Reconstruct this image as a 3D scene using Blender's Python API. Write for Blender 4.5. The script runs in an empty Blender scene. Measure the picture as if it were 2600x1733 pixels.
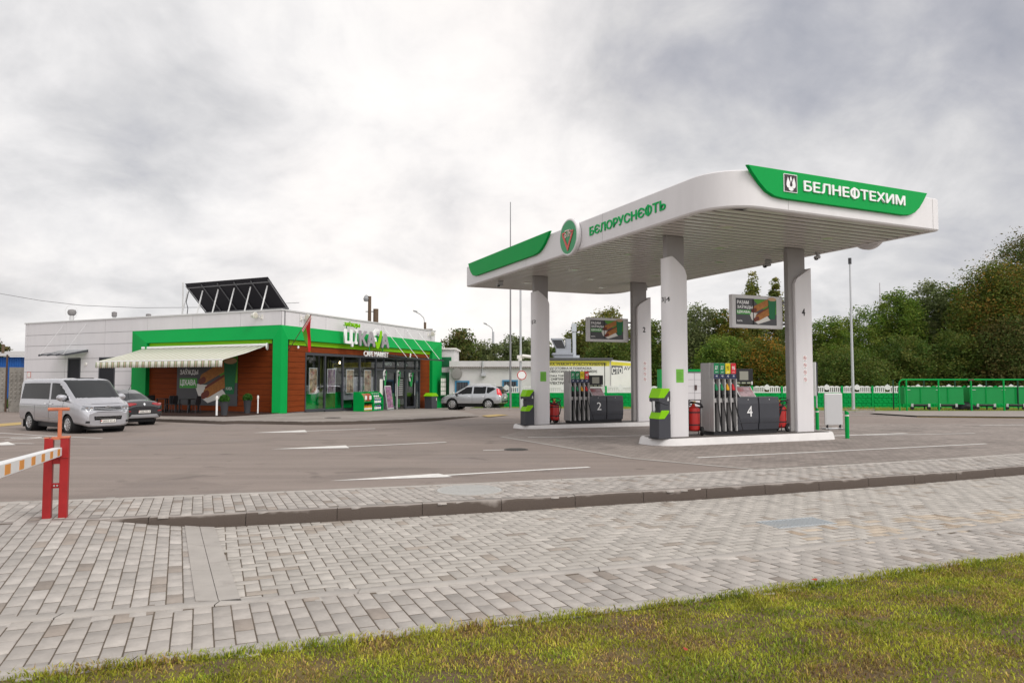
import bpy, bmesh, math, random
import numpy as np
from mathutils import Vector, Matrix
from mathutils.bvhtree import BVHTree
random.seed(7); rng = np.random.default_rng(7)
SC = bpy.context.scene; COL = SC.collection
R = math.radians
# ---------------------------------------------------------------- camera
FPX, CX, CY, HZ, CZ = 1813.0, 1300.0, 866.5, 960.0, 1.45
PITCH = math.atan((HZ-CY)/FPX)
cam = bpy.data.cameras.new('camera'); camo = bpy.data.objects.new('camera', cam); COL.objects.link(camo)
cam.sensor_width = 36; cam.lens = FPX/2600*36; cam.clip_start = .1; cam.clip_end = 2000
camo.location = (0, 0, CZ); camo.rotation_euler = (R(90)+PITCH, 0, 0); SC.camera = camo
# ---------------------------------------------------------------- sky, sun, exposure
SUN_EL, SUN_AZ = 46, 132          # azimuth clockwise from +Y
SC.view_settings.view_transform = 'Standard'; SC.view_settings.look = 'None'
SC.view_settings.exposure = 0.13; SC.view_settings.gamma = 1.0
wd = bpy.data.worlds.new('World'); SC.world = wd; wd.use_nodes = True
nt = wd.node_tree; nt.nodes.clear(); NW = nt.nodes.new; LK = nt.links.new
def wmath(op, a, b=None, c=None, clamp=False):
    n = NW('ShaderNodeMath'); n.operation = op; n.use_clamp = clamp
    for i, q in enumerate((a, b, c)):
        if q is None: continue
        if isinstance(q, (int, float)): n.inputs[i].default_value = q
        else: LK(q, n.inputs[i])
    return n.outputs[0]
def wdot(v, d):
    n = NW('ShaderNodeVectorMath'); n.operation = 'DOT_PRODUCT'; LK(v, n.inputs[0]); n.inputs[1].default_value = Vector(d).normalized(); return n.outputs['Value']
def wstep(v, a, b):
    n = NW('ShaderNodeMapRange'); n.interpolation_type = 'SMOOTHSTEP'; LK(v, n.inputs['Value'])
    n.inputs['From Min'].default_value = a; n.inputs['From Max'].default_value = b; return n.outputs[0]
def wnoise(v, scale, detail, rough, w=0.0, dist=0.0):
    n = NW('ShaderNodeTexNoise'); n.noise_dimensions = '4D'; LK(v, n.inputs['Vector']); n.inputs['W'].default_value = w
    n.inputs['Scale'].default_value = scale; n.inputs['Detail'].default_value = detail; n.inputs['Roughness'].default_value = rough; n.inputs['Distortion'].default_value = dist
    return n.outputs['Fac']
def pixdir(u, v):
    d = Vector(((u-CX)/FPX, 1, -(v-CY)/FPX)); c, s = math.cos(PITCH), math.sin(PITCH)
    return Vector((d.x, d.y*c-d.z*s, d.y*s+d.z*c))
tc = NW('ShaderNodeTexCoord'); D = tc.outputs['Generated']
sep = NW('ShaderNodeSeparateXYZ'); LK(D, sep.inputs[0])
zz = wmath('ADD', wmath('MAXIMUM', sep.outputs[2], 0.0), 0.48)
cmb = NW('ShaderNodeCombineXYZ'); LK(wmath('DIVIDE', sep.outputs[0], zz), cmb.inputs[0]); LK(wmath('DIVIDE', sep.outputs[1], zz), cmb.inputs[1])
P = cmb.outputs[0]
big = wnoise(P, 1.7, 7, .5, 3.1, .35); mid = wnoise(P, 4.3, 9, .56, 8.4, .45); wisp = wnoise(P, 13.0, 6, .6, 2.0, .3)
val = wmath('ADD', wmath('MULTIPLY', wmath('SUBTRACT', big, .5), 1.15), wmath('MULTIPLY', wmath('SUBTRACT', mid, .5), 1.1))
val = wmath('ADD', val, wmath('MULTIPLY', wmath('SUBTRACT', wisp, .5), .26))
glow = wstep(wdot(D, pixdir(1420, 430)), .86, 1.0)
dark1 = wstep(wdot(D, pixdir(2420, 180)), .87, 1.0)
dark3 = wstep(wdot(D, pixdir(1720, -20)), .965, 1.0)
dark2 = wstep(wdot(D, pixdir(150, 330)), .86, 1.0)
hor = wmath('SUBTRACT', 1.0, wstep(sep.outputs[2], .0, .20))
val = wmath('ADD', wmath('ADD', val, .605), wmath('MULTIPLY', glow, .25))
val = wmath('SUBTRACT', val, wmath('MULTIPLY', dark1, .24))
val = wmath('SUBTRACT', val, wmath('MULTIPLY', dark2, .03))
val = wmath('SUBTRACT', val, wmath('MULTIPLY', dark3, .24))
val = wmath('ADD', val, wmath('MULTIPLY', hor, .06))
back = wstep(wdot(D, (-.6, .75, .1)), .25, -.75)                 # unseen sky behind the viewer, gain added to light the front faces
ramp = NW('ShaderNodeValToRGB'); LK(val, ramp.inputs[0]); e = ramp.color_ramp.elements
e[0].position = 0.0; e[0].color = (.34, .355, .41, 1); e[1].position = 1.0; e[1].color = (1.0, .975, .945, 1)
for p, c in ((.24, (.47, .475, .515, 1)), (.46, (.64, .635, .645, 1)), (.66, (.80, .785, .785, 1)), (.84, (.93, .905, .89, 1))):
    x = e.new(p); x.color = c
sky = NW('ShaderNodeTexSky'); sky.sky_type = 'NISHITA'; sky.sun_disc = False
sky.sun_elevation = R(SUN_EL); sky.sun_rotation = R(SUN_AZ)
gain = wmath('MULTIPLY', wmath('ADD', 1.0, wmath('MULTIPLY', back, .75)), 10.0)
tn = NW('ShaderNodeMix'); tn.data_type = 'RGBA'; tn.blend_type = 'MULTIPLY'; LK(wmath('MULTIPLY', wstep(wnoise(P, .9, 3, .5, 5.5), .42, .62), .75), tn.inputs[0]); LK(ramp.outputs[0], tn.inputs[6]); tn.inputs[7].default_value = (1.015, .99, .975, 1)
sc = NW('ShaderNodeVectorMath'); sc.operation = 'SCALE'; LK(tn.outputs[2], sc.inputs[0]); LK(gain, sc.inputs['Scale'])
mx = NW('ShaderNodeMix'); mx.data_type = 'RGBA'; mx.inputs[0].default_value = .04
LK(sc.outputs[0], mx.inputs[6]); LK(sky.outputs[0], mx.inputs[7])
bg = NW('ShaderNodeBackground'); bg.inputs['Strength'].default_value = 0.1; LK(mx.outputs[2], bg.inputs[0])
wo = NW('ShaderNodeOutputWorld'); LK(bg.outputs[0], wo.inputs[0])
sl = bpy.data.lights.new('sun', 'SUN'); sl.energy = 1.5; sl.angle = R(26); sl.color = (1, .95, .88)
so = bpy.data.objects.new('sun', sl); COL.objects.link(so)
sd = Vector((math.sin(R(SUN_AZ))*math.cos(R(SUN_EL)), math.cos(R(SUN_AZ))*math.cos(R(SUN_EL)), math.sin(R(SUN_EL))))
so.rotation_euler = sd.to_track_quat('Z', 'Y').to_euler(); so.location = (0, -10, 30)
# ---------------------------------------------------------------- ground model and photo-to-ground helper
SL = 0.0134
def gz(x, y):
    y = min(y, 75)
    t = min(1, max(0, -x/6)); t = t*t*(3-2*t)
    k = min(1, max(0, (y-14)/10)); k = k*k*(3-2*k)
    return -SL*y - .006*max(0, y-38)*t - .011*max(0, min(14, -x-1.5))*k
def g(u, v, off=0.0):
    d = pixdir(u, v); t = (CZ-off)/(-d.z-SL*d.y); p = d*t
    for _ in range(6):
        p = d*((CZ-off-gz(p.x, p.y))/(-d.z))
        p = Vector((p.x, p.y, 0))
    return Vector((p.x, p.y, gz(p.x, p.y)+off))
def onray(u, v, Y):                                         # point seen at a pixel, at a known distance Y
    d = pixdir(u, v); return Vector((d.x*Y/d.y, Y, CZ+d.z*Y/d.y))
# ---------------------------------------------------------------- materials
MATS = {}
def mat(name, col, rough=.6, metal=0.0, var=0.0, vscale=2.0, bump=0.0, bscale=60.0, spec=.3, coat=0.0, attr=None, dirt=None, alpha=None):
    if name in MATS: return MATS[name]
    m = bpy.data.materials.new(name); MATS[name] = m; m.use_nodes = True
    n = m.node_tree.nodes; l = m.node_tree.links; b = n['Principled BSDF']
    b.inputs['Roughness'].default_value = rough; b.inputs['Metallic'].default_value = metal
    b.inputs['Specular IOR Level'].default_value = spec; b.inputs['Coat Weight'].default_value = coat
    b.inputs['Coat Roughness'].default_value = .06
    c4 = (*col, 1); b.inputs['Base Color'].default_value = c4
    src = None
    if attr:
        a = n.new('ShaderNodeAttribute'); a.attribute_name = attr; src = a.outputs['Color']
    tcn = n.new('ShaderNodeTexCoord')
    if var:
        no = n.new('ShaderNodeTexNoise'); no.inputs['Scale'].default_value = vscale; no.inputs['Detail'].default_value = 6; no.inputs['Roughness'].default_value = .65
        l.new(tcn.outputs['Object'], no.inputs['Vector'])
        mr = n.new('ShaderNodeMapRange'); l.new(no.outputs['Fac'], mr.inputs['Value']); mr.inputs['From Min'].default_value = .3; mr.inputs['From Max'].default_value = .7
        mr.inputs['To Min'].default_value = 1-var; mr.inputs['To Max'].default_value = 1+var*.5
        mul = n.new('ShaderNodeVectorMath'); mul.operation = 'SCALE'
        if src: l.new(src, mul.inputs[0])
        else: mul.inputs[0].default_value = col
        l.new(mr.outputs[0], mul.inputs['Scale']); src = mul.outputs[0]
    if dirt:                                               # (colour, scale, threshold, strength)
        dn = n.new('ShaderNodeTexNoise'); dn.inputs['Scale'].default_value = dirt[1]; dn.inputs['Detail'].default_value = 8; dn.inputs['Roughness'].default_value = .7
        l.new(tcn.outputs['Object'], dn.inputs['Vector'])
        dr = n.new('ShaderNodeMapRange'); l.new(dn.outputs['Fac'], dr.inputs['Value']); dr.inputs['From Min'].default_value = dirt[2]; dr.inputs['From Max'].default_value = dirt[2]+.12; dr.inputs['To Max'].default_value = dirt[3]
        mi = n.new('ShaderNodeMix'); mi.data_type = 'RGBA'; l.new(dr.outputs[0], mi.inputs[0])
        if src: l.new(src, mi.inputs[6])
        else: mi.inputs[6].default_value = c4
        mi.inputs[7].default_value = (*dirt[0], 1); src = mi.outputs[2]
    if src: l.new(src, b.inputs['Base Color'])
    if bump:
        bn = n.new('ShaderNodeTexNoise'); bn.inputs['Scale'].default_value = bscale; bn.inputs['Detail'].default_value = 4
        l.new(tcn.outputs['Object'], bn.inputs['Vector'])
        bp = n.new('ShaderNodeBump'); bp.inputs['Strength'].default_value = bump; bp.inputs['Distance'].default_value = .02; l.new(bn.outputs['Fac'], bp.inputs['Height']); l.new(bp.outputs[0], b.inputs['Normal'])
    return m
def glass(name, tint=(.8, .85, .85), refl=.14, rough=.02):
    if name in MATS: return MATS[name]
    m = bpy.data.materials.new(name); MATS[name] = m; m.use_nodes = True; n = m.node_tree.nodes; l = m.node_tree.links; n.clear()
    o = n.new('ShaderNodeOutputMaterial'); mxs = n.new('ShaderNodeMixShader'); t = n.new('ShaderNodeBsdfTransparent'); gl = n.new('ShaderNodeBsdfGlossy')
    t.inputs[0].default_value = (*tint, 1); gl.inputs['Roughness'].default_value = rough; gl.inputs[0].default_value = (.95, .97, 1, 1)
    lw = n.new('ShaderNodeLayerWeight'); lw.inputs['Blend'].default_value = .5; pw = n.new('ShaderNodeMath'); pw.operation = 'POWER'; l.new(lw.outputs['Facing'], pw.inputs[0]); pw.inputs[1].default_value = 4.5
    mr = n.new('ShaderNodeMapRange'); l.new(pw.outputs[0], mr.inputs['Value']); mr.inputs['To Min'].default_value = refl; mr.inputs['To Max'].default_value = 1
    l.new(mr.outputs[0], mxs.inputs[0]); l.new(t.outputs[0], mxs.inputs[1]); l.new(gl.outputs[0], mxs.inputs[2]); l.new(mxs.outputs[0], o.inputs[0])
    return m
WHITE = mat('white_panel_paint', (.66, .645, .66), .45, var=.05, vscale=.7)
CANW = mat('canopy_white', (.70, .68, .69), .38, var=.045, vscale=1.1, dirt=((.60, .58, .56), 2.6, .62, .16))
SOFFIT = mat('soffit_white', (.66, .63, .61), .24, spec=.7)
GREEN = mat('brand_green', (.001, .32, .062), .5, var=.05, vscale=.8, spec=.12)
FGREEN = mat('fence_green', (.002, .33, .07), .6, spec=.1, var=.14, vscale=1.5, bump=.3, bscale=8)
LIME = mat('lime_green', (.22, .53, .006), .5, spec=.15)
GREY = mat('column_grey', (.30, .285, .28), .5, var=.06)
DGREY = mat('dark_grey_panel', (.052, .054, .064), .45, var=.06, vscale=3)
BLACK = mat('black_plastic', (.018, .018, .02), .45)
RUBBER = mat('tyre_rubber', (.02, .02, .02), .85)
METAL = mat('galvanised_steel', (.52, .53, .54), .42, .7, var=.1)
STEEL = mat('pale_steel', (.62, .62, .62), .35, .3)
PGREY = mat('pump_grey', (.40, .39, .385), .5, var=.05)
FRAME = mat('window_frame', (.055, .058, .068), .4)
WTXT = mat('white_lettering', (.82, .82, .82), .5)
BTXT = mat('black_lettering', (.03, .03, .03), .6)
RED = mat('red_paint', (.48, .035, .025), .45, var=.1)
CREAM = mat('off_white', (.72, .70, .66), .6)
def remap(m, scale):                                       # stretch a material's noise (rain streaks, brushed dirt)
    n = m.node_tree.nodes; l = m.node_tree.links; mp = n.new('ShaderNodeMapping'); mp.inputs['Scale'].default_value = scale; l.new(n['Texture Coordinate'].outputs['Object'], mp.inputs['Vector'])
    for q in [x for x in n if x.type == 'TEX_NOISE']: l.new(mp.outputs[0], q.inputs['Vector'])
remap(CANW, (2.2, 2.2, .35)); remap(WHITE, (3, 3, .4))
# ---------------------------------------------------------------- mesh builder
class MB:
    def __init__(s, T=None): s.v = []; s.f = []; s.m = []; s.T = T or Matrix(); s.cur = 0
    def add(s, vs, fs):
        k = len(s.v); s.v += [s.T @ Vector(p) for p in vs]
        s.f += [tuple(i+k for i in f) for f in fs]; s.m += [s.cur]*len(fs); return s
    def box(s, x0, x1, y0, y1, z0, z1):
        return s.add([(x0,y0,z0),(x1,y0,z0),(x1,y1,z0),(x0,y1,z0),(x0,y0,z1),(x1,y0,z1),(x1,y1,z1),(x0,y1,z1)],
            [(0,3,2,1),(4,5,6,7),(0,1,5,4),(1,2,6,5),(2,3,7,6),(3,0,4,7)])
    def hexa(s, q, h):                                     # quad q extruded by vector h
        h = Vector(h); a = [Vector(p) for p in q]
        return s.add(a+[p+h for p in a], [(0,3,2,1),(4,5,6,7),(0,1,5,4),(1,2,6,5),(2,3,7,6),(3,0,4,7)])
    def prism(s, poly, h):                                 # 3D polygon extruded by vector h
        h = Vector(h); a = [Vector(p) for p in poly]; n = len(a)
        return s.add(a+[p+h for p in a], [tuple(range(n))[::-1], tuple(range(n, 2*n))]+[(i, (i+1) % n, n+(i+1) % n, n+i) for i in range(n)])
    def quad(s, *q): return s.add(list(q), [tuple(range(len(q)))])
    def cyl(s, p0, p1, r0, r1=None, n=14, cap=True):
        r1 = r0 if r1 is None else r1; p0 = Vector(p0); p1 = Vector(p1); d = (p1-p0).normalized()
        a = d.orthogonal().normalized(); b = d.cross(a); vs = []
        for p, r in ((p0, r0), (p1, r1)):
            for i in range(n):
                t = 2*math.pi*i/n; vs.append(p+(a*math.cos(t)+b*math.sin(t))*r)
        fs = [(i, (i+1) % n, n+(i+1) % n, n+i) for i in range(n)]
        if cap: fs += [tuple(range(n))[::-1], tuple(range(n, 2*n))]
        return s.add(vs, fs)
    def tube(s, pts, r, n=8, taper=None):
        pts = [Vector(p) for p in pts]; vs = []; L = len(pts); a = None
        for i, p in enumerate(pts):
            d = (pts[min(i+1, L-1)]-pts[max(i-1, 0)]).normalized()
            a = d.orthogonal().normalized() if a is None else (a-d*a.dot(d)).normalized()
            b = d.cross(a); rr = r if taper is None else r+(taper-r)*i/(L-1)
            vs += [p+(a*math.cos(2*math.pi*k/n)+b*math.sin(2*math.pi*k/n))*rr for k in range(n)]
        fs = [(i*n+k, i*n+(k+1) % n, (i+1)*n+(k+1) % n, (i+1)*n+k) for i in range(L-1) for k in range(n)]
        return s.add(vs, fs+[tuple(range(n))[::-1], tuple(range((L-1)*n, L*n))])
    def lathe(s, prof, n=20, c=(0,0,0), axis='z', cap=True):
        vs = []; c = Vector(c)
        for r, h in prof:
            for k in range(n):
                t = 2*math.pi*k/n; x, y = r*math.cos(t), r*math.sin(t)
                vs.append(c+(Vector((x,y,h)) if axis == 'z' else Vector((x,h,y)) if axis == 'y' else Vector((h,x,y))))
        L = len(prof)
        return s.add(vs, [(i*n+k, i*n+(k+1) % n, (i+1)*n+(k+1) % n, (i+1)*n+k) for i in range(L-1) for k in range(n)]+([tuple(range(n))[::-1], tuple(range((L-1)*n, L*n))] if cap else []))
    def build(s, name, m, parent=None, smooth=False, bevel=0, fix=True):
        me = bpy.data.meshes.new(name); me.from_pydata([tuple(p) for p in s.v], [], s.f)
        for q in (m if isinstance(m, (list, tuple)) else [m]): me.materials.append(q)
        if any(s.m): me.polygons.foreach_set('material_index', s.m)
        if fix:
            b = bmesh.new(); b.from_mesh(me); bmesh.ops.recalc_face_normals(b, faces=b.faces); b.to_mesh(me); b.free()
        o = bpy.data.objects.new(name, me); COL.objects.link(o)
        if parent: o.parent = parent
        if bevel:
            q = o.modifiers.new('bevel', 'BEVEL'); q.width = bevel; q.segments = 2; q.limit_method = 'ANGLE'; q.angle_limit = R(40)
        if smooth: me.polygons.foreach_set('use_smooth', [True]*len(me.polygons))
        if smooth and smooth != 'all': me.set_sharp_from_angle(angle=R(38))
        me.update(); return o
def tag(o, label=None, cat=None, group=None, kind=None):
    if label: o['label'] = label
    if cat: o['category'] = cat
    if group: o['group'] = group
    if kind: o['kind'] = kind
    return o
def thing(name, label, cat, loc=(0,0,0), rz=0.0, group=None):
    o = bpy.data.objects.new(name, None); COL.objects.link(o); o.location = loc; o.rotation_euler = (0, 0, rz); o.empty_display_size = .2
    return tag(o, label, cat, group)
def dup(root, loc, rz, label=None, scale=None):
    def cp(o, p):
        c = o.copy(); COL.objects.link(c); c.parent = p
        for k in list(o.children): cp(k, c)
        return c
    r = cp(root, None); r.location = loc; r.rotation_euler = (0, 0, rz)
    if label: r['label'] = label
    if scale: r.scale = scale if isinstance(scale, tuple) else (scale,)*3
    return r
def frame(o, x, n):                                        # matrix: local x along x, local y along up, local z along n
    x = Vector(x).normalized(); n = Vector(n).normalized(); up = n.cross(x)
    return Matrix(((x.x, up.x, n.x, o[0]), (x.y, up.y, n.y, o[1]), (x.z, up.z, n.z, o[2]), (0, 0, 0, 1)))
def glyphs(body):
    cu = bpy.data.curves.new('t', 'FONT'); cu.body = body; cu.extrude = .5; cu.resolution_u = 3
    to = bpy.data.objects.new('t', cu); COL.objects.link(to); bpy.context.view_layer.update()
    me = bpy.data.meshes.new_from_object(to.evaluated_get(bpy.context.evaluated_depsgraph_get())); bpy.data.objects.remove(to); return me
def text(body, m, parent, M, w, h, depth=.01, bold=0.0, name='lettering'):
    me = glyphs(body.replace('Ф', 'О'))
    if 'Ф' in body:                                        # the round letter with a stem: the built-in outline does not fill cleanly
        k = body.index('Ф'); mxx = lambda q: max(v.co.x for v in glyphs(q).vertices) if q else 0.0
        c = (mxx(body[:k].replace('Ф', 'О'))+mxx(body[:k]+'О'))/2+.02; ym = max(v.co.y for v in me.vertices); b = bmesh.new(); b.from_mesh(me)
        r = bmesh.ops.create_cube(b, size=1)['verts']
        for v in r: v.co = (c+v.co.x*.10, ym/2+v.co.y*(ym+.10), v.co.z*.98)
        b.to_mesh(me); b.free()
    if bold:                                               # heavier strokes: shifted copies, each a hair deeper so no faces coincide
        b = bmesh.new(); b.from_mesh(me); geo = list(b.verts)+list(b.edges)+list(b.faces)
        for k, (dx, dy) in enumerate(((1, .3), (-1, -.3), (.3, -1), (-.3, 1))):
            d = bmesh.ops.duplicate(b, geom=geo)['geom']
            for v in d:
                if isinstance(v, bmesh.types.BMVert): v.co.x += dx*bold*1.6; v.co.y += dy*bold*1.6; v.co.z *= 1-.03*(k+1)
        b.to_mesh(me); b.free()
    co = np.empty(len(me.vertices)*3, 'f'); me.vertices.foreach_get('co', co); co = co.reshape(-1, 3)
    lo, hi = co.min(0), co.max(0); sy = h/(hi[1]-lo[1]) if h else 1; sx = w/(hi[0]-lo[0]) if w else sy
    if not h: sy = sx
    out = np.c_[(co[:,0]-lo[0])*sx, (co[:,1]-lo[1])*sy, (co[:,2]-lo[2])/(hi[2]-lo[2])*depth]
    Mn = np.array(M); out = out@Mn[:3,:3].T+Mn[:3,3]
    me.vertices.foreach_set('co', out.astype('f').ravel()); me.name = name; me.materials.clear(); me.materials.append(m); me.update()
    o = bpy.data.objects.new(name, me); COL.objects.link(o)
    if parent: o.parent = parent
    return o
def npmesh(name, V, F, m, parent=None, col=None, attr='tint', smooth=False):
    V = np.asarray(V, 'f'); F = np.asarray(F, 'i'); k = F.shape[1]
    me = bpy.data.meshes.new(name); me.vertices.add(len(V)); me.vertices.foreach_set('co', V.ravel())
    me.loops.add(F.size); me.loops.foreach_set('vertex_index', F.ravel()); me.polygons.add(len(F)); me.polygons.foreach_set('loop_start', np.arange(len(F), dtype='i')*k)
    me.update(calc_edges=True)
    if col is not None:
        a = me.attributes.new(attr, 'FLOAT_COLOR', 'FACE'); a.data.foreach_set('color', np.c_[col, np.ones(len(col))].astype('f').ravel())
    me.materials.append(m)
    if smooth: me.polygons.foreach_set('use_smooth', [True]*len(F))
    o = bpy.data.objects.new(name, me); COL.objects.link(o)
    if parent: o.parent = parent
    return o
# ================================================================ THE GROUND
def curve(pts):
    p = np.array(pts); c = np.polyfit(p[:,0], p[:,1], 2); a, b = p[0,0], p[-1,0]; dc = np.polyder(c)
    def f(x):
        if x < a: return np.polyval(c, a)+np.polyval(dc, a)*(x-a)
        if x > b: return np.polyval(c, b)+np.polyval(dc, b)*(x-b)
        return float(np.polyval(c, x))
    return f
KERB = curve([(-5.5,7.76),(-4.47,7.99),(-3.47,8.29),(-2.47,8.63),(-1.44,8.85),(-.44,9.22),(0,9.41),(1.57,10.01),(3.52,10.71),(5.54,11.57),(8.51,12.85),(9.46,13.3)])
STRIP = curve([(-6.43,9.06),(-5.25,9.55),(-3.21,10.09),(-1.15,10.76),(0,11.15),(2.55,12.04),(4.02,12.67),(11.34,15.92)])
MIDS = curve([(-3.53,5.01),(-2.37,5.36),(-1.75,5.55),(-.19,6.04),(.88,6.47),(2.08,6.94),(3.96,7.73),(6.14,8.66)])
GRASS = curve([(-2.82,4.02),(-1.99,4.29),(-1.43,4.53),(-.78,4.71),(0,4.96),(.89,5.31),(2.03,5.73),(3.28,6.22),(4.91,6.94)])
LOW = -.15
def ramp_h(x, y):                                           # the driveway flare at the left rises to the kerb top
    k, m = KERB(x), MIDS(x); t = min(1, max(0, (y-m)/max(.1, k-m)))
    xd = -3.5+(1-t)*1.2                                     # foot of the flare = left edge of the concrete divider
    s = min(1, max(0, (xd-x)/1.15)); return .15*t*s
def lowz(x, y): return gz(x, y)+LOW+ramp_h(x, y)
ASPH = mat('asphalt', (.265, .220, .195), .85, var=.10, vscale=.35, bump=.5, bscale=160, dirt=((.24, .21, .20), .12, .52, .5))
# fine grain on the asphalt
_n = ASPH.node_tree.nodes; _l = ASPH.node_tree.links; _b = _n['Principled BSDF']; _src = _b.inputs['Base Color'].links[0].from_socket
_t = _n.new('ShaderNodeTexCoord'); _no = _n.new('ShaderNodeTexNoise'); _no.inputs['Scale'].default_value = 14; _no.inputs['Detail'].default_value = 8; _no.inputs['Roughness'].default_value = .95
_mp = _n.new('ShaderNodeMapping'); _mp.inputs['Rotation'].default_value = (0, 0, R(-10)); _mp.inputs['Scale'].default_value = (.05, .9, 1); _st = _n.new('ShaderNodeTexNoise'); _st.inputs['Scale'].default_value = 2.2; _st.inputs['Detail'].default_value = 6
_l.new(_t.outputs['Object'], _no.inputs['Vector']); _l.new(_t.outputs['Object'], _mp.inputs['Vector']); _l.new(_mp.outputs[0], _st.inputs['Vector'])
_a = _n.new('ShaderNodeMath'); _a.operation = 'ADD'; _l.new(_no.outputs['Fac'], _a.inputs[0]); _l.new(_st.outputs['Fac'], _a.inputs[1])
_r = _n.new('ShaderNodeMapRange'); _l.new(_a.outputs[0], _r.inputs['Value']); _r.inputs['From Min'].default_value = .7; _r.inputs['From Max'].default_value = 1.3; _r.inputs['To Min'].default_value = .80; _r.inputs['To Max'].default_value = 1.16
_s = _n.new('ShaderNodeVectorMath'); _s.operation = 'SCALE'; _l.new(_src, _s.inputs[0]); _l.new(_r.outputs[0], _s.inputs['Scale']); _l.new(_s.outputs[0], _b.inputs['Base Color'])
def sheet(name, xs, y0, y1, n, zf, m, kind='structure', e=1.0, parent=None):
    V = []; F = []; k = n+1
    for x in xs:
        a, b = y0(x), y1(x)
        for j in range(k):
            y = a+(b-a)*(j/n)**e; V.append((x, y, zf(x, y)))
    for i in range(len(xs)-1):
        for j in range(n): F.append((i*k+j, (i+1)*k+j, (i+1)*k+j+1, i*k+j+1))
    o = npmesh(name, V, F, m, parent)
    if kind: o['kind'] = kind
    return o
# oil drips, damp patches and old repairs on the asphalt
_src = _b.inputs['Base Color'].links[0].from_socket
for _sc, _th, _wd, _k in ((1.1, .62, .10, .68), (.33, .56, .03, .90), (6.0, .70, .05, .6)):
    _q = _n.new('ShaderNodeTexNoise'); _q.inputs['Scale'].default_value = _sc; _q.inputs['Detail'].default_value = 5; _q.inputs['Distortion'].default_value = .6; _l.new(_t.outputs['Object'], _q.inputs['Vector'])
    _g = _n.new('ShaderNodeMapRange'); _l.new(_q.outputs['Fac'], _g.inputs['Value']); _g.inputs['From Min'].default_value = _th; _g.inputs['From Max'].default_value = _th+_wd; _g.inputs['To Min'].default_value = 1; _g.inputs['To Max'].default_value = _k
    _v = _n.new('ShaderNodeVectorMath'); _v.operation = 'SCALE'; _l.new(_src, _v.inputs[0]); _l.new(_g.outputs[0], _v.inputs['Scale']); _src = _v.outputs[0]
_l.new(_src, _b.inputs['Base Color'])
sheet('asphalt_forecourt', np.r_[np.linspace(-70, 70, 90)], lambda x: STRIP(x)-.02, lambda x: 76.0, 60, gz, ASPH, e=1.6)
SOIL = mat('meadow_soil', (.09, .10, .035), .95, var=.3, vscale=.2)
sheet('ground', np.linspace(-700, 700, 60), lambda x: -60.0, lambda x: 900.0, 60, lambda x, y: gz(x, y)-.55, SOIL)
# ---- paving stones as real, slightly chamfered bricks
def bricks(name, rects, zf, base, spread, m, tintf=None, tilt=.0012):
    V = []; F = []; C = []
    for (cx, cy, ax, ay, L, W) in rects:                    # centre, unit axis, length, width
        bx, by = -ay, ax; k = len(V); ch = .004; gl, gw = .0040, .0068; gl, gw = (gw, gl) if abs(ax) < abs(ay) else (gl, gw)
        h = rng.normal(0, tilt); z0 = zf(cx, cy); ex = zf(cx+ax*.1, cy+ay*.1)-z0; ey = zf(cx+bx*.1, cy+by*.1)-z0
        for inset, dz in ((ch, 0), (0, -ch*1.1), (0, -.02)):
            for sx, sy in ((-1,-1),(1,-1),(1,1),(-1,1)):
                u, v = sx*(L/2-gl-inset), sy*(W/2-gw-inset)
                V.append((cx+ax*u+bx*v, cy+ay*u+by*v, z0+ex*u*10+ey*v*10+dz+h))
        F.append((k, k+1, k+2, k+3))
        for r in (0, 4):
            for i in range(4): F.append((k+r+4+i, k+r+4+(i+1) % 4, k+r+(i+1) % 4, k+r+i))
        q = rng.normal(0, spread); c = np.array(base)*(1+q)
        if rng.random() < .07: c *= np.array((.80, .75, .71))
        if tintf: c = c*tintf(cx, cy)
        C += [c]*9
    o = npmesh(name, V, F, m, col=np.clip(C, .01, .9)); o['kind'] = 'structure'; return o
PAVE = mat('concrete_paver', (.4, .38, .36), .82, var=.16, vscale=9, bump=.35, bscale=140, attr='tint', dirt=((.30, .27, .245), 1.1, .60, .45))
SAND = mat('joint_sand', (.125, .10, .076), .95, var=.3, vscale=3, dirt=((.12, .14, .05), 2.2, .62, .5))
CONC = mat('kerb_concrete', (.39, .362, .334), .85, var=.14, vscale=2.2, bump=.3, bscale=90, dirt=((.26, .235, .215), 2.0, .56, .6))
KERBW = mat('kerb_weathered', (.31, .275, .25), .8, var=.16, vscale=2.5, bump=.4, bscale=70)
_n = KERBW.node_tree.nodes; _l = KERBW.node_tree.links; _b = _n['Principled BSDF']; _src = _b.inputs['Base Color'].links[0].from_socket    # damp stain creeping up the face
_a = _n.new('ShaderNodeAttribute'); _a.attribute_name = 'damp'; _no = _n.new('ShaderNodeTexNoise'); _no.inputs['Scale'].default_value = 2.6; _no.inputs['Detail'].default_value = 9; _t = _n.new('ShaderNodeTexCoord'); _l.new(_t.outputs['Object'], _no.inputs['Vector'])
_m = _n.new('ShaderNodeMath'); _m.operation = 'MULTIPLY_ADD'; _l.new(_no.outputs['Fac'], _m.inputs[0]); _m.inputs[1].default_value = 1.5; _l.new(_a.outputs['Fac'], _m.inputs[2])
_r = _n.new('ShaderNodeMapRange'); _l.new(_m.outputs[0], _r.inputs['Value']); _r.inputs['From Min'].default_value = .80; _r.inputs['From Max'].default_value = 1.08
_x = _n.new('ShaderNodeMix'); _x.data_type = 'RGBA'; _l.new(_r.outputs[0], _x.inputs[0]); _l.new(_src, _x.inputs[6]); _x.inputs[7].default_value = (.085, .066, .055, 1); _l.new(_x.outputs[2], _b.inputs['Base Color'])
XR = (-16.0, 34.0)
dv = lambda a: (math.cos(R(a)), math.sin(R(a)))
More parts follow.
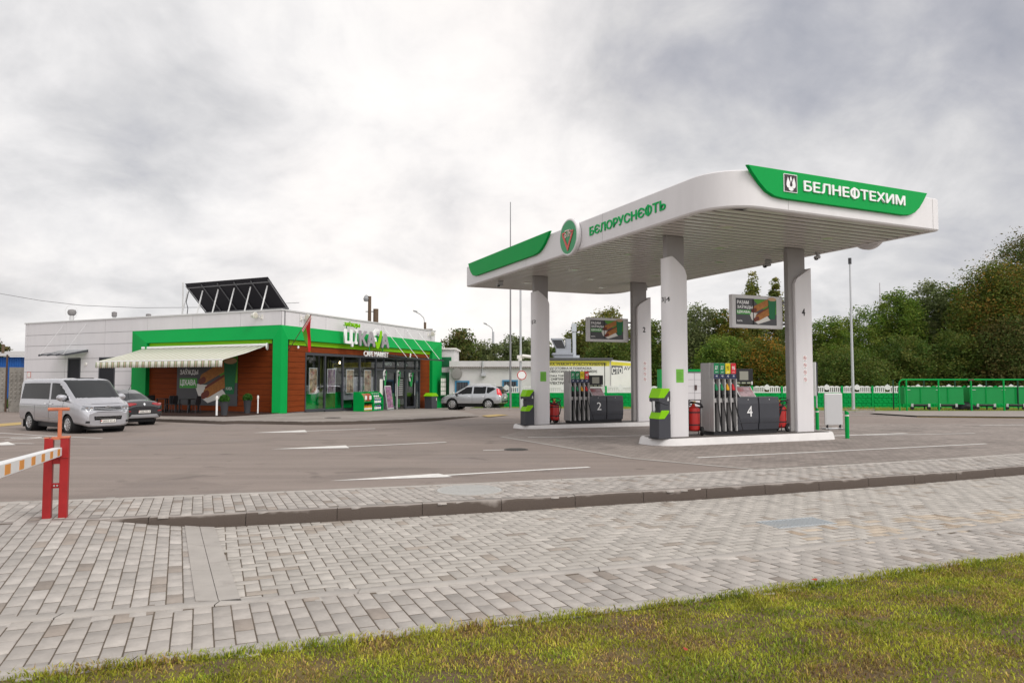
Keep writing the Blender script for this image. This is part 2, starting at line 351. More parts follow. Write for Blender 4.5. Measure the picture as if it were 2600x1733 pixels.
def field(ang, region, pattern, o=(0.0, 0.0), L=.236, W=.118):
    ax, ay = dv(ang); out = []; N = 420
    if pattern == 'herring':
        for i in range(-N, N):
            for j in range(-N, N):
                q = (i-j) % 4
                if q == 0: u, v, t = (i+1)*W, (j+.5)*W, 0
                elif q == 3: u, v, t = (i+.5)*W, (j+1)*W, 1
                else: continue
                x, y = o[0]+ax*u-ay*v, o[1]+ay*u+ax*v
                if XR[0] < x < XR[1] and region(x, y): out.append((x, y, ax, ay, L, W) if t == 0 else (x, y, -ay, ax, L, W))
    else:                                                   # columns of bricks laid across the path
        for i in range(-N, N):
            for j in range(-60, 60):
                u, v = (i+.5)*W, (j+.5+(.5 if (i % 2 and pattern == 'run') else 0))*L
                x, y = o[0]+ax*u-ay*v, o[1]+ay*u+ax*v
                if XR[0] < x < XR[1] and region(x, y): out.append((x, y, -ay, ax, L, W))
    return out
divx = lambda y: -3.40+(8.27-y)*.487                        # right edge of the concrete divider
PB = (.425, .395, .36)
rust = lambda x, y: np.array((1.08, .98, .86)) if (abs((y-(7.9+.33*(x-3)))) < .55 and 3.1 < x < 9 and rng.random() < .45) else 1.0
bricks('footpath_paving', field(22.5, lambda x, y: MIDS(x)-.06 < y < KERB(x)+.14 and x > divx(y)-.09, 'herring', (0, 6.2)), lowz, PB, .065, PAVE, rust)
bricks('driveway_ramp_paving', field(25.0, lambda x, y: MIDS(x)-.08 < y < KERB(x)+.08 and x < divx(y)-.27, 'run', (-3, 5.2)), lowz, (.41, .38, .352), .085, PAVE)
bricks('footpath_edge_paving', field(23.5, lambda x, y: GRASS(x)+.05 < y < MIDS(x)+.02, 'run', (0, 5.05), .25, .127), lowz, (.40, .368, .338), .085, PAVE)
bricks('raised_strip_paving', field(23.5, lambda x, y: KERB(x)+.10 < y < STRIP(x)+.04, 'run', (0, 9.6)), gz, (.39, .358, .33), .10, PAVE)
sheet('paving_bed', np.r_[np.linspace(-30, -9, 40), np.linspace(-8.9, 2, 220), np.linspace(2.2, 45, 90)], lambda x: GRASS(x), lambda x: KERB(x)+.1, 60, lambda x, y: lowz(x, y)-.0042, SAND)
sheet('strip_bed', np.linspace(-30, 45, 120), lambda x: KERB(x)+.1, lambda x: STRIP(x)+.0, 3, lambda x, y: gz(x, y)-.0042, SAND)
# flush concrete edgings, one strip of stones each
def edging(name, f, d0, d1, zf, m, top=.004, step=1.0, depth=.2):
    V = []; F = []
    x = -20.0
    while x < 40:
        dx = step/math.hypot(1, (f(x+.5)-f(x)))
        q = []
        for i, xx in enumerate(np.linspace(x+.004, x+dx-.004, 4)):
            k = len(V)
            for d, dz in ((d0, -depth), (d0, -.004), (d0+.006, 0), (d1-.006, 0), (d1, -.004), (d1, -depth)): V.append((xx, f(xx)+d, zf(xx, f(xx)+d)+top+dz))
            if i:
                for j in range(5): F.append((k-6+j, k+j, k+j+1, k-6+j+1))
        x += dx
    o = npmesh(name, V, F, m); o['kind'] = 'structure'; return o
edging('middle_edging', MIDS, -.06, .06, lowz, CONC, .009)
edging('lawn_edging', GRASS, .0, .10, lowz, CONC, .02)
edging('strip_edging', STRIP, -.06, .04, gz, CONC, .008)
# concrete divider at the foot of the flare: two long slabs side by side
mb = MB()
for k in range(3):
    for s in (0, 1):
        ys = np.linspace(8.33-k*1.0, 8.33-(k+1)*1.0, 5); ys = [max(y, 5.45) for y in ys]
        if ys[0]-ys[-1] < .05: continue
        for a, b in zip(ys[:-1], ys[1:]):
            if a-b < .01: continue
            e = .004 if b == ys[-1] else 0
            q = [(divx(y)-.35+.175*s+dx, y, lowz(divx(y)-.35+.175*s+dx, y)+.009) for y, dx in ((a, .003), (a, .172), (b+e, .172), (b+e, .003))]
            mb.hexa([(p[0], p[1], p[2]-.06) for p in q], (0, 0, .06))
tag(mb.build('concrete_divider', CONC), kind='structure')
# the kerb itself: metre-long stones with a rounded nose
V = []; F = []; DA = []; x = -14.0; off = .32
while x < 40:
    sl = KERB(x+.5)-KERB(x); dx = 1.0/math.hypot(1, sl); nx, ny = -sl/math.hypot(1, sl), 1/math.hypot(1, sl)
    jit = rng.normal(0, .003)
    for i, xx in enumerate(np.linspace(x+.003, x+dx-.003, 5)):
        k = len(V)
        for d, dz in ((-.004, -.40), (-.004, -.16), (0, -.03), (.012, -.006), (.035, .002), (.15, .003), (.15, -.1)):
            px, py = xx+nx*d, KERB(xx)+ny*d; V.append((px, py, gz(px, py)+dz+jit))
        if i:
            for j in range(6):
                F.append((k-7+j, k+j, k+j+1, k-7+j+1)); DA.append((1.0 if j == 0 else .72 if j == 1 else .35 if j == 2 else .1))
    x += dx
o = npmesh('kerb', V, F, KERBW); o['kind'] = 'structure'
a = o.data.attributes.new('damp', 'FLOAT', 'POINT'); a.data.foreach_set('value', np.tile([1.0, .95, .42, .3, -.2, -.4, 0], len(V)//7))
# ---- lawn in front: soil bed and blades
LAWN = mat('lawn_soil', (.13, .088, .05), .95, var=.35, vscale=5, bump=.8, bscale=30, dirt=((.17, .14, .03), 2.6, .46, .6))
def lawnz(x, y): d = GRASS(x)-y; return gz(x, y)+LOW+.0+.02*math.sin(x*3.1+y*1.7)*min(1, max(0, d))+min(.10, max(0, d)*.06)-.012
sheet('lawn_bed', np.linspace(-14, 40, 260), lambda x: GRASS(x)-9, lambda x: GRASS(x)+.005, 60, lawnz, LAWN)
def vnoise(x, y, s, seed=0):
    r = np.random.default_rng(seed); G = r.random((64, 64)); X = (x/s) % 64; Y = (y/s) % 64
    i = X.astype(int); j = Y.astype(int); fx = X-i; fy = Y-j; fx = fx*fx*(3-2*fx); fy = fy*fy*(3-2*fy); i2 = (i+1) % 64; j2 = (j+1) % 64
    return (G[i, j]*(1-fx)+G[i2, j]*fx)*(1-fy)+(G[i, j2]*(1-fx)+G[i2, j2]*fx)*fy
def grass(name, n, xr, dr, edge, zf, hmean, seed, keep):
    r = np.random.default_rng(seed); x = r.uniform(*xr, n); d = dr[0]+(dr[1]-dr[0])*r.random(n); e = np.array([edge(q) for q in np.linspace(xr[0], xr[1], 200)])
    y = np.interp(x, np.linspace(xr[0], xr[1], 200), e)-d
    p = vnoise(x, y, .35, 1)*.6+vnoise(x, y, .12, 2)*.4
    ok = keep(x, y) & (r.random(n) < np.clip((p-.15)*3.6, .45, 1)); x, y, d, p = x[ok], y[ok], d[ok], p[ok]; n = len(x)
    z = np.array([zf(a, b) for a, b in zip(x, y)])
    h = hmean*(.45+1.0*p)*r.uniform(.5, 1.4, n); a = r.uniform(0, 2*np.pi, n); b = r.uniform(0, 2*np.pi, n); ln = r.uniform(.15, .9, n)*h; w = r.uniform(.002, .0046, n)
    V = np.empty((n, 5, 3)); sx, sy = np.cos(a)*w, np.sin(a)*w
    for k, (t, ww) in enumerate(((0, 1), (0, -1), (.55, .8), (.55, -.8), (1, 0))):
        V[:, k, 0] = x+sx*ww+np.cos(b)*ln*t**2; V[:, k, 1] = y+sy*ww+np.sin(b)*ln*t**2; V[:, k, 2] = z+h*t*(1-.25*t)
    lie = (r.random(n) < .16)[:, None]*np.array((0, 0, .35, .35, .72))[None, :]*h[:, None]; V[:, :, 2] -= lie
    i = np.arange(n)*5; F = np.c_[i, i+1, i+3, i+2].astype('i'); T = np.c_[i+2, i+3, i+4, i+4]
    T = np.c_[i+2, i+3, i+4]
    pal = np.array([(.34, .36, .035), (.44, .41, .05), (.22, .30, .03), (.44, .31, .10), (.27, .17, .075)])
    q = vnoise(x, y, .28, 5)*.75+r.random(n)*.42; idx = np.clip((np.select([q < .35, q < .68, q < .78, q < .93], [2, 0, 1, 3], 4)), 0, 4)
    c = pal[idx]*r.uniform(.5, 1.35, (n, 1))*(.72+.55*vnoise(x, y, .22, 8))[:, None]
    me = bpy.data.meshes.new(name); me.vertices.add(n*5); me.vertices.foreach_set('co', V.astype('f').ravel())
    me.loops.add(n*7); me.loops.foreach_set('vertex_index', np.c_[F, T].astype('i').ravel())
    me.polygons.add(n*2); me.polygons.foreach_set('loop_start', np.c_[np.arange(n)*7, np.arange(n)*7+4].astype('i').ravel()); me.update(calc_edges=True)
    at = me.attributes.new('tint', 'FLOAT_COLOR', 'FACE'); at.data.foreach_set('color', np.repeat(np.c_[c, np.ones(n)], 2, axis=0).astype('f').ravel())
    me.materials.append(BLADE); o = bpy.data.objects.new(name, me); COL.objects.link(o); o['kind'] = 'stuff'; return o
def leafmat(name, trans=.35):
    m = mat(name, (.1, .12, .03), .6, attr='tint', spec=.25); n = m.node_tree.nodes; l = m.node_tree.links; b = n['Principled BSDF']
    t = n.new('ShaderNodeBsdfTranslucent'); s = n.new('ShaderNodeMixShader'); s.inputs[0].default_value = trans; a = [q for q in n if q.type == 'ATTRIBUTE'][0]
    l.new(a.outputs['Color'], t.inputs[0]); l.new(b.outputs[0], s.inputs[1]); l.new(t.outputs[0], s.inputs[2]); l.new(s.outputs[0], n['Material Output'].inputs[0]); return m
BLADE = leafmat('grass_blade', .25); LEAF = leafmat('leaf', .38)
def inview(x, y): return (np.abs(x) < .74*y+.5) & (y > 1.9)
grass('grass', 400000, (-4.5, 10), (.0, 4.2), GRASS, lawnz, .027, 11, inview)
grass('grass_outer', 230000, (-9, 20), (.0, 5.2), GRASS, lawnz, .027, 14, lambda x, y: ~inview(x, y) & (y > .6))
def nearedge(q): return GRASS(q)+.03
g2 = grass('grass_fringe', 16000, (-5, 16), (-.02, .09), nearedge, lambda a, b: lawnz(a, b)+.012, .05, 12, inview)
# a few fallen leaves
for i, (u, v) in enumerate(((2065, 1487), (1740, 1672))):
    p = g(u, v, LOW+.02); p.z += .05 if i not in (3,) else -.015; mb = MB(Matrix.Translation(p) @ Matrix.Rotation(i*1.3, 4, 'Z') @ Matrix.Rotation(.35, 4, 'X') @ Matrix.Scale(.6, 4))
    mb.add([(0, 0, 0), (.02, .022, .006), (.045, .02, .012), (.062, 0, .004), (.045, -.02, .012), (.02, -.022, .006), (-.03, 0, .01)], [(0, 1, 2, 3), (0, 3, 4, 5), (6, 0, 1), (6, 5, 0)])
    lab = ['red fallen leaf by a green weed at the lawn edge', 'red fallen leaf in the lower middle of the lawn', 'pinkish curled leaf low in the lawn by the photo bottom', 'pale crumb of dry leaf lying on the herringbone paving', 'orange fallen leaf in the right half of the lawn'][i]
    tag(mb.build('fallen_leaf', mat('red_leaf', (.35, .05, .03), .7) if i < 3 else mat('dry_leaf', (.34, .19, .09), .8), fix=False), lab, 'leaf', 'fallen leaves on the lawn')
# ================================================================ FUEL STATION CANOPY (local axes: x along the short fascia, y along the long one)
NX, NY, NA = 4.541, 15.143, R(24.5)
def cw(b, a, z=0.0): c, s = math.cos(NA), math.sin(NA); return Vector((NX+b*c-a*s, NY+b*s+a*c, z))
def rrect(x0, x1, y0, y1, rs, n=10):                        # rounded outline, radii for (x0y0, x1y0, x1y1, x0y1)
    out = []
    for (cx, cy, a0), r in zip(((x0, y0, 180), (x1, y0, 270), (x1, y1, 0), (x0, y1, 90)), rs):
        sx, sy = (1 if cx == x0 else -1), (1 if cy == y0 else -1); ox, oy = cx+sx*r, cy+sy*r; m = n if r > .15 else 2
        for i in range(m+1): t = R(a0+90*i/m); out.append((ox+r*math.cos(t), oy+r*math.sin(t)))
    return out
ZB, ZT, BW, AL = 5.2, 6.03, 7.03, 15.5
can = thing('fuel_station_canopy', 'white flat canopy on four columns over the fuel pumps, with green curved sign panels', 'canopy', (NX, NY, 0), NA)
RS = (1.05, .1, 1.05, .08)
o0 = rrect(0, BW, 0, AL, RS, 14); o1 = rrect(.03, BW-.03, .03, AL-.03, (1.02, .08, 1.02, .06), 14); o2 = rrect(.16, BW-.16, .16, AL-.16, (.89, .03, .89, .03), 14)
mb = MB(); n = len(o0)
rings = [[(x, y, ZT-.05) for x, y in o2], [(x, y, ZT) for x, y in o2], [(x, y, ZT) for x, y in o1], [(x, y, ZT-.03) for x, y in o0], [(x, y, ZB+.035) for x, y in o0], [(x, y, ZB) for x, y in o1], [(x, y, ZB) for x, y in o2], [(x, y, ZB+.06) for x, y in o2]]
mb.add([p for r in rings for p in r], [(k*n+i, k*n+(i+1) % n, (k+1)*n+(i+1) % n, (k+1)*n+i) for k in range(len(rings)-1) for i in range(n)])
mb.build('fascia', CANW, can, smooth=True)
mb = MB(); mb.add([(x, y, ZT-.06) for x, y in o2], [tuple(range(n))]); mb.build('roof_deck', mat('roof_membrane', (.3, .3, .3), .8), can, fix=False)
mb = MB()                                                   # soffit boards run parallel to the short side
def brange(a):
    lo, hi = .165, BW-.165; r = .89
    if a < .16+r: lo = .165+r-math.sqrt(max(0, r*r-(.16+r-a)**2))
    if a > AL-.16-r: hi = BW-.165-r+math.sqrt(max(0, r*r-(a-(AL-.16-r))**2))
    return lo, hi
a = .17; k = 0
while a < AL-.32:
    w = .30; lo, hi = [q for q in zip(*(brange(a), brange(a+w)))]; lo, hi = max(lo), min(hi)
    mb.prism([(lo, a+.026, ZB+.030), (lo, a+.034, ZB+.010), (lo, a+w-.045, ZB+.024), (lo, a+w-.034, ZB+.030), (lo, a+w-.034, ZB+.033), (lo, a+.026, ZB+.033)], (hi-lo, 0, 0)); a += w; k += 1
mb.build('soffit', SOFFIT, can)
mb = MB(); mb.add([(x, y, ZB+.0315) for x, y in o2], [tuple(range(n))]); mb.build('soffit_backing', mat('soffit_gap', (.06, .058, .055), .8), can, fix=False)
for (b, a) in ((1.75, 1.9), (5.2, 1.9), (1.75, 6.2), (5.2, 6.2), (1.75, 9.6), (5.2, 9.6), (1.75, 13.4), (5.2, 13.4), (3.5, 4.2), (3.5, 11.4)):
    mb = MB(); mb.box(b-.17, b+.17, a-.17, a+.17, ZB+.004, ZB+.03); l = mb.build('recessed_lamp', SOFFIT, can, bevel=.01)
    mb = MB(); mb.box(b-.13, b+.13, a-.13, a+.13, ZB-.001, ZB+.01); mb.build('lens', mat('lamp_lens', (.42, .42, .34), .15), l)
# sign panels, standing proud of the fascia
def swoosh(pts, axis, name='sign_panel'):
    mb = MB()
    for lo, hi, sc in ((.002, .06, 1.0), (.06, .09, .985)):
        cx = sum(p[0] for p in pts)/len(pts); cz = sum(p[1] for p in pts)/len(pts)
        q = [((p[0]-cx)*(1-(1-sc)*.25)+cx, (p[1]-cz)*sc+cz) for p in pts]
        if axis == 'y': mb.prism([(x, -lo, z) for x, z in q], (0, -(hi-lo), 0))
        else: mb.prism([(-lo, x, z) for x, z in q], (-(hi-lo), 0, 0))
    return mb.build(name, GREEN, can, bevel=.012)
def smooth_poly(pts, n=6):
    out = []
    for i, (a, b) in enumerate(zip(pts, pts[1:]+pts[:1])):
        out.append(a)
    return out
rp = swoosh([(.60, 6.10), (.74, 5.93), (.93, 5.73), (1.13, 5.565), (1.36, 5.475), (1.62, 5.45), (5.55, 5.45), (5.78, 5.475), (5.97, 5.55), (6.15, 5.69), (6.30, 5.87), (6.46, 6.10)], 'y')
lp = swoosh([(15.08, 6.10), (14.95, 5.90), (14.78, 5.70), (14.60, 5.57), (14.38, 5.51), (14.1, 5.49), (9.05, 5.49), (8.75, 5.52), (8.52, 5.60), (8.30, 5.73), (8.10, 5.90), (7.9, 6.10)], 'x')
text('БЕЛНЕФТЕХИМ', WTXT, can, frame((2.22, -.091, 5.665), (1, 0, 0), (0, -1, 0)), 3.36, .275, .03, .012)
M = frame((1.62, -.091, 5.605), (1, 0, 0), (0, -1, 0))
mb = MB(M); mb.box(0, .40, 0, .41, 0, .02); pl = mb.build('emblem_plate', WTXT, can)
mb = MB(M); mb.box(.015, .385, .015, .395, .02, .024); mb.build('emblem_field', mat('emblem_dark', (.045, .03, .035), .5), can)
mb = MB(M)
def drop(cx, cy, w, h, ang, z=.024, d=.012):
    pts = []
    for i in range(20):
        t = 2*math.pi*i/20; r = 1; x = math.sin(t)*w*(.5-.5*math.cos(t))**.8 if True else 0; y = math.cos(t)*h
        ca, sa = math.cos(ang), math.sin(ang); pts.append((cx+x*ca-y*sa, cy+x*sa+y*ca, z))
    mb.prism(pts, (0, 0, d))
drop(.12, .215, .085, .125, R(6)); drop(.28, .215, .085, .125, R(-6)); drop(.2, .27, .06, .10, 0, .024, .010); drop(.2, .105, .10, .075, R(0), .024, .010)
mb.build('emblem_drops', WTXT, can); mb = MB(M); drop(.2, .20, .055, .075, 0, .036, .004); drop(.158, .30, .012, .07, R(4), .036, .004); drop(.242, .30, .012, .07, R(-4), .036, .004); mb.build('emblem_core', mat('emblem_dark', (.045, .03, .035), .5), can)
text('БЄЛОРУСНЄФТЬ', mat('letter_green', (.004, .40, .10), .5, spec=.15), can, frame((-.002, 5.58, 5.49), (0, -1, 0), (-1, 0, 0)), 3.56, .285, .022, .014)
M = frame((-.02, 6.6, 5.645), (0, -1, 0), (-1, 0, 0))       # round emblem on the long side
mb = MB(M); mb.lathe([(.50, -.02), (.56, 0), (.56, .10), (.535, .125), (.50, .125)], 40); disc = mb.build('round_emblem', CANW, can, smooth=True)
mb = MB(M); mb.lathe([(.498, .118), (.498, .128), (.01, .135)], 40); mb.build('emblem_face', mat('emblem_green', (.04, .30, .12), .3), disc, smooth=True)
mb = MB(M)
for s in (-1, 1):
    mb.prism([(s*.34, .10, .14), (s*.25, .10, .14), (0, -.27, .14), (0, -.42, .14)], (0, 0, .012)); mb.prism([(s*.34, .12, .14), (s*.34, .17, .14), (s*.14, .17, .14), (s*.14, .12, .14)], (0, 0, .012))
mb.build('red_chevron', mat('emblem_red', (.62, .10, .09), .4), disc)
text('БТН', mat('emblem_pink', (.80, .62, .58), .4), disc, M @ Matrix.Translation((-.17, .0, .14)), .34, .22, .012, .01)
M = frame((BW+.02, 2.15, 5.645), (0, 1, 0), (1, 0, 0)); mb = MB(M); mb.lathe([(.50, -.02), (.56, 0), (.56, .12), (.01, .125)], 40); mb.build('round_emblem', CANW, can, smooth=True)
SEAM = mat('seam_grey', (.45, .44, .44), .6)
for a in (4.9, 9.8): mb = MB(); mb.box(-.003, .002, a, a+.012, ZB+.04, ZT-.03); mb.build('panel_seam', SEAM, can)
for b in (1.85, 6.75): mb = MB(); mb.box(b, b+.012, -.003, .002, ZB+.04, ZT-.03); mb.build('panel_seam', SEAM, can)
for (b, a, r) in ((.55, 13.2, 0), (6.55, 12.2, .5), (6.7, 3.6, .3), (6.4, 5.3, -.4)):   # small cameras under the edge
    T = Matrix.Translation((b, a, ZB)) @ Matrix.Rotation(r, 4, 'Z'); mb = MB(T); mb.box(-.10, .10, -.04, .04, -.06, .03); mb.cyl((-.05, 0, -.06), (-.05, 0, -.13), .025); mb.cyl((-.16, 0, -.17), (.08, 0, -.12), .055); c = mb.build('camera', mat('camera_grey', (.35, .35, .35), .4), can, bevel=.008)
    mb = MB(T); mb.lathe([(.005, -.24), (.05, -.225), (.06, -.19), (.055, -.16)], 12, (-.10, 0, 0)); mb.build('dome', BLACK, c, smooth=True)
# columns, each with its white shaped cladding
def column(b0, a0, mirror, num, z0, stick):                # slim core with a shaped white cladding, rounded at the outer end
    D = .38; T = Matrix.Translation((b0, a0, 0)); mb = MB(T)
    if mirror: mb.box(.79, 1.46, .09, .26, z0, ZB+.02)
    else: mb.box(1.02, 1.60, .09, .26, z0, ZB+.02)
    col = mb.build('column', GREY, can, bevel=.025); mb = MB(T)
    if mirror: mb.box(.785, .81, .085, .10, z0, ZB+.02); mb.box(1.3, 1.46, .06, .08, 4.3, ZB+.02)
    L, Rr, rr = (.95, 1.60, .19) if not mirror else (.955, 1.585, .03)
    th = np.linspace(math.pi/2, 0, 9)
    bs = [L+rr*(1-math.sin(t)) for t in th]+list(np.linspace(L+rr, Rr, 15))[1:]
    def yf(b): d = b-L; return 0.0 if d >= rr else rr-math.sqrt(max(0, rr*rr-(rr-d)**2))
    if mirror: top = lambda b: 4.27+.38*min(1, max(0, (b-L)/(Rr-L)))-.13*max(0, 1-(b-L)/.10)**2
    else: top = lambda b: 4.60+.05*min(1, (b-L)/.15)-.36*max(0, (b-1.14)/.46)**1.15-.12*max(0, (b-1.5)/.1)**2
    mb = MB(T); vs = []
    for b in bs: y = yf(b); t = top(b); vs += [(b, y, z0), (b, y, t), (b, D-y, z0), (b, D-y, t)]
    fs = []; m = len(bs)
    for i in range(m-1): p, q = 4*i, 4*i+4; fs += [(p, q, q+1, p+1), (p+2, p+3, q+3, q+2), (p+1, q+1, q+3, p+3), (p, p+2, q+2, q)]
    fs += [(0, 1, 3, 2), (4*m-4, 4*m-2, 4*m-1, 4*m-3)]; mb.add(vs, fs); cl = mb.build('cladding', CANW, col, smooth=True)
    if not mirror:
        o = text(num, BTXT, col, Matrix(), .25, .16, .004, .012, 'number'); co = np.empty(len(o.data.vertices)*3, 'f'); o.data.vertices.foreach_get('co', co); co = co.reshape(-1, 3)
        t_ = np.pi+.50+(co[:,0]-.125)/.193; out = np.c_[b0+L+rr+.193*np.cos(t_), a0+rr+.193*np.sin(t_), 3.42+co[:,1]]; o.data.vertices.foreach_set('co', out.astype('f').ravel()); o.data.update()
        mb = MB(Matrix.Translation((b0, a0-.004, 0))); mb.box(1.22, 1.46, 0, .006, 1.34, 1.69); no = mb.build('notice', mat('notice_green', (.17, .47, .06), .4), col)
        mb = MB(Matrix.Translation((b0, a0-.006, 0)))
        for k in range(9): mb.box(1.245, 1.245+.19*(.7+.3*((k*7) % 5)/5), 0, .003, 1.61-k*.026, 1.617-k*.026)
        mb.build('notice_print', mat('notice_ink', (.08, .25, .03), .5), no)
    else:
        text(num, BTXT, col, frame((b0+1.20, a0-.002, 3.25), (1, 0, 0), (0, -1, 0)), .125, .21, .004, .02, 'number')
        for k in range(4):
            z = 2.02-k*.205; M = Matrix.Translation((b0+1.28, a0-.002, z)); mb = MB(M); mb.box(-.07, .07, -.003, .004, -.09, .09); s = mb.build('warning_sticker', WTXT, col)
            mb = MB(M @ Matrix.Translation((0, -.005, .015))); mb.lathe([(.046, 0), (.056, .002), (.046, .003)], 20, axis='y'); M2 = M @ Matrix.Translation((0, -.006, .015)); ring = MB(M2)
            for q in range(16):
                t0, t1 = 2*math.pi*q/16, 2*math.pi*(q+1)/16; ring.quad((.045*math.cos(t0), 0, .045*math.sin(t0)), (.056*math.cos(t0), 0, .056*math.sin(t0)), (.056*math.cos(t1), 0, .056*math.sin(t1)), (.045*math.cos(t1), 0, .045*math.sin(t1)))
            ring.prism([(-.036, -.001, .028), (-.028, -.001, .036), (.036, -.001, -.028), (.028, -.001, -.036)], (0, .001, 0)); ring.build('prohibition_ring', RED, s, fix=False)
            mb = MB(M2); mb.box(-.02, .02, .001, .003, -.012+.004*k, .012); mb.build('pictogram', BTXT, s)
            mb = MB(M); mb.box(-.05, .05, -.005, -.003, -.075, -.067); mb.build('small_print', BTXT, s)
column(0, 3.3, False, '3|4', -.07, 0); column(4.49, 3.3, True, '4', -.07, 1)
column(.12, 11.4, False, '1|2', -.22, 0); column(4.64, 11.4, True, '2', -.22, 1)
# ---------------------------------------------------------------- islands
ISL = mat('island_white_concrete', (.66, .64, .63), .7, var=.10, vscale=2.0, bump=.3, bscale=60, dirt=((.42, .40, .38), 2.6, .60, .55))
ITOP = mat('island_top', (.14, .125, .115), .85, var=.2, vscale=3, bump=.4)
def island(b0, b1, a0, a1, zt, label):
    t = thing('pump_island', label, 'pump island', cw((b0+b1)/2, (a0+a1)/2, zt-.2), NA, 'raised pump islands under the canopy'); w, d = (b1-b0)/2, (a1-a0)/2
    r0 = rrect(-w, w, -d, d, (.6,)*4, 10); r1 = rrect(-w+.07, w-.07, -d+.07, d-.07, (.53,)*4, 10); r2 = rrect(-w+.10, w-.10, -d+.10, d-.10, (.5,)*4, 10); r3 = rrect(-w+.17, w-.17, -d+.17, d-.17, (.43,)*4, 10); n = len(r0)
    mb = MB(); rr = [[(x, y, -.12) for x, y in r0], [(x, y, .17) for x, y in r1], [(x, y, .2) for x, y in r2], [(x, y, .2) for x, y in r3], [(x, y, .15) for x, y in r3]]
    mb.add([p for r in rr for p in r], [(k*n+i, k*n+(i+1) % n, (k+1)*n+(i+1) % n, (k+1)*n+i) for k in range(4) for i in range(n)]); mb.build('kerb_ring', ISL, t, smooth=True)
    mb = MB(); mb.add([(x, y, .192) for x, y in r3], [tuple(range(n))]); mb.build('top_surface', ITOP, t, fix=False)
island(.30, 6.63, 2.70, 4.16, -.065, 'white kerbed island in front, under pump 4 and columns 3 4 and 4')
island(.38, 6.85, 10.82, 12.26, -.215, 'white kerbed island farther back, under pump 2 and columns 1 2 and 2')
# ---------------------------------------------------------------- posters (flat prints)
BROWN = mat('bun_brown', (.42, .17, .045), .6, var=.3, vscale=9); SAUS = mat('sausage_red', (.16, .03, .015), .45); CUPG = mat('cup_green', (.01, .15, .055), .5)
def capsule(x0, y0, x1, y1, r, z, n=8):
    d = Vector((x1-x0, y1-y0)); a = math.atan2(d.y, d.x); p = []
    for i in range(n+1): t = a+math.pi/2+math.pi*i/n; p.append((x0+r*math.cos(t), y0+r*math.sin(t), z))
    for i in range(n+1): t = a-math.pi/2+math.pi*i/n; p.append((x1+r*math.cos(t), y1+r*math.sin(t), z))
    return p
def snack_art(par, M, x, y, s):                             # two rolls with sausages and a paper cup
    def shp(name, m, *polys):
        mb = MB(M)
        for p in polys: mb.prism(p, (0, 0, .002))
        return mb.build(name, m, par)
    P = lambda *q: [(x+a*s, y+b*s, q[0]) for a, b in q[1:]]
    shp('printed_wrapper', CREAM, P(.003, (-.1, .26), (.02, .02), (.28, -.12), (.80, .02), (.62, .2)))
    shp('printed_roll', BROWN, [(x+a*s, y+b*s, .005) for a, b, _ in capsule(.16, .36, .72, .60, .10, 0)], [(x+a*s, y+b*s, .008) for a, b, _ in capsule(.26, .08, .76, .30, .10, 0)])
    shp('printed_sausage', SAUS, [(x+a*s, y+b*s, .011) for a, b, _ in capsule(.08, .30, .16, .335, .062, 0)], [(x+a*s, y+b*s, .011) for a, b, _ in capsule(.16, .02, .26, .065, .066, 0)], [(x+a*s, y+b*s, .011) for a, b, _ in capsule(.22, .18, .72, .42, .022, 0)])
    shp('printed_cup', CUPG, P(.013, (.70, .70), (.755, .06), (.98, .06), (1.05, .70)))
    shp('printed_coffee', mat('coffee', (.50, .32, .18), .5), [(x+(.875+.175*math.cos(t))*s, y+(.70+.06*math.sin(t))*s, .016) for t in np.linspace(0, 6.28, 18)[:-1]])
def snack_sign(par, M, w, h, lines, name='poster'):         # M: lower left corner
    mb = MB(M); mb.box(0, w, 0, h, -.012, 0); po = mb.build(name, mat('poster_dark', (.075, .076, .082), .45), par)
    mb = MB(M); mb.prism([(w*.42, h, .001)]+[(w*(.42+.58*t), h*(.42+.56*(1-t)**2*1.0+.0), .001) for t in np.linspace(.05, 1, 8)]+[(w, h, .001)], (0, 0, .001)); mb.build('printed_green_field', mat('poster_green', (.10, .30, .03), .5), par if False else po)
    snack_art(po, M, w*.36, h*.16, w*.60)
    for (b, x, y, ww, hh, bar) in lines:
        if bar: mb = MB(M); mb.box(x-.01*w, x+ww+.02*w, y-.03*h, y+hh+.025*h, .003, .005); mb.build('green_bar', LIME if bar == 2 else mat('bar_green', (.07, .36, .06), .5), po)
        text(b, WTXT, po, M @ Matrix.Translation((x, y, .006)), ww, hh, .003, .02)
    return po
def advert(b, a, label, no):
    t = thing('advertising_sign', label, 'sign', cw(b, a, 2.86), NA, 'advert screens on column arms')
    mb = MB(); mb.box(0, 1.86, 0, .14, 0, .93); mb.build('housing', mat('sign_housing', (.60, .59, .59), .45), t, bevel=.015)
    mb = MB(); mb.box(.13, 1.62, -.006, .001, .10, .83); mb.build('screen_recess', BLACK, t)
    M = frame((.14, -.010, .11), (1, 0, 0), (0, -1, 0)); W, H = 1.47, .71
    po = snack_sign(t, M, W, H, [('РАЗАМ', .02, .56, .42, .10, 0), ('ЗАЎЖДЫ', .02, .42, .56, .115, 0), ('ЦІКАВА', .02, .29, .46, .09, 1), ('КАТА', .02, .06, .18, .05, 0)], 'screen_print')
    mb = MB(); mb.box(.74, .755, -.028, -.006, .10, .83); mb.build('screen_joint', BLACK, t)
    mb = MB(); mb.box(1.86, 2.02, .03, .11, .12, .18); mb.box(1.86, 2.02, .03, .11, .75, .81); mb.build('arm', METAL, t)
advert(3.36, 3.56, 'advert screen with rolls and cup, on the arm of column 4, nearer one', 1)
advert(3.52, 11.72, 'advert screen with rolls and cup, on the arm of column 2, farther and smaller', 2)
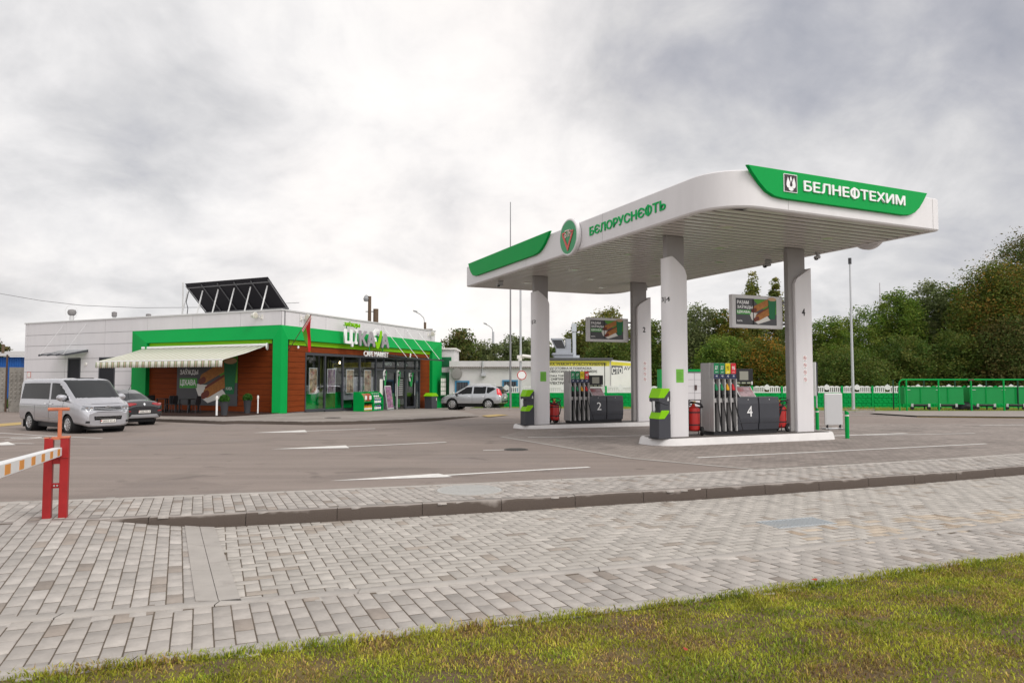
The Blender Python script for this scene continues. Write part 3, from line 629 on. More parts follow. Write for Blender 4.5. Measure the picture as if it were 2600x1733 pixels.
# ---------------------------------------------------------------- fuel pumps
def pump(b, a, z, no, grades, label):
    t = thing('fuel_pump', label, 'fuel pump', cw(b, a, z), NA, 'fuel pumps under the canopy')
    mb = MB()                                               # hose tower: four channels between ribs
    xs = [.0, .78]; mb.box(-.02, .80, .14, .50, .09, 1.93)
    for i in range(5): c = .0+i*.195; mb.box(max(-.02, c-.022), min(.80, c+.022), -.005, .14, .09, 1.5)
    for i in range(4): c = i*.195; mb.box(c+.03, c+.165, -.0, .14, 1.50, 1.93); mb.box(c+.022, c+.173, .03, .14, .86, .98)
    mb.build('hose_tower', PGREY, t, bevel=.008)
    mb = MB(); mb.box(-.025, -.02, .16, .5, .1, 1.92)
    for k in range(9): mb.box(-.03, -.02, .17+k*.036, .182+k*.036, .1, 1.92)
    mb.build('ribbed_side', PGREY, t)
    mb = MB()
    for i in range(4): c = i*.195; mb.box(c+.022, c+.173, .120, .139, .98, 1.5); mb.box(c+.022, c+.173, .120, .139, .10, .86)
    mb.build('hose_channel', BLACK, t)
    GC = {'ДТ': mat('diesel_green', (.012, .22, .085), .4), '92': mat('petrol_yellow', (.72, .58, .01), .4), '95': mat('petrol_red', (.60, .02, .03), .4)}
    NAVY = mat('plate_navy', (.02, .03, .09), .4)
    for i, (gr, nn) in enumerate(grades):
        c = i*.195; mb = MB(); mb.box(c+.012, c+.182, -.006, .0, 1.64, 1.925); gp = mb.build('grade_plate', GC[gr], t)
        text(gr, WTXT if gr != '92' else mat('olive_ink', (.18, .16, .01), .5), gp, frame((c+.045, -.006, 1.745), (1, 0, 0), (0, -1, 0)), .10, .10, .003, .01)
        mb = MB(); mb.box(c+.055, c+.14, -.0075, -.005, 1.68, 1.69); mb.build('small_print', WTXT, gp)
        mb = MB(); mb.box(c+.012, c+.182, -.006, .0, 1.51, 1.632); npl = mb.build('hose_number', NAVY, t); text(nn, WTXT, npl, frame((c+.065, -.006, 1.555), (1, 0, 0), (0, -1, 0)), .06, .045, .003, .01)
        NC = {'ДТ': GC['ДТ'], '92': mat('nozzle_amber', (.72, .36, .01), .4), '95': GC['95']}[gr]
        mb = MB(); mb.cyl((c+.06, .09, 1.47), (c+.085, .05, 1.33), .014); no_ = mb.build('nozzle', METAL, t)
        mb = MB(); mb.prism([(c+.062, .0, 1.36), (c+.085, .0, 1.37), (c+.15, .0, 1.24), (c+.15, .0, 1.19), (c+.075, .0, 1.19), (c+.06, .0, 1.25)], (0, .085, 0)); mb.build('nozzle_cover', NC, no_, bevel=.012)
        mb = MB(); mb.prism([(c+.075, .01, 1.2), (c+.125, .01, 1.2), (c+.14, .01, 1.03), (c+.10, .01, 1.02)], (0, .06, 0)); mb.cyl((c+.13, -.01, 1.06), (c+.13, .0, 1.06), .016); mb.build('grip', BLACK, no_, bevel=.01)
        sw = (.13, .17, .20, .30)[i]; pts = []
        for s in np.linspace(0, 1, 22):
            if s < .78: q = s/.78; pts.append((c+.12+sw*q**1.6, .02-.05*math.sin(q*3.1), 1.03-.93*q**.9))
            else: q = (s-.78)/.22; pts.append((c+.12+sw*(1-q*1.05), .03+.08*q, .10-.05*math.sin(q*math.pi)+.05*q))
        mb = MB(); mb.tube(pts, .014, 8); mb.build('hose', BLACK, t, smooth=True)
    for i, x in enumerate((.80, 1.56)):                     # hydraulics cabinets
        mb = MB(); P_ = [(0.01, .10), (-.03, .36), (-.035, .42), (-.03, .82), (-.0, 1.0), (.45, 1.0), (.45, .10)]
        mb.prism([(x, y, zq) for y, zq in P_], (.725, 0, 0)); cb = mb.build('cabinet', DGREY, t, bevel=.012)
        mb = MB(); mb.cyl((x+.37, -.022, .93), (x+.37, .0, .935), .016); mb.build('lock', STEEL, cb)
        mb = MB(); mb.box(x+.005, x+.72, -.034, .0, .30, .335); mb.build('cabinet_band', mat('panel_charcoal', (.04, .041, .048), .5), cb)
    text(str(no), WTXT, t, frame((1.10, -.039, .47), (1, 0, 0), (0, -1, 0)), .19, .29, .006, .0, 'pump_number')
    mb = MB(); mb.box(.02, 2.26, .05, .46, .0, .10); mb.build('plinth', BLACK, t)
    mb = MB(); mb.box(.80, 1.47, .10, .40, 1.34, 1.78); d = mb.build('display_head', BLACK, t, bevel=.015)
    mb = MB(); mb.box(.98, 1.29, .092, .101, 1.47, 1.71); mb.build('display_screen', mat('lcd_screen', (.30, .30, .25), .15), d)
    mb = MB()
    for k in range(3): mb.box(.86+k*.19, 1.0+k*.19, .092, .101, 1.37, 1.41)
    mb.build('price_display', mat('lcd_green', (.33, .36, .25), .2), d); mb = MB(); mb.box(1.40, 1.44, .092, .101, 1.34, 1.43); mb.build('label', WTXT, d)
    mb = MB(); mb.box(.81, .95, .2, .38, .99, 1.36); mb.box(.95, 1.40, .28, .38, .99, 1.30); mb.build('display_post', mat('post_grey', (.30, .29, .28), .5), t)
    mb = MB(); mb.hexa([(.93, .03, 1.01), (1.50, .03, 1.01), (1.44, .19, 1.29), (.87, .19, 1.29)], (0, .02, .012)); ad = mb.build('advert_board', STEEL, t)
    mb = MB(); mb.hexa([(.955, .027, 1.025), (1.475, .027, 1.025), (1.425, .183, 1.278), (.905, .183, 1.278)], (0, -.003, -.002)); mb.build('advert_print', mat('print_mauve', (.42, .30, .32), .4, var=.7, vscale=5, dirt=((.30, .04, .04), 4, .5, .8)), ad)
    return t
pump(2.47, 3.32, -.065, 4, [('ДТ', '44'), ('ДТ', '43'), ('92', '42'), ('95', '41')], 'grey four-hose fuel pump numbered 4 with dark cabinets, on the front island')
pump(2.62, 11.42, -.215, 2, [('ДТ', '24'), ('ДТ', '23'), ('92', '22'), ('95', '21')], 'grey four-hose fuel pump numbered 2 with dark cabinets, on the back island')
# ---------------------------------------------------------------- glove and waste stands
def stand(b, a, z, label):
    t = thing('service_stand', label, 'dispenser stand', cw(b, a, z), NA, 'glove and waste stands at the islands'); t.scale = (.60, .92, 1); D = .44
    def pr(name, m, poly, par=t, y0=0, d=D, bv=.012): mb = MB(); mb.prism([(x, y0, zz) for x, zz in poly], (0, d, 0)); return mb.build(name, m, par, bevel=bv)
    pr('body', DGREY, [(.10, .02), (.60, .02), (.60, 1.14), (.10, .98)], y0=.02, d=D-.04)
    pr('lower_bin', DGREY, [(.0, .0), (.60, .0), (.60, .62), (.48, .63), (.30, .52), (.0, .50)])
    pr('bin_lid', LIME, [(-.02, .50), (.27, .50), (.52, .66), (.52, .71), (.14, .71)], y0=-.012, d=D+.024)
    pr('head', DGREY, [(.0, .93), (.60, .93), (.60, 1.20), (.52, 1.20), (.30, 1.05), (.0, 1.02)]); pr('head_underside', DGREY, [(.0, .935), (.30, .86), (.50, .84), (.50, .935)], y0=.003, d=D-.006)
    pr('head_lid', LIME, [(-.03, 1.02), (.27, 1.02), (.56, 1.22), (.56, 1.26), (.14, 1.26)], y0=-.012, d=D+.024)
    mb = MB(); mb.box(-.06, .64, .0, D, 0, .02); mb.build('foot_plate', BLACK, t)
    mb = MB(); mb.lathe([(.055, 0), (.062, .004), (.048, .004), (.048, 0)], 18, (.32, .036, .70), 'y', False); mb.build('hand_badge', STEEL, t)
    mb = MB(); mb.prism([(.42, -.004, .95), (.53, -.004, .95), (.48, -.004, 1.06)], (0, .004, 0)); mb.build('warning_triangle', STEEL, t)
    mb = MB()                                                # torn-off gloves hanging from the slot
    for k in range(4): mb.tube([(-.02, .18+k*.02, .94), (-.035, .17+k*.02, .82), (-.03, .15+.03*k, .70-.03*(k % 2))], .020, 6, .010)
    mb.build('hanging_gloves', mat('glove_film', (.75, .75, .75), .5), t, smooth=True)
stand(.34, 2.86, -.065, 'dark stand with lime lids and hanging white gloves, beside front column 3 4')
stand(.53, 10.98, -.215, 'dark stand with lime lids and hanging white gloves, beside back column 1 2')
# ---------------------------------------------------------------- wheeled fire extinguishers
def extinguisher():
    t = thing('fire_extinguisher', 'x', 'fire extinguisher', (0, 0, 0), 0, 'wheeled fire extinguishers on the islands')
    mb = MB(); mb.lathe([(.01, .1), (.12, .11), (.16, .15), (.16, .66), (.14, .72), (.06, .77), (.035, .79), (.035, .83), (.01, .84)], 20); mb.build('cylinder', mat('extinguisher_red', (.40, .018, .015), .3, var=.08), t, smooth=True)
    mb = MB(); mb.lathe([(.161, .27), (.168, .27), (.168, .30), (.161, .30)], 20, cap=False); mb.lathe([(.161, .60), (.168, .60), (.168, .63), (.161, .63)], 20); mb.build('strap', BLACK, t)
    for s in (-1, 1):
        mb = MB(); mb.lathe([(.03, -.025), (.11, -.03), (.12, -.015), (.12, .015), (.11, .03), (.03, .025)], 20, (s*.17, .10, .12), 'x'); w = mb.build('wheel', RUBBER, t, smooth=True)
        mb = MB(); mb.lathe([(.005, -.03), (.035, -.03), (.035, .03), (.005, .03)], 12, (s*.17, .10, .12), 'x'); mb.build('hub', STEEL, w)
    mb = MB()
    for s in (-1, 1): mb.tube([(s*.13, .13, .12), (s*.13, .16, .70), (s*.13, .22, .95)], .012, 6)
    mb.tube([(-.13, .22, .95), (.13, .22, .95)], .012, 6); mb.tube([(-.12, -.1, .02), (-.12, -.1, .2)], .01, 6); mb.tube([(.12, -.1, .02), (.12, -.1, .2)], .01, 6); mb.build('frame', BLACK, t)
    mb = MB()
    for k in range(2): mb.tube([(.19*math.cos(q)*(1+.1*k), .17*math.sin(q)-.01, .78+.045*k+.09*math.sin(q*1+k)) for q in np.linspace(0, 6.28, 24)], .018, 7)
    mb.tube([(.14, -.05, .82), (.15, -.15, .6), (.08, -.155, .35), (-.08, -.15, .25)], .017, 7); mb.build('hose', BLACK, t, smooth=True)
    mb = MB(); mb.cyl((0, 0, .83), (0, 0, .90), .03); mb.box(-.05, .05, -.012, .012, .88, .91); mb.build('valve', mat('brass', (.5, .35, .1), .35, .8), t)
    return t
fe = extinguisher(); fe.scale = (1.18, 1.18, 1.0); fe.location = cw(2.02, 3.62, -.07); fe.rotation_euler.z = NA+R(150); fe['label'] = 'red wheeled extinguisher between column 3 4 and the left side of pump 4'
dup(fe, cw(5.12, 3.66, -.07), NA+R(-80), 'red wheeled extinguisher between pump 4 and column 4')
dup(fe, cw(2.08, 11.72, -.22), NA+R(20), 'red wheeled extinguisher between column 1 2 and pump 2 at the back')
# ================================================================ CAFE MARKET BUILDING
# wall frames: (a, o, z) along the terrace wall / along the entrance wall, o = metres out from the wall
CB = Vector((-12.523, 38.694, 0)); eL = Vector((-.9017, .4324, 0)); eR = Vector((.3392, .9407, 0)); nL = Vector((-.4324, -.9017, 0)); nR = Vector((.9407, -.3392, 0))
def fr4(e, n): return Matrix(((e.x, n.x, 0, 0), (e.y, n.y, 0, 0), (0, 0, 1, 0), (0, 0, 0, 1)))
TL, TR = fr4(eL, nL), fr4(eR, nR)
def WL(a, o, z): return eL*a+nL*o+Vector((0, 0, z))
def WR(b, o, z): return eR*b+nR*o+Vector((0, 0, z))
def hitR(u, v, o=0.0):
    d = pixdir(u, v); p0 = CB+nR*o; M = Matrix(((d.x, -eR.x), (d.y, -eR.y))); t, s = M.inverted() @ Vector((p0.x, p0.y)); return s, CZ+t*d.z
def FL(a, o, z): return frame(WL(a, o, z), -eL, nL)          # text frames, reading left to right
def FR(b, o, z): return frame(WR(b, o, z), eR, nR)
caf = thing('cafe_building', 'long white cafe and shop building with green frames and wood cladding beyond the forecourt', 'building', CB)
ZR = 5.2; CLAD = mat('wood_cladding', (.205, .044, .011), .6, var=.30, vscale=3, bump=.2, bscale=12, spec=.08)
_n = CLAD.node_tree.nodes; _l = CLAD.node_tree.links; _m = _n.new('ShaderNodeMapping'); _m.inputs['Scale'].default_value = (.35, .35, 9)
_l.new(_n['Texture Coordinate'].outputs['Object'], _m.inputs['Vector'])
for q in [x for x in _n if x.type == 'TEX_NOISE']: _l.new(_m.outputs[0], q.inputs['Vector'])
DARKW = mat('dark_reveal', (.02, .02, .024), .6)
# --- walls: structural slabs
mb = MB(TL); mb.box(0, 10.7, -.3, -.04, -1.0, 3.6); mb.box(10.7, 12.0, -.3, -.01, -1.0, 3.6); mb.box(0, 22.9, -.3, -.02, 3.6, ZR); mb.box(11.98, 22.9, -.3, -.02, -1.0, 3.6)
mb.T = TR; mb.box(0, 2.2, -.3, -.04, -1.0, 3.6); mb.box(2.2, 16.33, -.3, -.04, 2.86, 3.6); mb.box(16.33, 18.9, -.3, -.04, -1.4, 3.6); mb.box(.3, 18.9, -.3, -.02, 3.6, ZR)
mb.T = Matrix.Translation(eR*18.9) @ TL; mb.box(.3, 22.9, .0, .3, -1.4, ZR); mb.T = Matrix.Translation(eL*22.9) @ TR; mb.box(0.0, 18.9, .0, .3, -1.2, ZR)
mb.build('wall', mat('wall_joint_grey', (.20, .20, .21), .7), caf)
mb = MB(); q = [eL*.05+eR*.05, eL*22.85+eR*.05, eL*22.85+eR*18.85, eL*.05+eR*18.85]; mb.hexa([p+Vector((0, 0, 4.9)) for p in q], (0, 0, .1)); mb.build('roof', mat('roof_membrane', (.3, .3, .3), .8), caf)
# --- white cassette panels
def cassettes(T, xs, zs, o=0.0, th=.02):
    mb = MB(T)
    for x0, x1 in zip(xs[:-1], xs[1:]):
        for z0, z1 in zip(zs[:-1], zs[1:]): mb.box(x0+.011, x1-.011, o, o+th, z0+.011, z1-.011)
    return mb
mb = cassettes(TL, [0, 2.99, 6.8, 10.68, 14.58, 18.5, 22.6, 22.9], [4.34, ZR-.06]); 
for x0, x1 in ((12.0, 14.58), (14.58, 18.5), (18.5, 22.6), (22.6, 22.9)):
    for z0, z1 in ((3.61, 4.4), (2.72, 3.61), (1.88, 2.72), (1.02, 1.88), (.2, 1.02), (-.7, .2)):
        z1 = min(z1, 4.34)
        xs = [(x0, x1)]
        for d0, d1 in ((13.55, 15.12), (16.9, 18.23)):
            if z0 < 2.70: xs = [s for q0, q1 in xs for s in ((q0, min(q1, d0)), (max(q0, d1), q1)) if s[1]-s[0] > .05]
        for q0, q1 in xs:
            mb.box(q0+.011, q1-.011, 0, .02, z0+.011, z1-.011)
mb.T = TR
for x0, x1 in zip([0.0, 1.55, 4.1, 7.4, 10.6, 13.9, 16.9], [1.55, 4.1, 7.4, 10.6, 13.9, 16.9, 18.9]): mb.box(x0+.011, x1-.011, 0, .02, 4.34, ZR-.06)
mb.build('white_cladding', WHITE, caf)
mb = MB(); mb.prism([WL(-.05, .07, ZR-.07)]*1+[WL(22.95, .07, ZR-.07), WL(22.95, .07, ZR+.02), WL(-.05, .07, ZR+.02)], -nL*.4); mb.prism([WR(-.05, .07, ZR-.069), WR(18.98, .07, ZR-.069), WR(18.98, .07, ZR+.021), WR(-.05, .07, ZR+.021)], -nR*.4); mb.build('parapet_cap', STEEL, caf, bevel=.01)
# --- green picture frames: sloping faces, mitred corners, dark reveal inside
OUT0, IN0 = .05, .26
def hitL(u, v, o=0.0):
    d = pixdir(u, v); p0 = CB+nL*o; M = Matrix(((d.x, -eL.x), (d.y, -eL.y))); t, s = M.inverted() @ Vector((p0.x, p0.y)); return s, CZ+t*d.z
def gframe(W, x0, x1, w0, w1, zb0, zb1, name):
    ap = (nL+nR).normalized()
    def P(x, o, z): return W(x, o, z)
    o4 = [P(x0, OUT0, zb0), P(x0, OUT0, 4.34), P(x1, OUT0, 4.34), P(x1, OUT0, zb1)]
    if abs(x0) < .01: o4[0] = ap*OUT0*1.3+Vector((0, 0, zb0)); o4[1] = ap*OUT0*1.3+Vector((0, 0, 4.34))
    i4 = [P(w0, IN0, zb0), P(w0, IN0, 3.57), P(w1, IN0, 3.57), P(w1, IN0, zb1)]; r4 = [P(w0, -.05, zb0), P(w0, -.05, 3.57), P(w1, -.05, 3.57), P(w1, -.05, zb1)]
    b4 = [P(x0, -.05, zb0), P(x0, -.05, 4.34), P(x1, -.05, 4.34), P(x1, -.05, zb1)]
    mb = MB(); vs = o4+i4+r4+b4
    fs = [(i, i+1, 5+i, 4+i) for i in range(3)]+[(4+i, 5+i, 9+i, 8+i) for i in range(3)]+[(12+i, 13+i, 1+i, i) for i in range(3)]+[(0, 4, 8, 12), (3, 15, 11, 7)]
    mb.add(vs, fs); return mb.build(name, GREEN, caf, bevel=.012)
gframe(WL, 0, 11.98, max(.08, hitL(691, 960, IN0)[0]), hitL(371, 900, IN0)[0], -.44, -.75, 'green_frame'); gframe(WR, 0, 20.1, max(.08, hitR(730, 960, IN0)[0]), hitR(1098, 960, IN0)[0], -.44, -1.05, 'green_frame')
mb = MB(TR); mb.box(18.95, 20.05, -.35, -.06, -1.05, 4.30); mb.build('screen_wing', GREEN, caf)
mb = MB(TL); mb.box(.62, 10.7, .0, .05, 3.36, 3.56); mb.T = TR; mb.box(.64, 18.54, .0, .05, 3.30, 3.56); mb.build('lime_strip', LIME, caf)
# --- wood cladding boards
def boards(T, spans, o=.0):
    mb = MB(T)
    for x0, x1, z0, z1 in spans:
        z = z0
        while z < z1-.02: mb.box(x0, x1, o-.03, o, z+.008, min(z+.30, z1)); z += .308
    wc = mb.build('wood_cladding', CLAD, caf, bevel=.006); mb = MB(T)
    for x0, x1, z0, z1 in spans: mb.box(x0, x1, o-.036, o-.031, z0, z1)
    mb.build('cladding_gap', mat('gap_dark', (.025, .012, .008), .8), wc); return wc
boards(TL, [(.62, 3.12, -.40, 3.34), (3.12, 8.0, -.40, -.05), (3.12, 8.0, 3.0, 3.34), (8.0, 10.7, -.40, 3.34)]); boards(TL, [(3.1, 8.05, -.1, 3.05)], -.035)
boards(TR, [(.64, 2.16, -.42, 3.28), (2.16, 16.4, 2.93, 3.28), (16.4, 18.54, -.95, 3.28)])
mb = MB(TR)
for k in range(20): b = .3+k*.82; mb.box(b, b+.82, -.06, .012 if b < 2 else .03, -1.3, -.40-.033*b-.06)
mb.build('plinth', mat('plinth_dark', (.04, .042, .05), .6), caf)
# --- shop windows: frame bars, panes, doors
def zbot(b): return -.38-.030*(b-2.2)
mb = MB(TR)
POST = [2.2, 4.11, 6.01, 7.95, 9.96, 11.02, 12.74, 14.07, 15.63, 16.33]
for i, b in enumerate(POST): mb.box(b-.045, b+.045, -.10, .03, zbot(b)-.02, 2.86)
mb.box(2.16, 16.37, -.10, .035, 2.78, 2.90)
for b0, b1 in zip(POST[:-1], POST[1:]):
    z = max(zbot(b0), zbot(b1))
    if b0 < 11: mb.box(b0+.045, b1-.045, -.09, .03, z-.09, z+.06)
    if b0 > 9.9: mb.box(b0+.045, b1-.045, -.09, .028, 1.98, 2.10)
mb.build('window_frame', FRAME, caf)
SG = glass('shop_glass', (.90, .93, .93), .045)
for b0, b1 in zip(POST[:-1], POST[1:]):
    mb = MB(TR); mb.box(b0+.02, b1-.02, -.04, -.028, zbot(b1), 2.82); mb.build('window', SG, caf)
for b0, b1 in ((11.02, 12.74), (14.07, 15.63)):
    mb = MB(TR)
    for x0, x1 in ((b0+.06, b0+.18), (b1-.18, b1-.06)): mb.box(x0, x1, -.01, .045, zbot(b0)+.0, 1.97)
    mb.box(b0+.18, b1-.18, -.01, .045, 1.85, 1.97); mb.box(b0+.18, b1-.18, -.01, .045, zbot(b0), zbot(b0)+.14); d = mb.build('door', FRAME, caf)
    mb = MB(TR); mb.cyl((b1-.26, .09, .2), (b1-.26, .09, 1.1), .02); mb.build('handle', STEEL, d)
mb = MB(TR); mb.box(12.70, 12.80, .03, .09, -.72, 2.0); mb.build('door_jamb', STEEL, caf)
def pin(par, M, w, h, m1, m2):                               # the map-pin letter: pale left arc, green right stroke with dot
    mb = MB(M); L = []; n = 14
    arc = [(w*(.45+.45*math.cos(t)), h*(.70+.30*math.sin(t))) for t in np.linspace(R(60), R(200), n)]; arc2 = [(w*(.47+.24*math.cos(t)), h*(.70+.17*math.sin(t))) for t in np.linspace(R(200), R(60), n)]
    for i in range(n-1): mb.prism([(*arc[i], 0), (*arc[i+1], 0), (*arc2[n-2-i], 0), (*arc2[n-1-i], 0)], (0, 0, .06))
    mb.prism([(0.03*w, h*.58, 0), (.30*w, h*.55, 0), (.42*w, h*.30, 0), (.20*w, h*.32, 0)], (0, 0, .06)); a = mb.build('pin_letter', m1, par)
    mb = MB(M); c = [(.18, .34), (.36, .02), (.50, -.02), (.64, .04), (.82, .35), (.96, .68), (.98, .86), (.90, .93), (.80, .88), (.70, .60), (.52, .24), (.36, .36)]
    mb.prism([(x*w, y*h, .005) for x, y in c[:6]]+[(x*w, y*h, .005) for x, y in c[6:]], (0, 0, .07)); mb.build('pin_stroke', m2, a, bevel=.006)
    mb = MB(M); mb.cyl((w*.52, h*.70, .02), (w*.52, h*.70, .08), h*.085, n=16); mb.build('pin_dot', mat('sign_grey', (.33, .31, .33), .5), a)
for (u, v, w) in ((1010, 955, .40), (977, 955, .28), (1042, 956, .46)):
    b, z = hitR(u-5, v+25, -.02); pin(caf, FR(b, -.02, z), w*1.4, 1.15, WTXT, mat('decal_green', (.02, .34, .08), .4))
# posters hung in the windows
FOOD = mat('food_print', (.42, .30, .20), .5, var=.9, vscale=4, dirt=((.25, .03, .02), 3.0, .52, .9)); FOOD2 = mat('food_print_violet', (.30, .22, .24), .5, var=.9, vscale=5, dirt=((.10, .02, .12), 3.0, .5, .9))
for i, (b, z0, z1, w) in enumerate(((2.62, .55, 2.06, .80), (4.42, .55, 2.03, .86), (6.45, .50, 2.02, .88), (8.55, .48, 2.0, .90))):
    mb = MB(TR); mb.box(b, b+w, -.075, -.055, z0, z1); fr_ = mb.build('poster', STEEL, caf)
    mb = MB(TR); mb.box(b+.05, b+w-.05, -.054, -.050, z0+.05, z1-.05); mb.build('poster_print', [FOOD, FOOD2, FOOD, FOOD][i], fr_)
mb = MB(TR)
for b0, b1, z0, z1 in ((11.15, 12.6, 2.28, 2.66), (12.95, 13.55, 2.28, 2.66), (14.2, 14.9, 2.28, 2.66), (5.25, 5.75, 1.5, 2.5)): mb.box(b0, b1, -.26, -.25, z0, z1)
mb.build('inner_sign', mat('sign_black', (.015, .015, .02), .5), caf)
text('АВТО', WTXT, caf, FR(11.45, -.24, 2.36), 1.0, .20, .005, .01); text('ВА', WTXT, caf, FR(13.0, -.24, 2.36), .5, .20, .005, .01); text('РЬ', WTXT, caf, FR(14.25, -.24, 2.36), .55, .20, .005, .01); text('Ы', WTXT, caf, FR(5.38, -.24, 1.95), .24, .16, .005, .01)
b, z = hitR(970, 984, .0); mb = MB(TR); mb.box(b-.28, b+.1, -.02, -.012, .15, 1.4); mb.build('opening_notice', CREAM, caf)
b, z = hitR(1019, 982, 0); mb = MB(TR); mb.box(b-.5, b+.35, -.02, -.012, -.02, 1.5); nt_ = mb.build('price_notice', mat('chalk_black', (.03, .03, .03), .6), caf)
mb = MB(TR)
for k in range(8): mb.box(b-.38, b+.22, -.012, -.008, 1.3-k*.15, 1.36-k*.15)
mb.build('notice_print', mat('chalk', (.5, .5, .5), .7), nt_)
# --- interior behind the glass
INT = mat('interior_wall', (.16, .14, .13), .8, var=.3); mb = MB(TR)
mb.box(1.5, 18.5, -6.2, -6.0, -1.2, 4.8); mb.box(1.3, 1.5, -6.0, -.3, -1.2, 4.8); mb.box(18.3, 18.5, -6.0, -.3, -1.2, 4.8); mb.box(1.5, 18.3, -6.0, -.3, 3.2, 3.4); mb.build('interior_wall', INT, caf)
mb = MB(TR); mb.hexa([(1.5, -6, -.42), (18.4, -6, -.88), (18.4, -.1, -.88), (1.5, -.1, -.42)], (0, 0, -.1)); mb.build('interior_floor', mat('floor_tile', (.22, .21, .20), .3), caf)
mb = MB(TR); mb.box(2.3, 4.05, -1.2, -.6, -.35, .62); mb.box(4.15, 7.8, -1.0, -.5, -.42, .58); mb.box(13.0, 15.5, -1.8, -1.2, -.7, .35); mb.build('counter', GREEN, caf)
mb = MB(TR)
for k in range(14): mb.box(4.2+k*.125, 4.24+k*.125, -.48, -.46, -.35, 2.6 if k % 2 else .8)
mb.build('slat_screen', mat('slat_olive', (.20, .22, .05), .5), caf)
mb = MB(TR); mb.box(2.35, 4.0, -.58, -.55, .55, .58)
for k in range(9): mb.box(2.4+k*.19, 2.44+k*.19, -.57, -.55, .58, .98)
mb.box(2.35, 4.0, -.58, -.55, .98, 1.02); mb.build('shelf_rail', STEEL, caf)
mb = MB(TR); mb.box(6.1, 9.9, -.20, -.18, .1, 1.55); mb.build('canopy_reflection', mat('reflection_mauve', (.34, .31, .35), .5, var=.25, vscale=.8), caf)  # mauve sheet added behind the panes, painting in the canopy's reflection
mb = MB(TR); mb.box(2.3, 3.5, -2.0, -1.6, 2.16, 2.28); mb.build('counter_lamp', mat('lamp_white', (.8, .8, .8), .4), caf)
em = bpy.data.materials.new('lamp_glow'); em.use_nodes = True; em.node_tree.nodes['Principled BSDF'].inputs['Emission Color'].default_value = (1, .75, .4, 1); em.node_tree.nodes['Principled BSDF'].inputs['Emission Strength'].default_value = 6
mb = MB(TR); mb.lathe([(.005, 2.36), (.05, 2.38), (.06, 2.44), (.03, 2.52), (.01, 2.54)], 10, (6.85, -.8, 0)); mb.build('pendant_bulb', em, caf, smooth=True)
# --- big sign letters
SGREY = mat('sign_grey', (.33, .31, .33), .5); sg = thing('shop_sign', 'large white and grey sign letters with a lime pin standing out from the green fascia', 'shop sign', CB)
text('Ц', WTXT, sg, FR(5.27, .50, 3.40), .95, 1.08, .10, .02); text('І', WTXT, sg, FR(6.42, .50, 3.58), .27, .94, .10, .02); text('К', SGREY, sg, FR(6.92, .50, 3.50), .92, .98, .10, .02); text('А', SGREY, sg, FR(7.84, .50, 3.48), 1.02, .99, .10, .03); text('А', SGREY, sg, FR(9.62, .50, 3.48), 1.05, .97, .10, .03)
pin(sg, FR(8.62, .52, 3.40), 1.12, 1.32, WTXT, LIME)
text('ЗАЎЖДЫ', LIME, sg, FR(5.25, .50, 4.60), 1.75, .34, .08, .008); text('CAFE MARKET', WTXT, sg, FR(7.55, .50, 2.86), 3.1, .34, .06, .003)
mb = MB(TR); mb.box(5.25, 7.05, .46, .49, 4.66, 4.70)
for b in (5.6, 6.7): mb.box(b, b+.05, .44, .48, 4.2, 4.70)
for b in (8.3, 10.0): mb.box(b, b+.05, .44, .48, 3.0, 3.6)
mb.box(5.4, 10.6, .42, .47, 4.15, 4.22); mb.box(5.4, 10.6, .42, .47, 3.62, 3.68); mb.build('support_frame', mat('support_green', (.01, .25, .05), .5), sg)
# --- glass entrance canopy on tie rods, and the one over the side doors
mb = MB(); mb.hexa([WR(10.85, .02, 3.16), WR(16.55, .02, 3.10), WR(16.5, 1.85, 2.78), WR(10.85, 1.85, 2.84)], (0, 0, .02)); cn = mb.build('entrance_canopy', glass('canopy_glass', (.55, .64, .56), .12), caf)
mb = MB(); mb.hexa([WR(10.8, 1.80, 2.79), WR(16.6, 1.80, 2.73), WR(16.6, 1.90, 2.73), WR(10.8, 1.90, 2.79)], (0, 0, .06))
for b in (10.8, 12.7, 14.6, 16.5): mb.hexa([WR(b, .0, 3.04-(b-9.9)*.007), WR(b+.06, .0, 3.04-(b-9.9)*.007), WR(b+.06, 1.85, 2.80-(b-9.9)*.007), WR(b, 1.85, 2.80-(b-9.9)*.007)], (0, 0, .09))
mb.build('canopy_rail', FRAME, cn)
for b in (10.92, 12.52, 14.26, 16.01): mb = MB(); mb.tube([WR(b, .0, 4.95), WR(b, 1.80, 2.86)], .016, 6); mb.build('tie_rod', WTXT, cn)
mb = MB(); mb.hexa([WL(16.2, .02, 3.28), WL(18.85, .02, 3.28), WL(18.85, 1.5, 2.92), WL(16.2, 1.5, 2.92)], (0, 0, .02)); cn = mb.build('side_canopy', glass('canopy_glass'), caf)
mb = MB(); mb.hexa([WL(16.18, 1.46, 2.88), WL(18.87, 1.46, 2.88), WL(18.87, 1.52, 2.88), WL(16.18, 1.52, 2.88)], (0, 0, .05))
for a in (16.18, 17.05, 17.95, 18.82): mb.hexa([WL(a, 0, 3.15), WL(a+.06, 0, 3.15), WL(a+.06, 1.5, 2.85), WL(a, 1.5, 2.85)], (0, 0, .12))
mb.build('canopy_rail', FRAME, cn)
for a in (16.44, 18.77): mb = MB(); mb.tube([WL(a, .02, 4.96), WL(a, 1.46, 2.95)], .012, 6); mb.build('tie_rod', STEEL, cn)
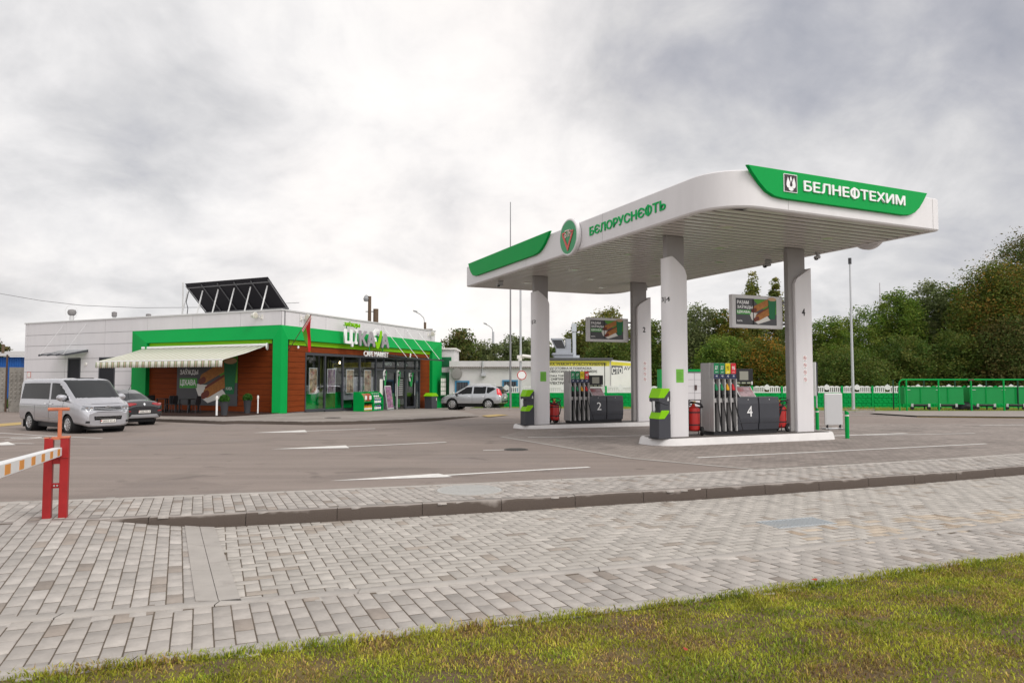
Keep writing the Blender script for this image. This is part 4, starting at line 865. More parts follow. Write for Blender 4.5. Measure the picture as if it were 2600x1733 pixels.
for a0, a1, gl in ((13.55, 15.12, 1), (16.9, 18.23, 0)):
    mb = MB(TL); mb.box(a0, a1, -.12, -.008, -.70, 2.79); d = mb.build('side_door', mat('door_black', (.02, .021, .026), .6, spec=.2), caf)
    mb = MB(TL); mb.box(a0+.02, a0+.1, -.03, .025, -.7, 2.78); mb.box(a1-.1, a1-.02, -.03, .025, -.7, 2.78); mb.box(a0+.1, a1-.1, -.03, .025, 2.68, 2.78); mb.build('door_frame', FRAME, d)
    mb = MB(TL)
    for x in ((a0+.55, a0+.80) if gl else (a0+.3,)): mb.cyl((x, .05, .1), (x, .05, 1.0 if gl else .3), .03)
    mb.build('handle', STEEL, d)
mb = MB(TL); mb.box(22.1, 22.52, .02, .03, 1.50, 1.88); s = mb.build('wall_notice', RED, caf); mb = MB(TL); mb.box(22.14, 22.48, .03, .034, 1.53, 1.85); mb.build('notice_face', CREAM, s)
mb = MB(TL); mb.cyl((16.35, .0, 2.35), (16.35, .08, 2.35), .10); mb.build('wall_lamp', CREAM, caf)
# --- awning over the terrace
A0, A1, AO = .95, 10.85, 3.1
AWN = mat('awning_cloth', (.66, .66, .56), .8)
_n = AWN.node_tree.nodes; _l = AWN.node_tree.links; _at = _n.new('ShaderNodeAttribute'); _at.attribute_name = 'tint'; _l.new(_at.outputs['Color'], _n['Principled BSDF'].inputs['Base Color'])
V = []; F = []; Cc = []; N = 118
stripe = lambda i: np.array(((.72, .71, .64), (.72, .71, .64), (.72, .71, .64), (.30, .36, .20), (.55, .40, .34), (.28, .34, .18))[i % 6])*(1 if i % 6 < 3 else 1)
for i in range(N):
    a0, a1 = A0+(A1-A0)*i/N, A0+(A1-A0)*(i+1)/N; k = len(V)
    for a in (a0, a1): V += [tuple(WL(a, .12, 3.24)), tuple(WL(a, AO*.5, 2.79)), tuple(WL(a, AO, 2.40)), tuple(WL(a, AO+.012, 2.40)), tuple(WL(a, AO+.03, 2.03+.02*(i % 2)))]
    for j in (0, 1, 2, 3): F.append((k+j, k+5+j, k+6+j, k+j+1)); Cc.append(stripe(i) if j > 1 else stripe(i)*.55+np.array((.60, .60, .52))*.45)
o = npmesh('awning', V, F, AWN, caf, np.array(Cc)); sm = o.modifiers.new('cloth', 'SOLIDIFY'); sm.thickness = .006
mb = MB(); mb.hexa([WL(A0-.1, .03, 3.22), WL(A1+.05, .03, 3.22), WL(A1+.05, .24, 3.22), WL(A0-.1, .24, 3.22)], (0, 0, .13)); mb.hexa([WL(A0, AO-.06, 2.36), WL(A1, AO-.06, 2.36), WL(A1, AO+.02, 2.36), WL(A0, AO+.02, 2.36)], (0, 0, .07)); mb.lathe([(.01, 0), (.2, .01), (.2, .06), (.01, .07)], 14, WL(A0-.12, .22, 3.18), 'x'); mb.build('awning_cassette', WTXT, o, bevel=.02)
mb = MB()
for a in (A0+.3, A0+3.5, A1-.4): mb.tube([WL(a, .15, 3.12), WL(a+.7, 1.6, 2.72), WL(a, AO-.05, 2.38)], .025, 6)
mb.build('awning_arm', STEEL, o)
snack_sign(caf, FL(8.0, .02, -.10), 4.85, 3.08, [('ЗАЎЖДЫ', .25, 1.72, 1.50, .40, 0), ('ЦІКАВА', .28, 1.08, 1.30, .40, 1)], 'wall_poster')
text('КАВА', WTXT, caf, FL(3.98, .055, .80), .48, .16, .003, .0)
for (T, x, yaw) in ((TL, 1.37, 0), (TR, 1.66, 0), (TR, 17.65, 0)):   # floodlights under the parapet
    mb = MB(T); mb.box(x-.06, x+.06, .02, .06, 4.70, 4.98); mb.tube([(x, .06, 4.75), (x, .25, 4.78), (x, .28, 4.92)], .02, 6); f = mb.build('floodlight', CREAM, caf)
    mb = MB(T); mb.lathe([(.16, .0), (.19, .02), (.12, .24), (.10, .30), (.02, .34)], 16, (x+.22, .30, 4.90), 'x'); mb.build('lamp_head', mat('floodlight_cream', (.66, .65, .60), .4), f, smooth=True)
    mb = MB(T); mb.lathe([(.005, -.01), (.15, -.004), (.15, .004), (.005, .01)], 16, (x+.21, .30, 4.90), 'x'); mb.build('lens', mat('lens_glass', (.55, .52, .45), .1), f)
b, _ = hitR(1055, 875, .42)
for x in (1.25, 14.5): mb = MB(TR); mb.lathe([(.005, 3.10), (.05, 3.12), (.06, 3.2), (.03, 3.26)], 10, (x, .18, 0)); mb.build('wall_lamp', WTXT, caf, smooth=True)
mb = MB()                                                   # information board on the right green leg
mb.hexa([WR(18.95, .46, .05), WR(19.95, .46, .05), WR(19.95, .50, .05), WR(18.95, .50, .05)], (0, 0, 1.62)); ib = mb.build('information_board', mat('board_dark', (.03, .16, .06), .5), caf); mb = MB()
for i in range(3):
    for j in range(4): mb.hexa([WR(19.0+i*.31, .505, .14+j*.34), WR(19.27+i*.31, .505, .14+j*.34), WR(19.27+i*.31, .512, .14+j*.34), WR(19.0+i*.31, .512, .14+j*.34)], (0, 0, .29))
mb.build('notice_sheet', CREAM, ib)
# --- things on the roof
pv = thing('solar_panel', 'tilted row of dark solar panels seen from behind, on the roof corner', 'solar panel', CB+eL*6.8+Vector((0, 0, 5.0))); pvo = -(eL*6.8+Vector((0, 0, 5.0)))
def PV(a, i, z): return WL(a, -i, z)+pvo
for k in range(5):
    a0 = 3.3+k*1.4; mb = MB(); mb.hexa([PV(a0+.01, 2.3, 7.42), PV(a0+1.39, 2.3, 7.42), PV(a0+1.39, 4.1, 5.70), PV(a0+.01, 4.1, 5.70)], (0, 0, .05)); mb.build('panel', mat('panel_back', (.02, .018, .024), .5), pv)
mb = MB()
for k in range(6): a0 = 3.35+k*1.39; mb.tube([PV(a0, 2.35, 7.32), PV(a0, 4.1, 5.62)], .035, 6)
mb.tube([PV(3.25, 2.5, 7.2), PV(10.35, 2.5, 7.2)], .04, 6); mb.tube([PV(3.25, 3.95, 5.78), PV(10.35, 3.95, 5.78)], .04, 6); mb.build('rail', mat('rail_grey', (.22, .22, .23), .5, .4), pv)
for k in range(6): a0 = 3.75+k*1.36; mb = MB(); mb.tube([PV(a0, 2.72, 7.02), PV(a0+.35, 2.45, 5.0)], .045, 6); mb.build('strut', WTXT, pv)
mb = MB(); mb.tube([PV(10.42, 2.25, 7.55), PV(10.42, 2.25, 5.0)], .05, 6); mb.build('post', STEEL, pv)
mb = MB(); mb.tube([PV(10.2, 2.5, 7.0), PV(10.28, 2.4, 6.3), PV(10.12, 2.4, 5.9), PV(10.25, 2.4, 5.0)], .025, 6); mb.build('cable', BLACK, pv)
for (u, vt, vb, r, lab) in ((182, 785, 815, .22, 'mushroom topped roof vent, largest, at the left end of the roof'), (290, 791, 808, .16, 'short grey capped roof vent in the middle of the left roof edge'), (377, 796, 804, .16, 'lowest stubby roof vent, left of the solar panels')):
    p = onray(u, vb, 48); t = thing('roof_vent', lab, 'roof vent', (p.x, p.y, 4.95), 0, 'vents on the cafe roof'); hh = onray(u, vt, 48).z-4.95
    mb = MB(); mb.cyl((0, 0, 0), (0, 0, hh*.75), r*.62); mb.build('pipe', STEEL, t, smooth=True)
    mb = MB(); mb.lathe([(r*.5, hh*.62), (r, hh*.68), (r*1.25 if r > .2 else r, hh*.82), (r, hh*.96), (r*.3, hh)], 14); mb.build('cap', mat('vent_cap', (.22, .21, .21), .5), t, smooth=True)
p = onray(177, 800, 49); mb = MB(Matrix.Translation((p.x, p.y, 5.0))); mb.tube([(.1, 0, -.1), (.1, 0, 1.0)], .02, 5); mb.tube([(.1+.42*math.cos(t), 0, 1.0+.5*math.sin(t)) for t in np.linspace(0, 6.28, 24)], .008, 5); tag(mb.build('aerial', STEEL), 'thin wire loop aerial beside the mushroom topped vent', 'aerial')
# --- flag
fp = thing('flag', 'red and green flag hanging from a slanted pole by the green corner', 'flag', CB)
b0, z0 = hitR(730, 893, .05); tip = onray(790, 799, 37.6)-CB; root = WR(b0, .05, z0); mb = MB(); mb.tube([root, tip+Vector((0, 0, .02))], .022, 6); mb.build('pole', mat('pole_brown', (.12, .08, .05), .6), fp)
fl0 = onray(766, 836, 37.9)-CB; low = onray(786.5, 893, 37.7)-CB
V = []; F = []; Cc = []; n, m = 18, 18
for i in range(n+1):
    s = i/n; h = tip*(1-s)+fl0*s
    for j in range(m+1):
        t = j/m; q = h*(1-t)+low*t+Vector((0, 0, -.10*math.sin(t*math.pi)*s)); q = q+nL*(.10*math.sin(t*6+s*5)*t)
        V.append(tuple(q))
for i in range(n):
    for j in range(m):
        k = i*(m+1)+j; F.append((k, k+1, k+m+2, k+m+1)); s, t = (i+.5)/n, (j+.5)/m
        c = (.44, .010, .012) if s < .62 else (.07, .24, .012)
        if t < .13: c = (.62, .50, .48) if (i*7+j*5) % 2 else (.44, .02, .02)
        Cc.append(c)
fm = mat('flag_cloth', (.5, .1, .1), .8, attr='tint'); o = npmesh('cloth', V, F, fm, fp, np.array(Cc)); o.data.polygons.foreach_set('use_smooth', [True]*len(F))
# ---------------------------------------------------------------- pavement round the building
def rz_(b): return -.43-.024*b
pairs = [((330, 1059), WL(13, 0, -.62)), ((399, 1062.6), WL(9, 0, -.58)), ((521, 1067), WL(3, .0, -.48)), ((566, 1069), WL(.5, .0, -.45)), ((600, 1067.7), WL(0, 0, -.44)), ((710, 1069.1), WR(1.5, 0, rz_(1.5))), ((777, 1070.4), WR(3, 0, rz_(3))), ((838, 1069.9), WR(5, 0, rz_(5))), ((931, 1067.7), WR(9, 0, rz_(9))), ((1014, 1065), WR(13, 0, rz_(13))), ((1100, 1061), WR(17, 0, rz_(17))), ((1180, 1056.7), WR(21, 0, rz_(21))), ((1215, 1056), WR(23, 0, rz_(23)))]
ks = []
for i, ((u, v), w) in enumerate(pairs):
    h = .13 if i < 10 else (.13, .13, .08, .02, .01)[i-9]; p = g(u, v, h); ks.append((p, CB+w))
V = []; F = []; n = 10
for i, (p, w) in enumerate(ks):
    for j in range(n+1): t = j/n; V.append(tuple(p.lerp(w, t)))
for i in range(len(ks)-1):
    for j in range(n): k = i*(n+1)+j; F.append((k, k+n+1, k+n+2, k+1))
APR = mat('apron_paving', (.30, .265, .24), .85, var=.22, vscale=1.3, bump=.3, bscale=20, dirt=((.20, .17, .15), .35, .5, .6))
o = npmesh('cafe_pavement', V, F, APR); o['kind'] = 'structure'
V = []; F = []
for i, (p, w) in enumerate(ks):
    d = (w-p); d.z = 0; d.normalize(); V += [tuple(p+Vector((0, 0, -.3))-d*.02), tuple(p-d*.01+Vector((0, 0, -.02))), tuple(p+d*.02+Vector((0, 0, .006))), tuple(p+d*.16+Vector((0, 0, .006)))]
for i in range(len(ks)-1):
    for j in range(3): k = i*4+j; F.append((k, k+4, k+5, k+1))
kb = npmesh('cafe_kerb', V, F, KERBW); kb['kind'] = 'structure'; a = kb.data.attributes.new('damp', 'FLOAT', 'POINT'); a.data.foreach_set('value', np.tile([.75, .55, .2, -.3], len(ks)))
# terrace deck
dk = thing('terrace_deck', 'low dark brown wooden deck under the striped awning', 'deck', CB); mb = MB(TL); o_ = .02
while o_ < 3.55: mb.box(.05, 11.3, o_, o_+.135, -.47, -.41); o_ += .142
mb.build('board', mat('deck_brown', (.045, .024, .018), .6, var=.3, vscale=2), dk); mb = MB(TL); mb.box(.05, 11.3, 3.56, 3.60, -.72, -.41); mb.box(.02, .05, .0, 3.60, -.60, -.41); mb.build('skirt', mat('skirt_brown', (.035, .018, .014), .6), dk)
ZD = -.41
def WLw(a, o, z): return CB+WL(a, o, z)
AL_ = math.atan2(-eL.y, -eL.x)
def chair():
    t = thing('chair', 'x', 'chair', (0, 0, 0), 0, 'dark chairs on the terrace')
    mb = MB(); mb.box(-.22, .22, -.22, .22, .44, .47); mb.build('seat', BLACK, t, bevel=.01)
    mb = MB(); mb.prism([(-.22, .2, .46), (.22, .2, .46), (.23, .24, .72), (.18, .27, .92), (-.18, .27, .92), (-.23, .24, .72)], (0, .025, 0)); mb.build('backrest', BLACK, t, bevel=.01)
    for sx in (-1, 1):
        for sy in (-1, 1): mb = MB(); mb.tube([(sx*.19, sy*.19, .45), (sx*.23, sy*.24, 0)], .016, 6); mb.build('leg', mat('chair_leg', (.06, .06, .065), .4, .3), t)
    return t
def table():
    t = thing('table', 'x', 'table', (0, 0, 0), 0, 'dark square tables on the terrace')
    mb = MB(); mb.box(-.38, .38, -.38, .38, .72, .75); mb.build('tabletop', BLACK, t, bevel=.008)
    for sx in (-1, 1):
        for sy in (-1, 1): mb = MB(); mb.box(sx*.33-.03, sx*.33+.03, sy*.33-.03, sy*.33+.03, 0, .72); mb.build('leg', BLACK, t)
    return t
tb, ch = table(), chair()
tpos = [(8.6, 1.7), (6.5, 1.9), (4.6, 2.0)]
tl = ['black table at the left of the terrace behind the dark sedan', 'black table in the middle of the terrace under the ЗАЎЖДЫ print', 'black table nearest the planters under the coffee cup print']
cl = ['leftmost black chair beside the tail of the dark sedan', 'black chair at the left table, facing it from the right', 'black chair on the left of the middle terrace table', 'black chair on the right of the middle terrace table', 'black chair left of the table nearest the planters', 'black chair right of the table nearest the planters']
for i, (a, o) in enumerate(tpos):
    t = tb if i == 0 else dup(tb, (0, 0, 0), 0); t.location = WLw(a, o, ZD); t.rotation_euler.z = AL_; t['label'] = tl[i]
    for j, (da, do, r) in enumerate(((.72, .25, 90), (-.75, .30, -75))):
        c = ch if (i, j) == (0, 0) else dup(ch, (0, 0, 0), 0); c.location = WLw(a+da, o+do, ZD); c.rotation_euler.z = AL_+R(r); c['label'] = cl[i*2+j]
def planter(lab, p, s=1.0):
    t = thing('planter', lab, 'planter', p, 0, 'grey planters on the terrace'); mb = MB(); mb.lathe([(.14, 0), (.21, .68), (.225, .70), (.19, .70), (.18, .62)], 20); mb.build('pot', mat('pot_grey', (.055, .058, .065), .6), t, smooth=True)
    n = 1500; d = rng.normal(size=(n, 3)); d /= np.linalg.norm(d, axis=1)[:, None]; c = d*(.23*rng.uniform(.8, 1.05, n))[:, None]+(0, 0, .80); u = rng.normal(size=(n, 3))*.022; w = rng.normal(size=(n, 3))*.022
    V = np.stack([c-u, c+w, c+u, c-w], 1).reshape(-1, 3); col = np.array((.045, .14, .02))*rng.uniform(.6, 1.5, (n, 1)); npmesh('topiary_ball', V, np.arange(4*n).reshape(-1, 4), LEAF, t, col)
p = g(583, 1053, .1); planter('clipped bush in a tall grey pot, on the deck corner by a white post', WLw(.75, 3.1, ZD)); planter('clipped bush in a tall grey pot, against the wood wall beside the green corner', WLw(1.35, 1.0, ZD))
def white_post(lab, p, h, r=.035): t = thing('white_bollard', lab, 'bollard', p, 0, 'slim white posts at the cafe'); mb = MB(); mb.cyl((0, 0, 0), (0, 0, h), r); mb.build('post', WTXT, t, smooth=True); mb = MB(); mb.lathe([(r, h-.20), (r*1.5, h-.18), (r*1.5, h-.05), (r*.6, h)], 10); mb.build('head', CREAM, t, smooth=True)
white_post('slim white post at the front corner of the terrace deck', WLw(.95, 3.4, ZD), .98, .05); white_post('slim white post next to the green building corner', WLw(.75, .85, ZD), .95)
p = CB+WR(19.2, 1.5, rz_(19.2)); white_post('thick white post below the information board at the right green leg', p, 1.25, .07)
# display shelf with bottles and packs
sh = thing('display_shelf', 'green display shelves with bottles and charcoal packs on the pavement before the shop window', 'display shelf', CB+WR(7.3, 1.05, rz_(7.3)), math.atan2(eR.y, eR.x))
for k, x in enumerate((-1.15, .05)):                         # local x along the wall, -y towards the viewer
    prof = [(.0, -.38), (.0, .38), (1.15, .38), (1.22, .30), (1.22, .10), (1.12, -.16), (.95, -.32), (.75, -.38)]
    for xx in ((x, x+1.12) if k else (x, x+1.16)): mb = MB(); mb.prism([(xx, y, z) for z, y in prof], (.035, 0, 0)); mb.build('side_panel', GREEN, sh, bevel=.005)
    mb = MB(); mb.box(x, x+1.15, .34, .38, 0, 1.2); mb.build('back_panel', GREEN, sh)
    for z in (.02, .58) if k == 0 else (.02, .42, .80): mb = MB(); mb.box(x+.03, x+1.13, -.36 if z < .7 else -.25, .35, z, z+.035); mb.build('shelf', GREEN if z != .80 else STEEL, sh)
    mb = MB()
    for q in range(2): mb.lathe([(.0, 1.22), (.015, 1.23), (.015, 1.28), (.0, 1.29)], 8, (x+.3+q*.5, .15, 0))
    mb.build('knob', STEEL, sh)
def goods(name, par, spots, prof, body, capm=None, caps=None, g_=''):
    for (x, y, z) in spots:
        mb = MB(); mb.lathe(prof, 10, (x, y, z)); o = mb.build(name, body, par, smooth=True)
        if capm: mb = MB(); mb.lathe(caps, 10, (x, y, z)); mb.build('cap', capm, o)
shm = Matrix.Translation(sh.location) @ Matrix.Rotation(sh.rotation_euler.z, 4, 'Z')
def item(name, lab, cat, grp, x, y, z, prof, body, capm=None, caps=None, band=None):
    t = thing(name, lab, cat, shm @ Vector((x, y, z)), sh.rotation_euler.z, grp); mb = MB(); mb.lathe(prof, 12); mb.build('body', body, t, smooth=True)
    if capm: mb = MB(); mb.lathe(caps, 12); mb.build('cap', capm, t)
    if band: mb = MB(); mb.lathe(band, 12); mb.build('label_band', CREAM, t)
BP = [(.06, 0), (.065, .02), (.065, .22), (.025, .30), (.025, .33)]; BC = [(.03, .31), (.03, .36), (.005, .37)]; BB = [(.067, .06), (.067, .17)]
AMB = mat('oil_amber', (.52, .24, .015), .25); BLU = mat('bottle_blue', (.03, .05, .28), .3); BGR = mat('bottle_green', (.02, .18, .10), .35)
for i in range(6): item('bottle', 'amber bottle with pale label, on the lowest left display shelf', 'bottle', 'amber bottles on the display shelf', -1.0+i*.175, -.25, .055, BP, AMB, RED, BC, BB)
for i in range(4): item('bottle', 'dark green bottle with pale label, on the top right display shelf', 'bottle', 'dark bottles on the top shelf', .22+i*.24, -.12, .835, [(q[0], q[1]*.8) for q in BP], BGR, CREAM, [(q[0], q[1]*.8) for q in BC], [(q[0], q[1]*.8) for q in BB])
CP = [(.085, 0), (.09, .01), (.09, .25), (.07, .27)]; CC = [(.06, .26), (.06, .31), (.005, .31)]; CBd = [(.092, .05), (.092, .19)]
for i, m in enumerate((mat('can_red', (.45, .06, .12), .3), BLU, BGR, BLU)): item('canister', ['pink canister', 'first blue canister', 'green canister', 'second blue canister'][i]+' on the middle right display shelf', 'canister', 'canisters on the middle shelf', .22+i*.25, -.22, .455, CP, m, CREAM, CC, CBd)
for i, m in enumerate((BGR, mat('can_teal', (.03, .30, .28), .3), mat('can_navy', (.03, .03, .16), .3), BLU)): item('canister', ['green canister', 'teal canister', 'navy canister', 'blue canister'][i]+' on the lowest right display shelf', 'canister', 'canisters on the lowest shelf', .22+i*.25, -.22, .055, CP, m, CREAM, CC, CBd)
for i, m in enumerate((mat('bag_brown', (.35, .17, .08), .7, var=.3, vscale=8), mat('bag_red', (.36, .08, .04), .6, var=.4, vscale=8))):
    t = thing('charcoal_bag', ['brown paper charcoal bag', 'red and brown charcoal bag'][i]+' on the upper left display shelf', 'bag', shm @ Vector((-.86+i*.52, -.1, .615)), sh.rotation_euler.z, 'bags on the display shelf'); mb = MB(); mb.lathe([(.02, 0), (.22, .02), (.24, .2), (.235, .4), (.18, .48), (.02, .50)], 12); o = mb.build('sack', m, t, smooth=True)
    mb = MB(); mb.box(-.12, .12, -.245, -.235, .12, .36); mb.build('printed_label', CREAM, t)
# poster stand, litter bin
b, z = hitR(985, 1037, 1.3); t = thing('poster_stand', 'narrow pavement poster stand by the shop door, right of the green shelves', 'poster stand', CB+WR(9.6, 1.35, rz_(9.6)), math.atan2(eR.y, eR.x))
mb = MB(); mb.hexa([(-.40, 0, .10), (.40, 0, .10), (.40, .25, 1.62), (-.40, .25, 1.62)], (0, .03, 0)); mb.build('board', STEEL, t); mb = MB(); mb.hexa([(-.35, -.004, .18), (.35, -.004, .18), (.35, .232, 1.56), (-.35, .232, 1.56)], (0, -.004, 0)); mb.build('poster_print', mat('poster_violet', (.30, .16, .26), .5, var=.9, vscale=4, dirt=((.60, .30, .04), 3, .55, .9)), t); mb = MB(); mb.tube([(-.4, .02, .12), (-.4, .0, 0), (.4, .0, 0), (.4, .02, .12)], .02, 6); mb.tube([(-.4, .28, 1.5), (-.4, .6, 0)], .015, 6); mb.tube([(.4, .28, 1.5), (.4, .6, 0)], .015, 6); mb.build('foot', METAL, t)
t = thing('litter_bin', 'dark grey litter bin with a lime gabled lid beside the shop entrance', 'litter bin', CB+WR(16.55, .85, rz_(16.6)), math.atan2(eR.y, eR.x))
mb = MB(); mb.prism([(-.45, -.3, 0), (.45, -.3, 0), (.50, -.3, .95), (-.50, -.3, .95)], (0, .6, 0)); mb.build('body', DGREY, t, bevel=.02); mb = MB(); mb.prism([(-.56, -.34, .93), (.56, -.34, .93), (.56, -.34, 1.0), (.18, -.34, 1.18), (-.18, -.34, 1.18), (-.56, -.34, 1.0)], (0, .68, 0)); mb.build('lid', LIME, t, bevel=.01); mb = MB(); mb.box(.28, .36, -.31, -.30, .6, .8); mb.build('badge', CREAM, t)
# ================================================================ VEHICLES (local axes: x forward, y left, z up)
CARGL = mat('car_glass', (.012, .014, .016), .03, spec=.45); CHROME = mat('chrome', (.75, .75, .76), .12, 1.0)
LAMPG = mat('lamp_clear', (.16, .17, .19), .06, spec=.9, coat=1); TAIL = mat('tail_lamp_red', (.30, .008, .012), .12, coat=.8)
def carpaint(name, col, metal=.55): return mat(name, col, .22, metal, coat=1.0, spec=.5)
def smooth1(a, k):
    for _ in range(k): a[1:-1] = .25*a[:-2]+.5*a[1:-1]+.25*a[2:]
    return a
class Car:
    def __init__(s, root, tab, paint, wheels, r, sides, ws, rs, dark=None, track=None):
        s.root = root; t = np.array(tab); xs = np.unique(np.r_[np.linspace(t[0,0], t[-1,0], 190), t[0,0]+np.array([.01, .02, .035]), t[-1,0]-np.array([.01, .02, .035])])
        c = [smooth1(np.interp(xs, t[:,0], t[:,i]), 4) for i in range(1, 6)]
        rings = []
        for i, x in enumerate(xs):
            zb, be, tp, w, wt = [q[i] for q in c]; h = be-zb
            ctl = np.array([(0, zb), (.86*w, zb), (.97*w, zb+.09), (w, zb+.45*h), (.992*w, be-.10), (.965*w, be), (wt+.02, max(be+.01, tp-.11)), (wt-.05, tp-.035), (wt*.62, tp), (0, tp+.012)])
            q = np.concatenate([np.linspace(ctl[j], ctl[j+1], n, endpoint=False) for j, n in enumerate((4, 3, 9, 7, 3, 12, 4, 5, 6))]+[ctl[-1:]])
            rings.append(smooth1(q.copy(), 3))
        rings = np.array(rings); nx, m = rings.shape[:2]; full = np.concatenate([rings, rings[:, -2:0:-1]*np.array([-1, 1])], 1); M = full.shape[1]
        V = np.empty((nx, M, 3)); V[:, :, 0] = xs[:, None]; V[:, :, 1:] = full; V = V.reshape(-1, 3)
        F = [(i*M+j, i*M+(j+1) % M, (i+1)*M+(j+1) % M, (i+1)*M+j) for i in range(nx-1) for j in range(M)]
        s.bvh = BVHTree.FromPolygons([Vector(p) for p in V], F+[tuple(range(M)), tuple(range((nx-1)*M, nx*M))])
        Fa = np.array(F); cen = V[Fa].mean(1); e1 = V[Fa[:,2]]-V[Fa[:,0]]; e2 = V[Fa[:,3]]-V[Fa[:,1]]; nr = np.cross(e1, e2); nr /= np.linalg.norm(nr, axis=1)[:, None]+1e-9
        if nr[np.argmax(cen[:,2]), 2] < 0: nr = -nr
        cls = np.zeros(len(Fa), int); wv = np.interp(cen[:,0], xs, c[3])
        for wx in wheels: cls[(np.hypot(cen[:,0]-wx, cen[:,2]-r) < r+.055) & (np.abs(cen[:,1]) > .50*wv)] = -1
        def inpoly(poly):
            p = np.array(poly); k = np.zeros(len(cen), bool); j = len(p)-1
            for i in range(len(p)):
                y1, y2 = p[i,1], p[j,1]; cond = (y1 > cen[:,2]) != (y2 > cen[:,2]); k ^= cond & (cen[:,0] < (p[j,0]-p[i,0])*(cen[:,2]-y1)/((y2-y1) if y2 != y1 else 1e-9)+p[i,0]); j = i
            return k
        wtv = np.interp(cen[:,0], xs, c[4]); topv = np.interp(cen[:,0], xs, c[2])
        for k, poly in enumerate(sides): cls[inpoly(poly) & (np.abs(cen[:,1]) > .5*wtv) & (cls == 0)] = 10+k
        if ws: cls[(nr[:,0] > .30) & (cen[:,0] > ws[0]) & (cen[:,2] > ws[1]) & (cen[:,2] < ws[2]) & (np.abs(cen[:,1]) < wtv-.045) & (cls == 0)] = 2
        if rs: cls[(nr[:,0] < -.30) & (cen[:,0] < rs[0]) & (cen[:,2] > rs[1]) & (cen[:,2] < rs[2]) & (np.abs(cen[:,1]) < wtv-.05) & (cls == 0)] = 3
        if dark: cls[(cls == 0) & (cen[:,2] < dark)] = 4
        bound = np.unique(Fa[cls == -1])
        for wx in wheels:                                   # clean round arch edge
            d = V[bound][:, [0, 2]]-(wx, r); L = np.hypot(d[:,0], d[:,1]); k = (np.abs(L-(r+.055)) < .035) & (np.abs(V[bound][:,1]) > .5*.6); b = bound[k]
            V[b, 0] = wx+d[k,0]/L[k]*(r+.055); V[b, 2] = r+d[k,1]/L[k]*(r+.055)
        def part(name, ids, mt):
            fs = Fa[np.isin(cls, ids)]
            if not len(fs): return
            u, inv = np.unique(fs, return_inverse=True); return npmesh(name, V[u], inv.reshape(fs.shape), mt, root, smooth=True)
        s.paint = paint; s.body = part('body', [0], paint); part('windscreen', [2], CARGL); part('rear_window', [3], CARGL); part('lower_trim', [4], BLACK)
        for k in range(len(sides)):
            for sg in (1, -1):
                keep = cls.copy(); cls[(cls == 10+k) & (np.sign(cen[:,1]) != sg)] = -5; part('side_window', [10+k], mat('tinted_glass', (.008, .009, .010), .05, spec=.2)); cls = keep
        for i in (0, nx-1): mb = MB(); mb.add([V[i*M+j] for j in range(M)], [tuple(range(M))]); mb.build('end_panel', paint, root)
        mb = MB()
        for wx in wheels:
            for sg in (1, -1): mb.lathe([(r+.05, sg*.42), (r+.05, sg*(np.interp(wx, t[:,0], t[:,4])-.04)), (r+.03, sg*.42)], 24, (wx, 0, r), 'y')
        mb.box(t[0,0]+.25, t[-1,0]-.25, -.60, .60, .17, .50); mb.box(wheels[0]+r+.08, wheels[1]-r-.08, -.80, .80, .20, .45); mb.build('underbody', BLACK, root)
        for wx in wheels:
            for sg in (1, -1): s.wheel(wx, sg, r, (track or np.interp(wx, t[:,0], t[:,4]))-.02)
    def wheel(s, wx, sg, r, y):
        mb = MB(); mb.lathe([(r*.62, sg*(y-.20)), (r*.96, sg*(y-.19)), (r, sg*(y-.15)), (r, sg*(y-.04)), (r*.95, sg*y), (r*.66, sg*(y-.005)), (r*.64, sg*(y-.03))], 28, (wx, 0, r), 'y'); w = mb.build('wheel', RUBBER, s.root, smooth=True)
        mb = MB(); mb.lathe([(.005, sg*(y-.05)), (r*.16, sg*(y-.015)), (r*.17, sg*(y-.05))], 12, (wx, 0, r), 'y'); mb.lathe([(r*.60, sg*(y-.04)), (r*.665, sg*(y-.008)), (r*.61, sg*(y-.004)), (r*.57, sg*(y-.03))], 28, (wx, 0, r), 'y')
        for k in range(10):
            a = 2*math.pi*k/10; ca, sa = math.cos(a), math.sin(a)
            q = [(wx+ca*r*rr-sa*ww, sg*(y-.03+dy), r+sa*r*rr+ca*ww) for rr, ww, dy in ((.12, -.018, .01), (.60, -.026, .0), (.60, .026, .0), (.12, .018, .01))]; mb.prism(q, (0, sg*.02, 0))
        mb.build('rim', mat('alloy_rim', (.60, .60, .61), .25, .8), w); mb = MB(); mb.lathe([(.005, sg*(y-.09)), (r*.62, sg*(y-.09)), (r*.6, sg*(y-.11))], 20, (wx, 0, r), 'y'); mb.build('brake_drum', BLACK, w)
    def patch(s, name, poly, side, m, off=.006, par=None):
        P = [Vector(p) for p in poly]; B = []
        for a, b in zip(P, P[1:]+P[:1]):
            for t in np.linspace(0, 1, max(3, int((b-a).length/.07)), endpoint=False): B.append(a.lerp(b, t))
        c = sum(B, Vector((0, 0)))/len(B); out = []
        for k in (1.0, .66, .33, 0): out += [c.lerp(p, k) for p in (B if k else [c])]
        o, d = {'front': (lambda p: Vector((9, p.x, p.y)), Vector((-1, 0, 0))), 'rear': (lambda p: Vector((-9, p.x, p.y)), Vector((1, 0, 0))), 'left': (lambda p: Vector((p.x, 9, p.y)), Vector((0, -1, 0))), 'right': (lambda p: Vector((p.x, -9, p.y)), Vector((0, 1, 0)))}[side]
        vs = []; last = None
        for p in out:
            h = s.bvh.ray_cast(o(p), d)
            q = h[0]-d*off if h[0] else (last if last else o(p)+d*(9-abs(2.2 if side in ('front', 'rear') else .9)))
            last = q; vs.append(q)
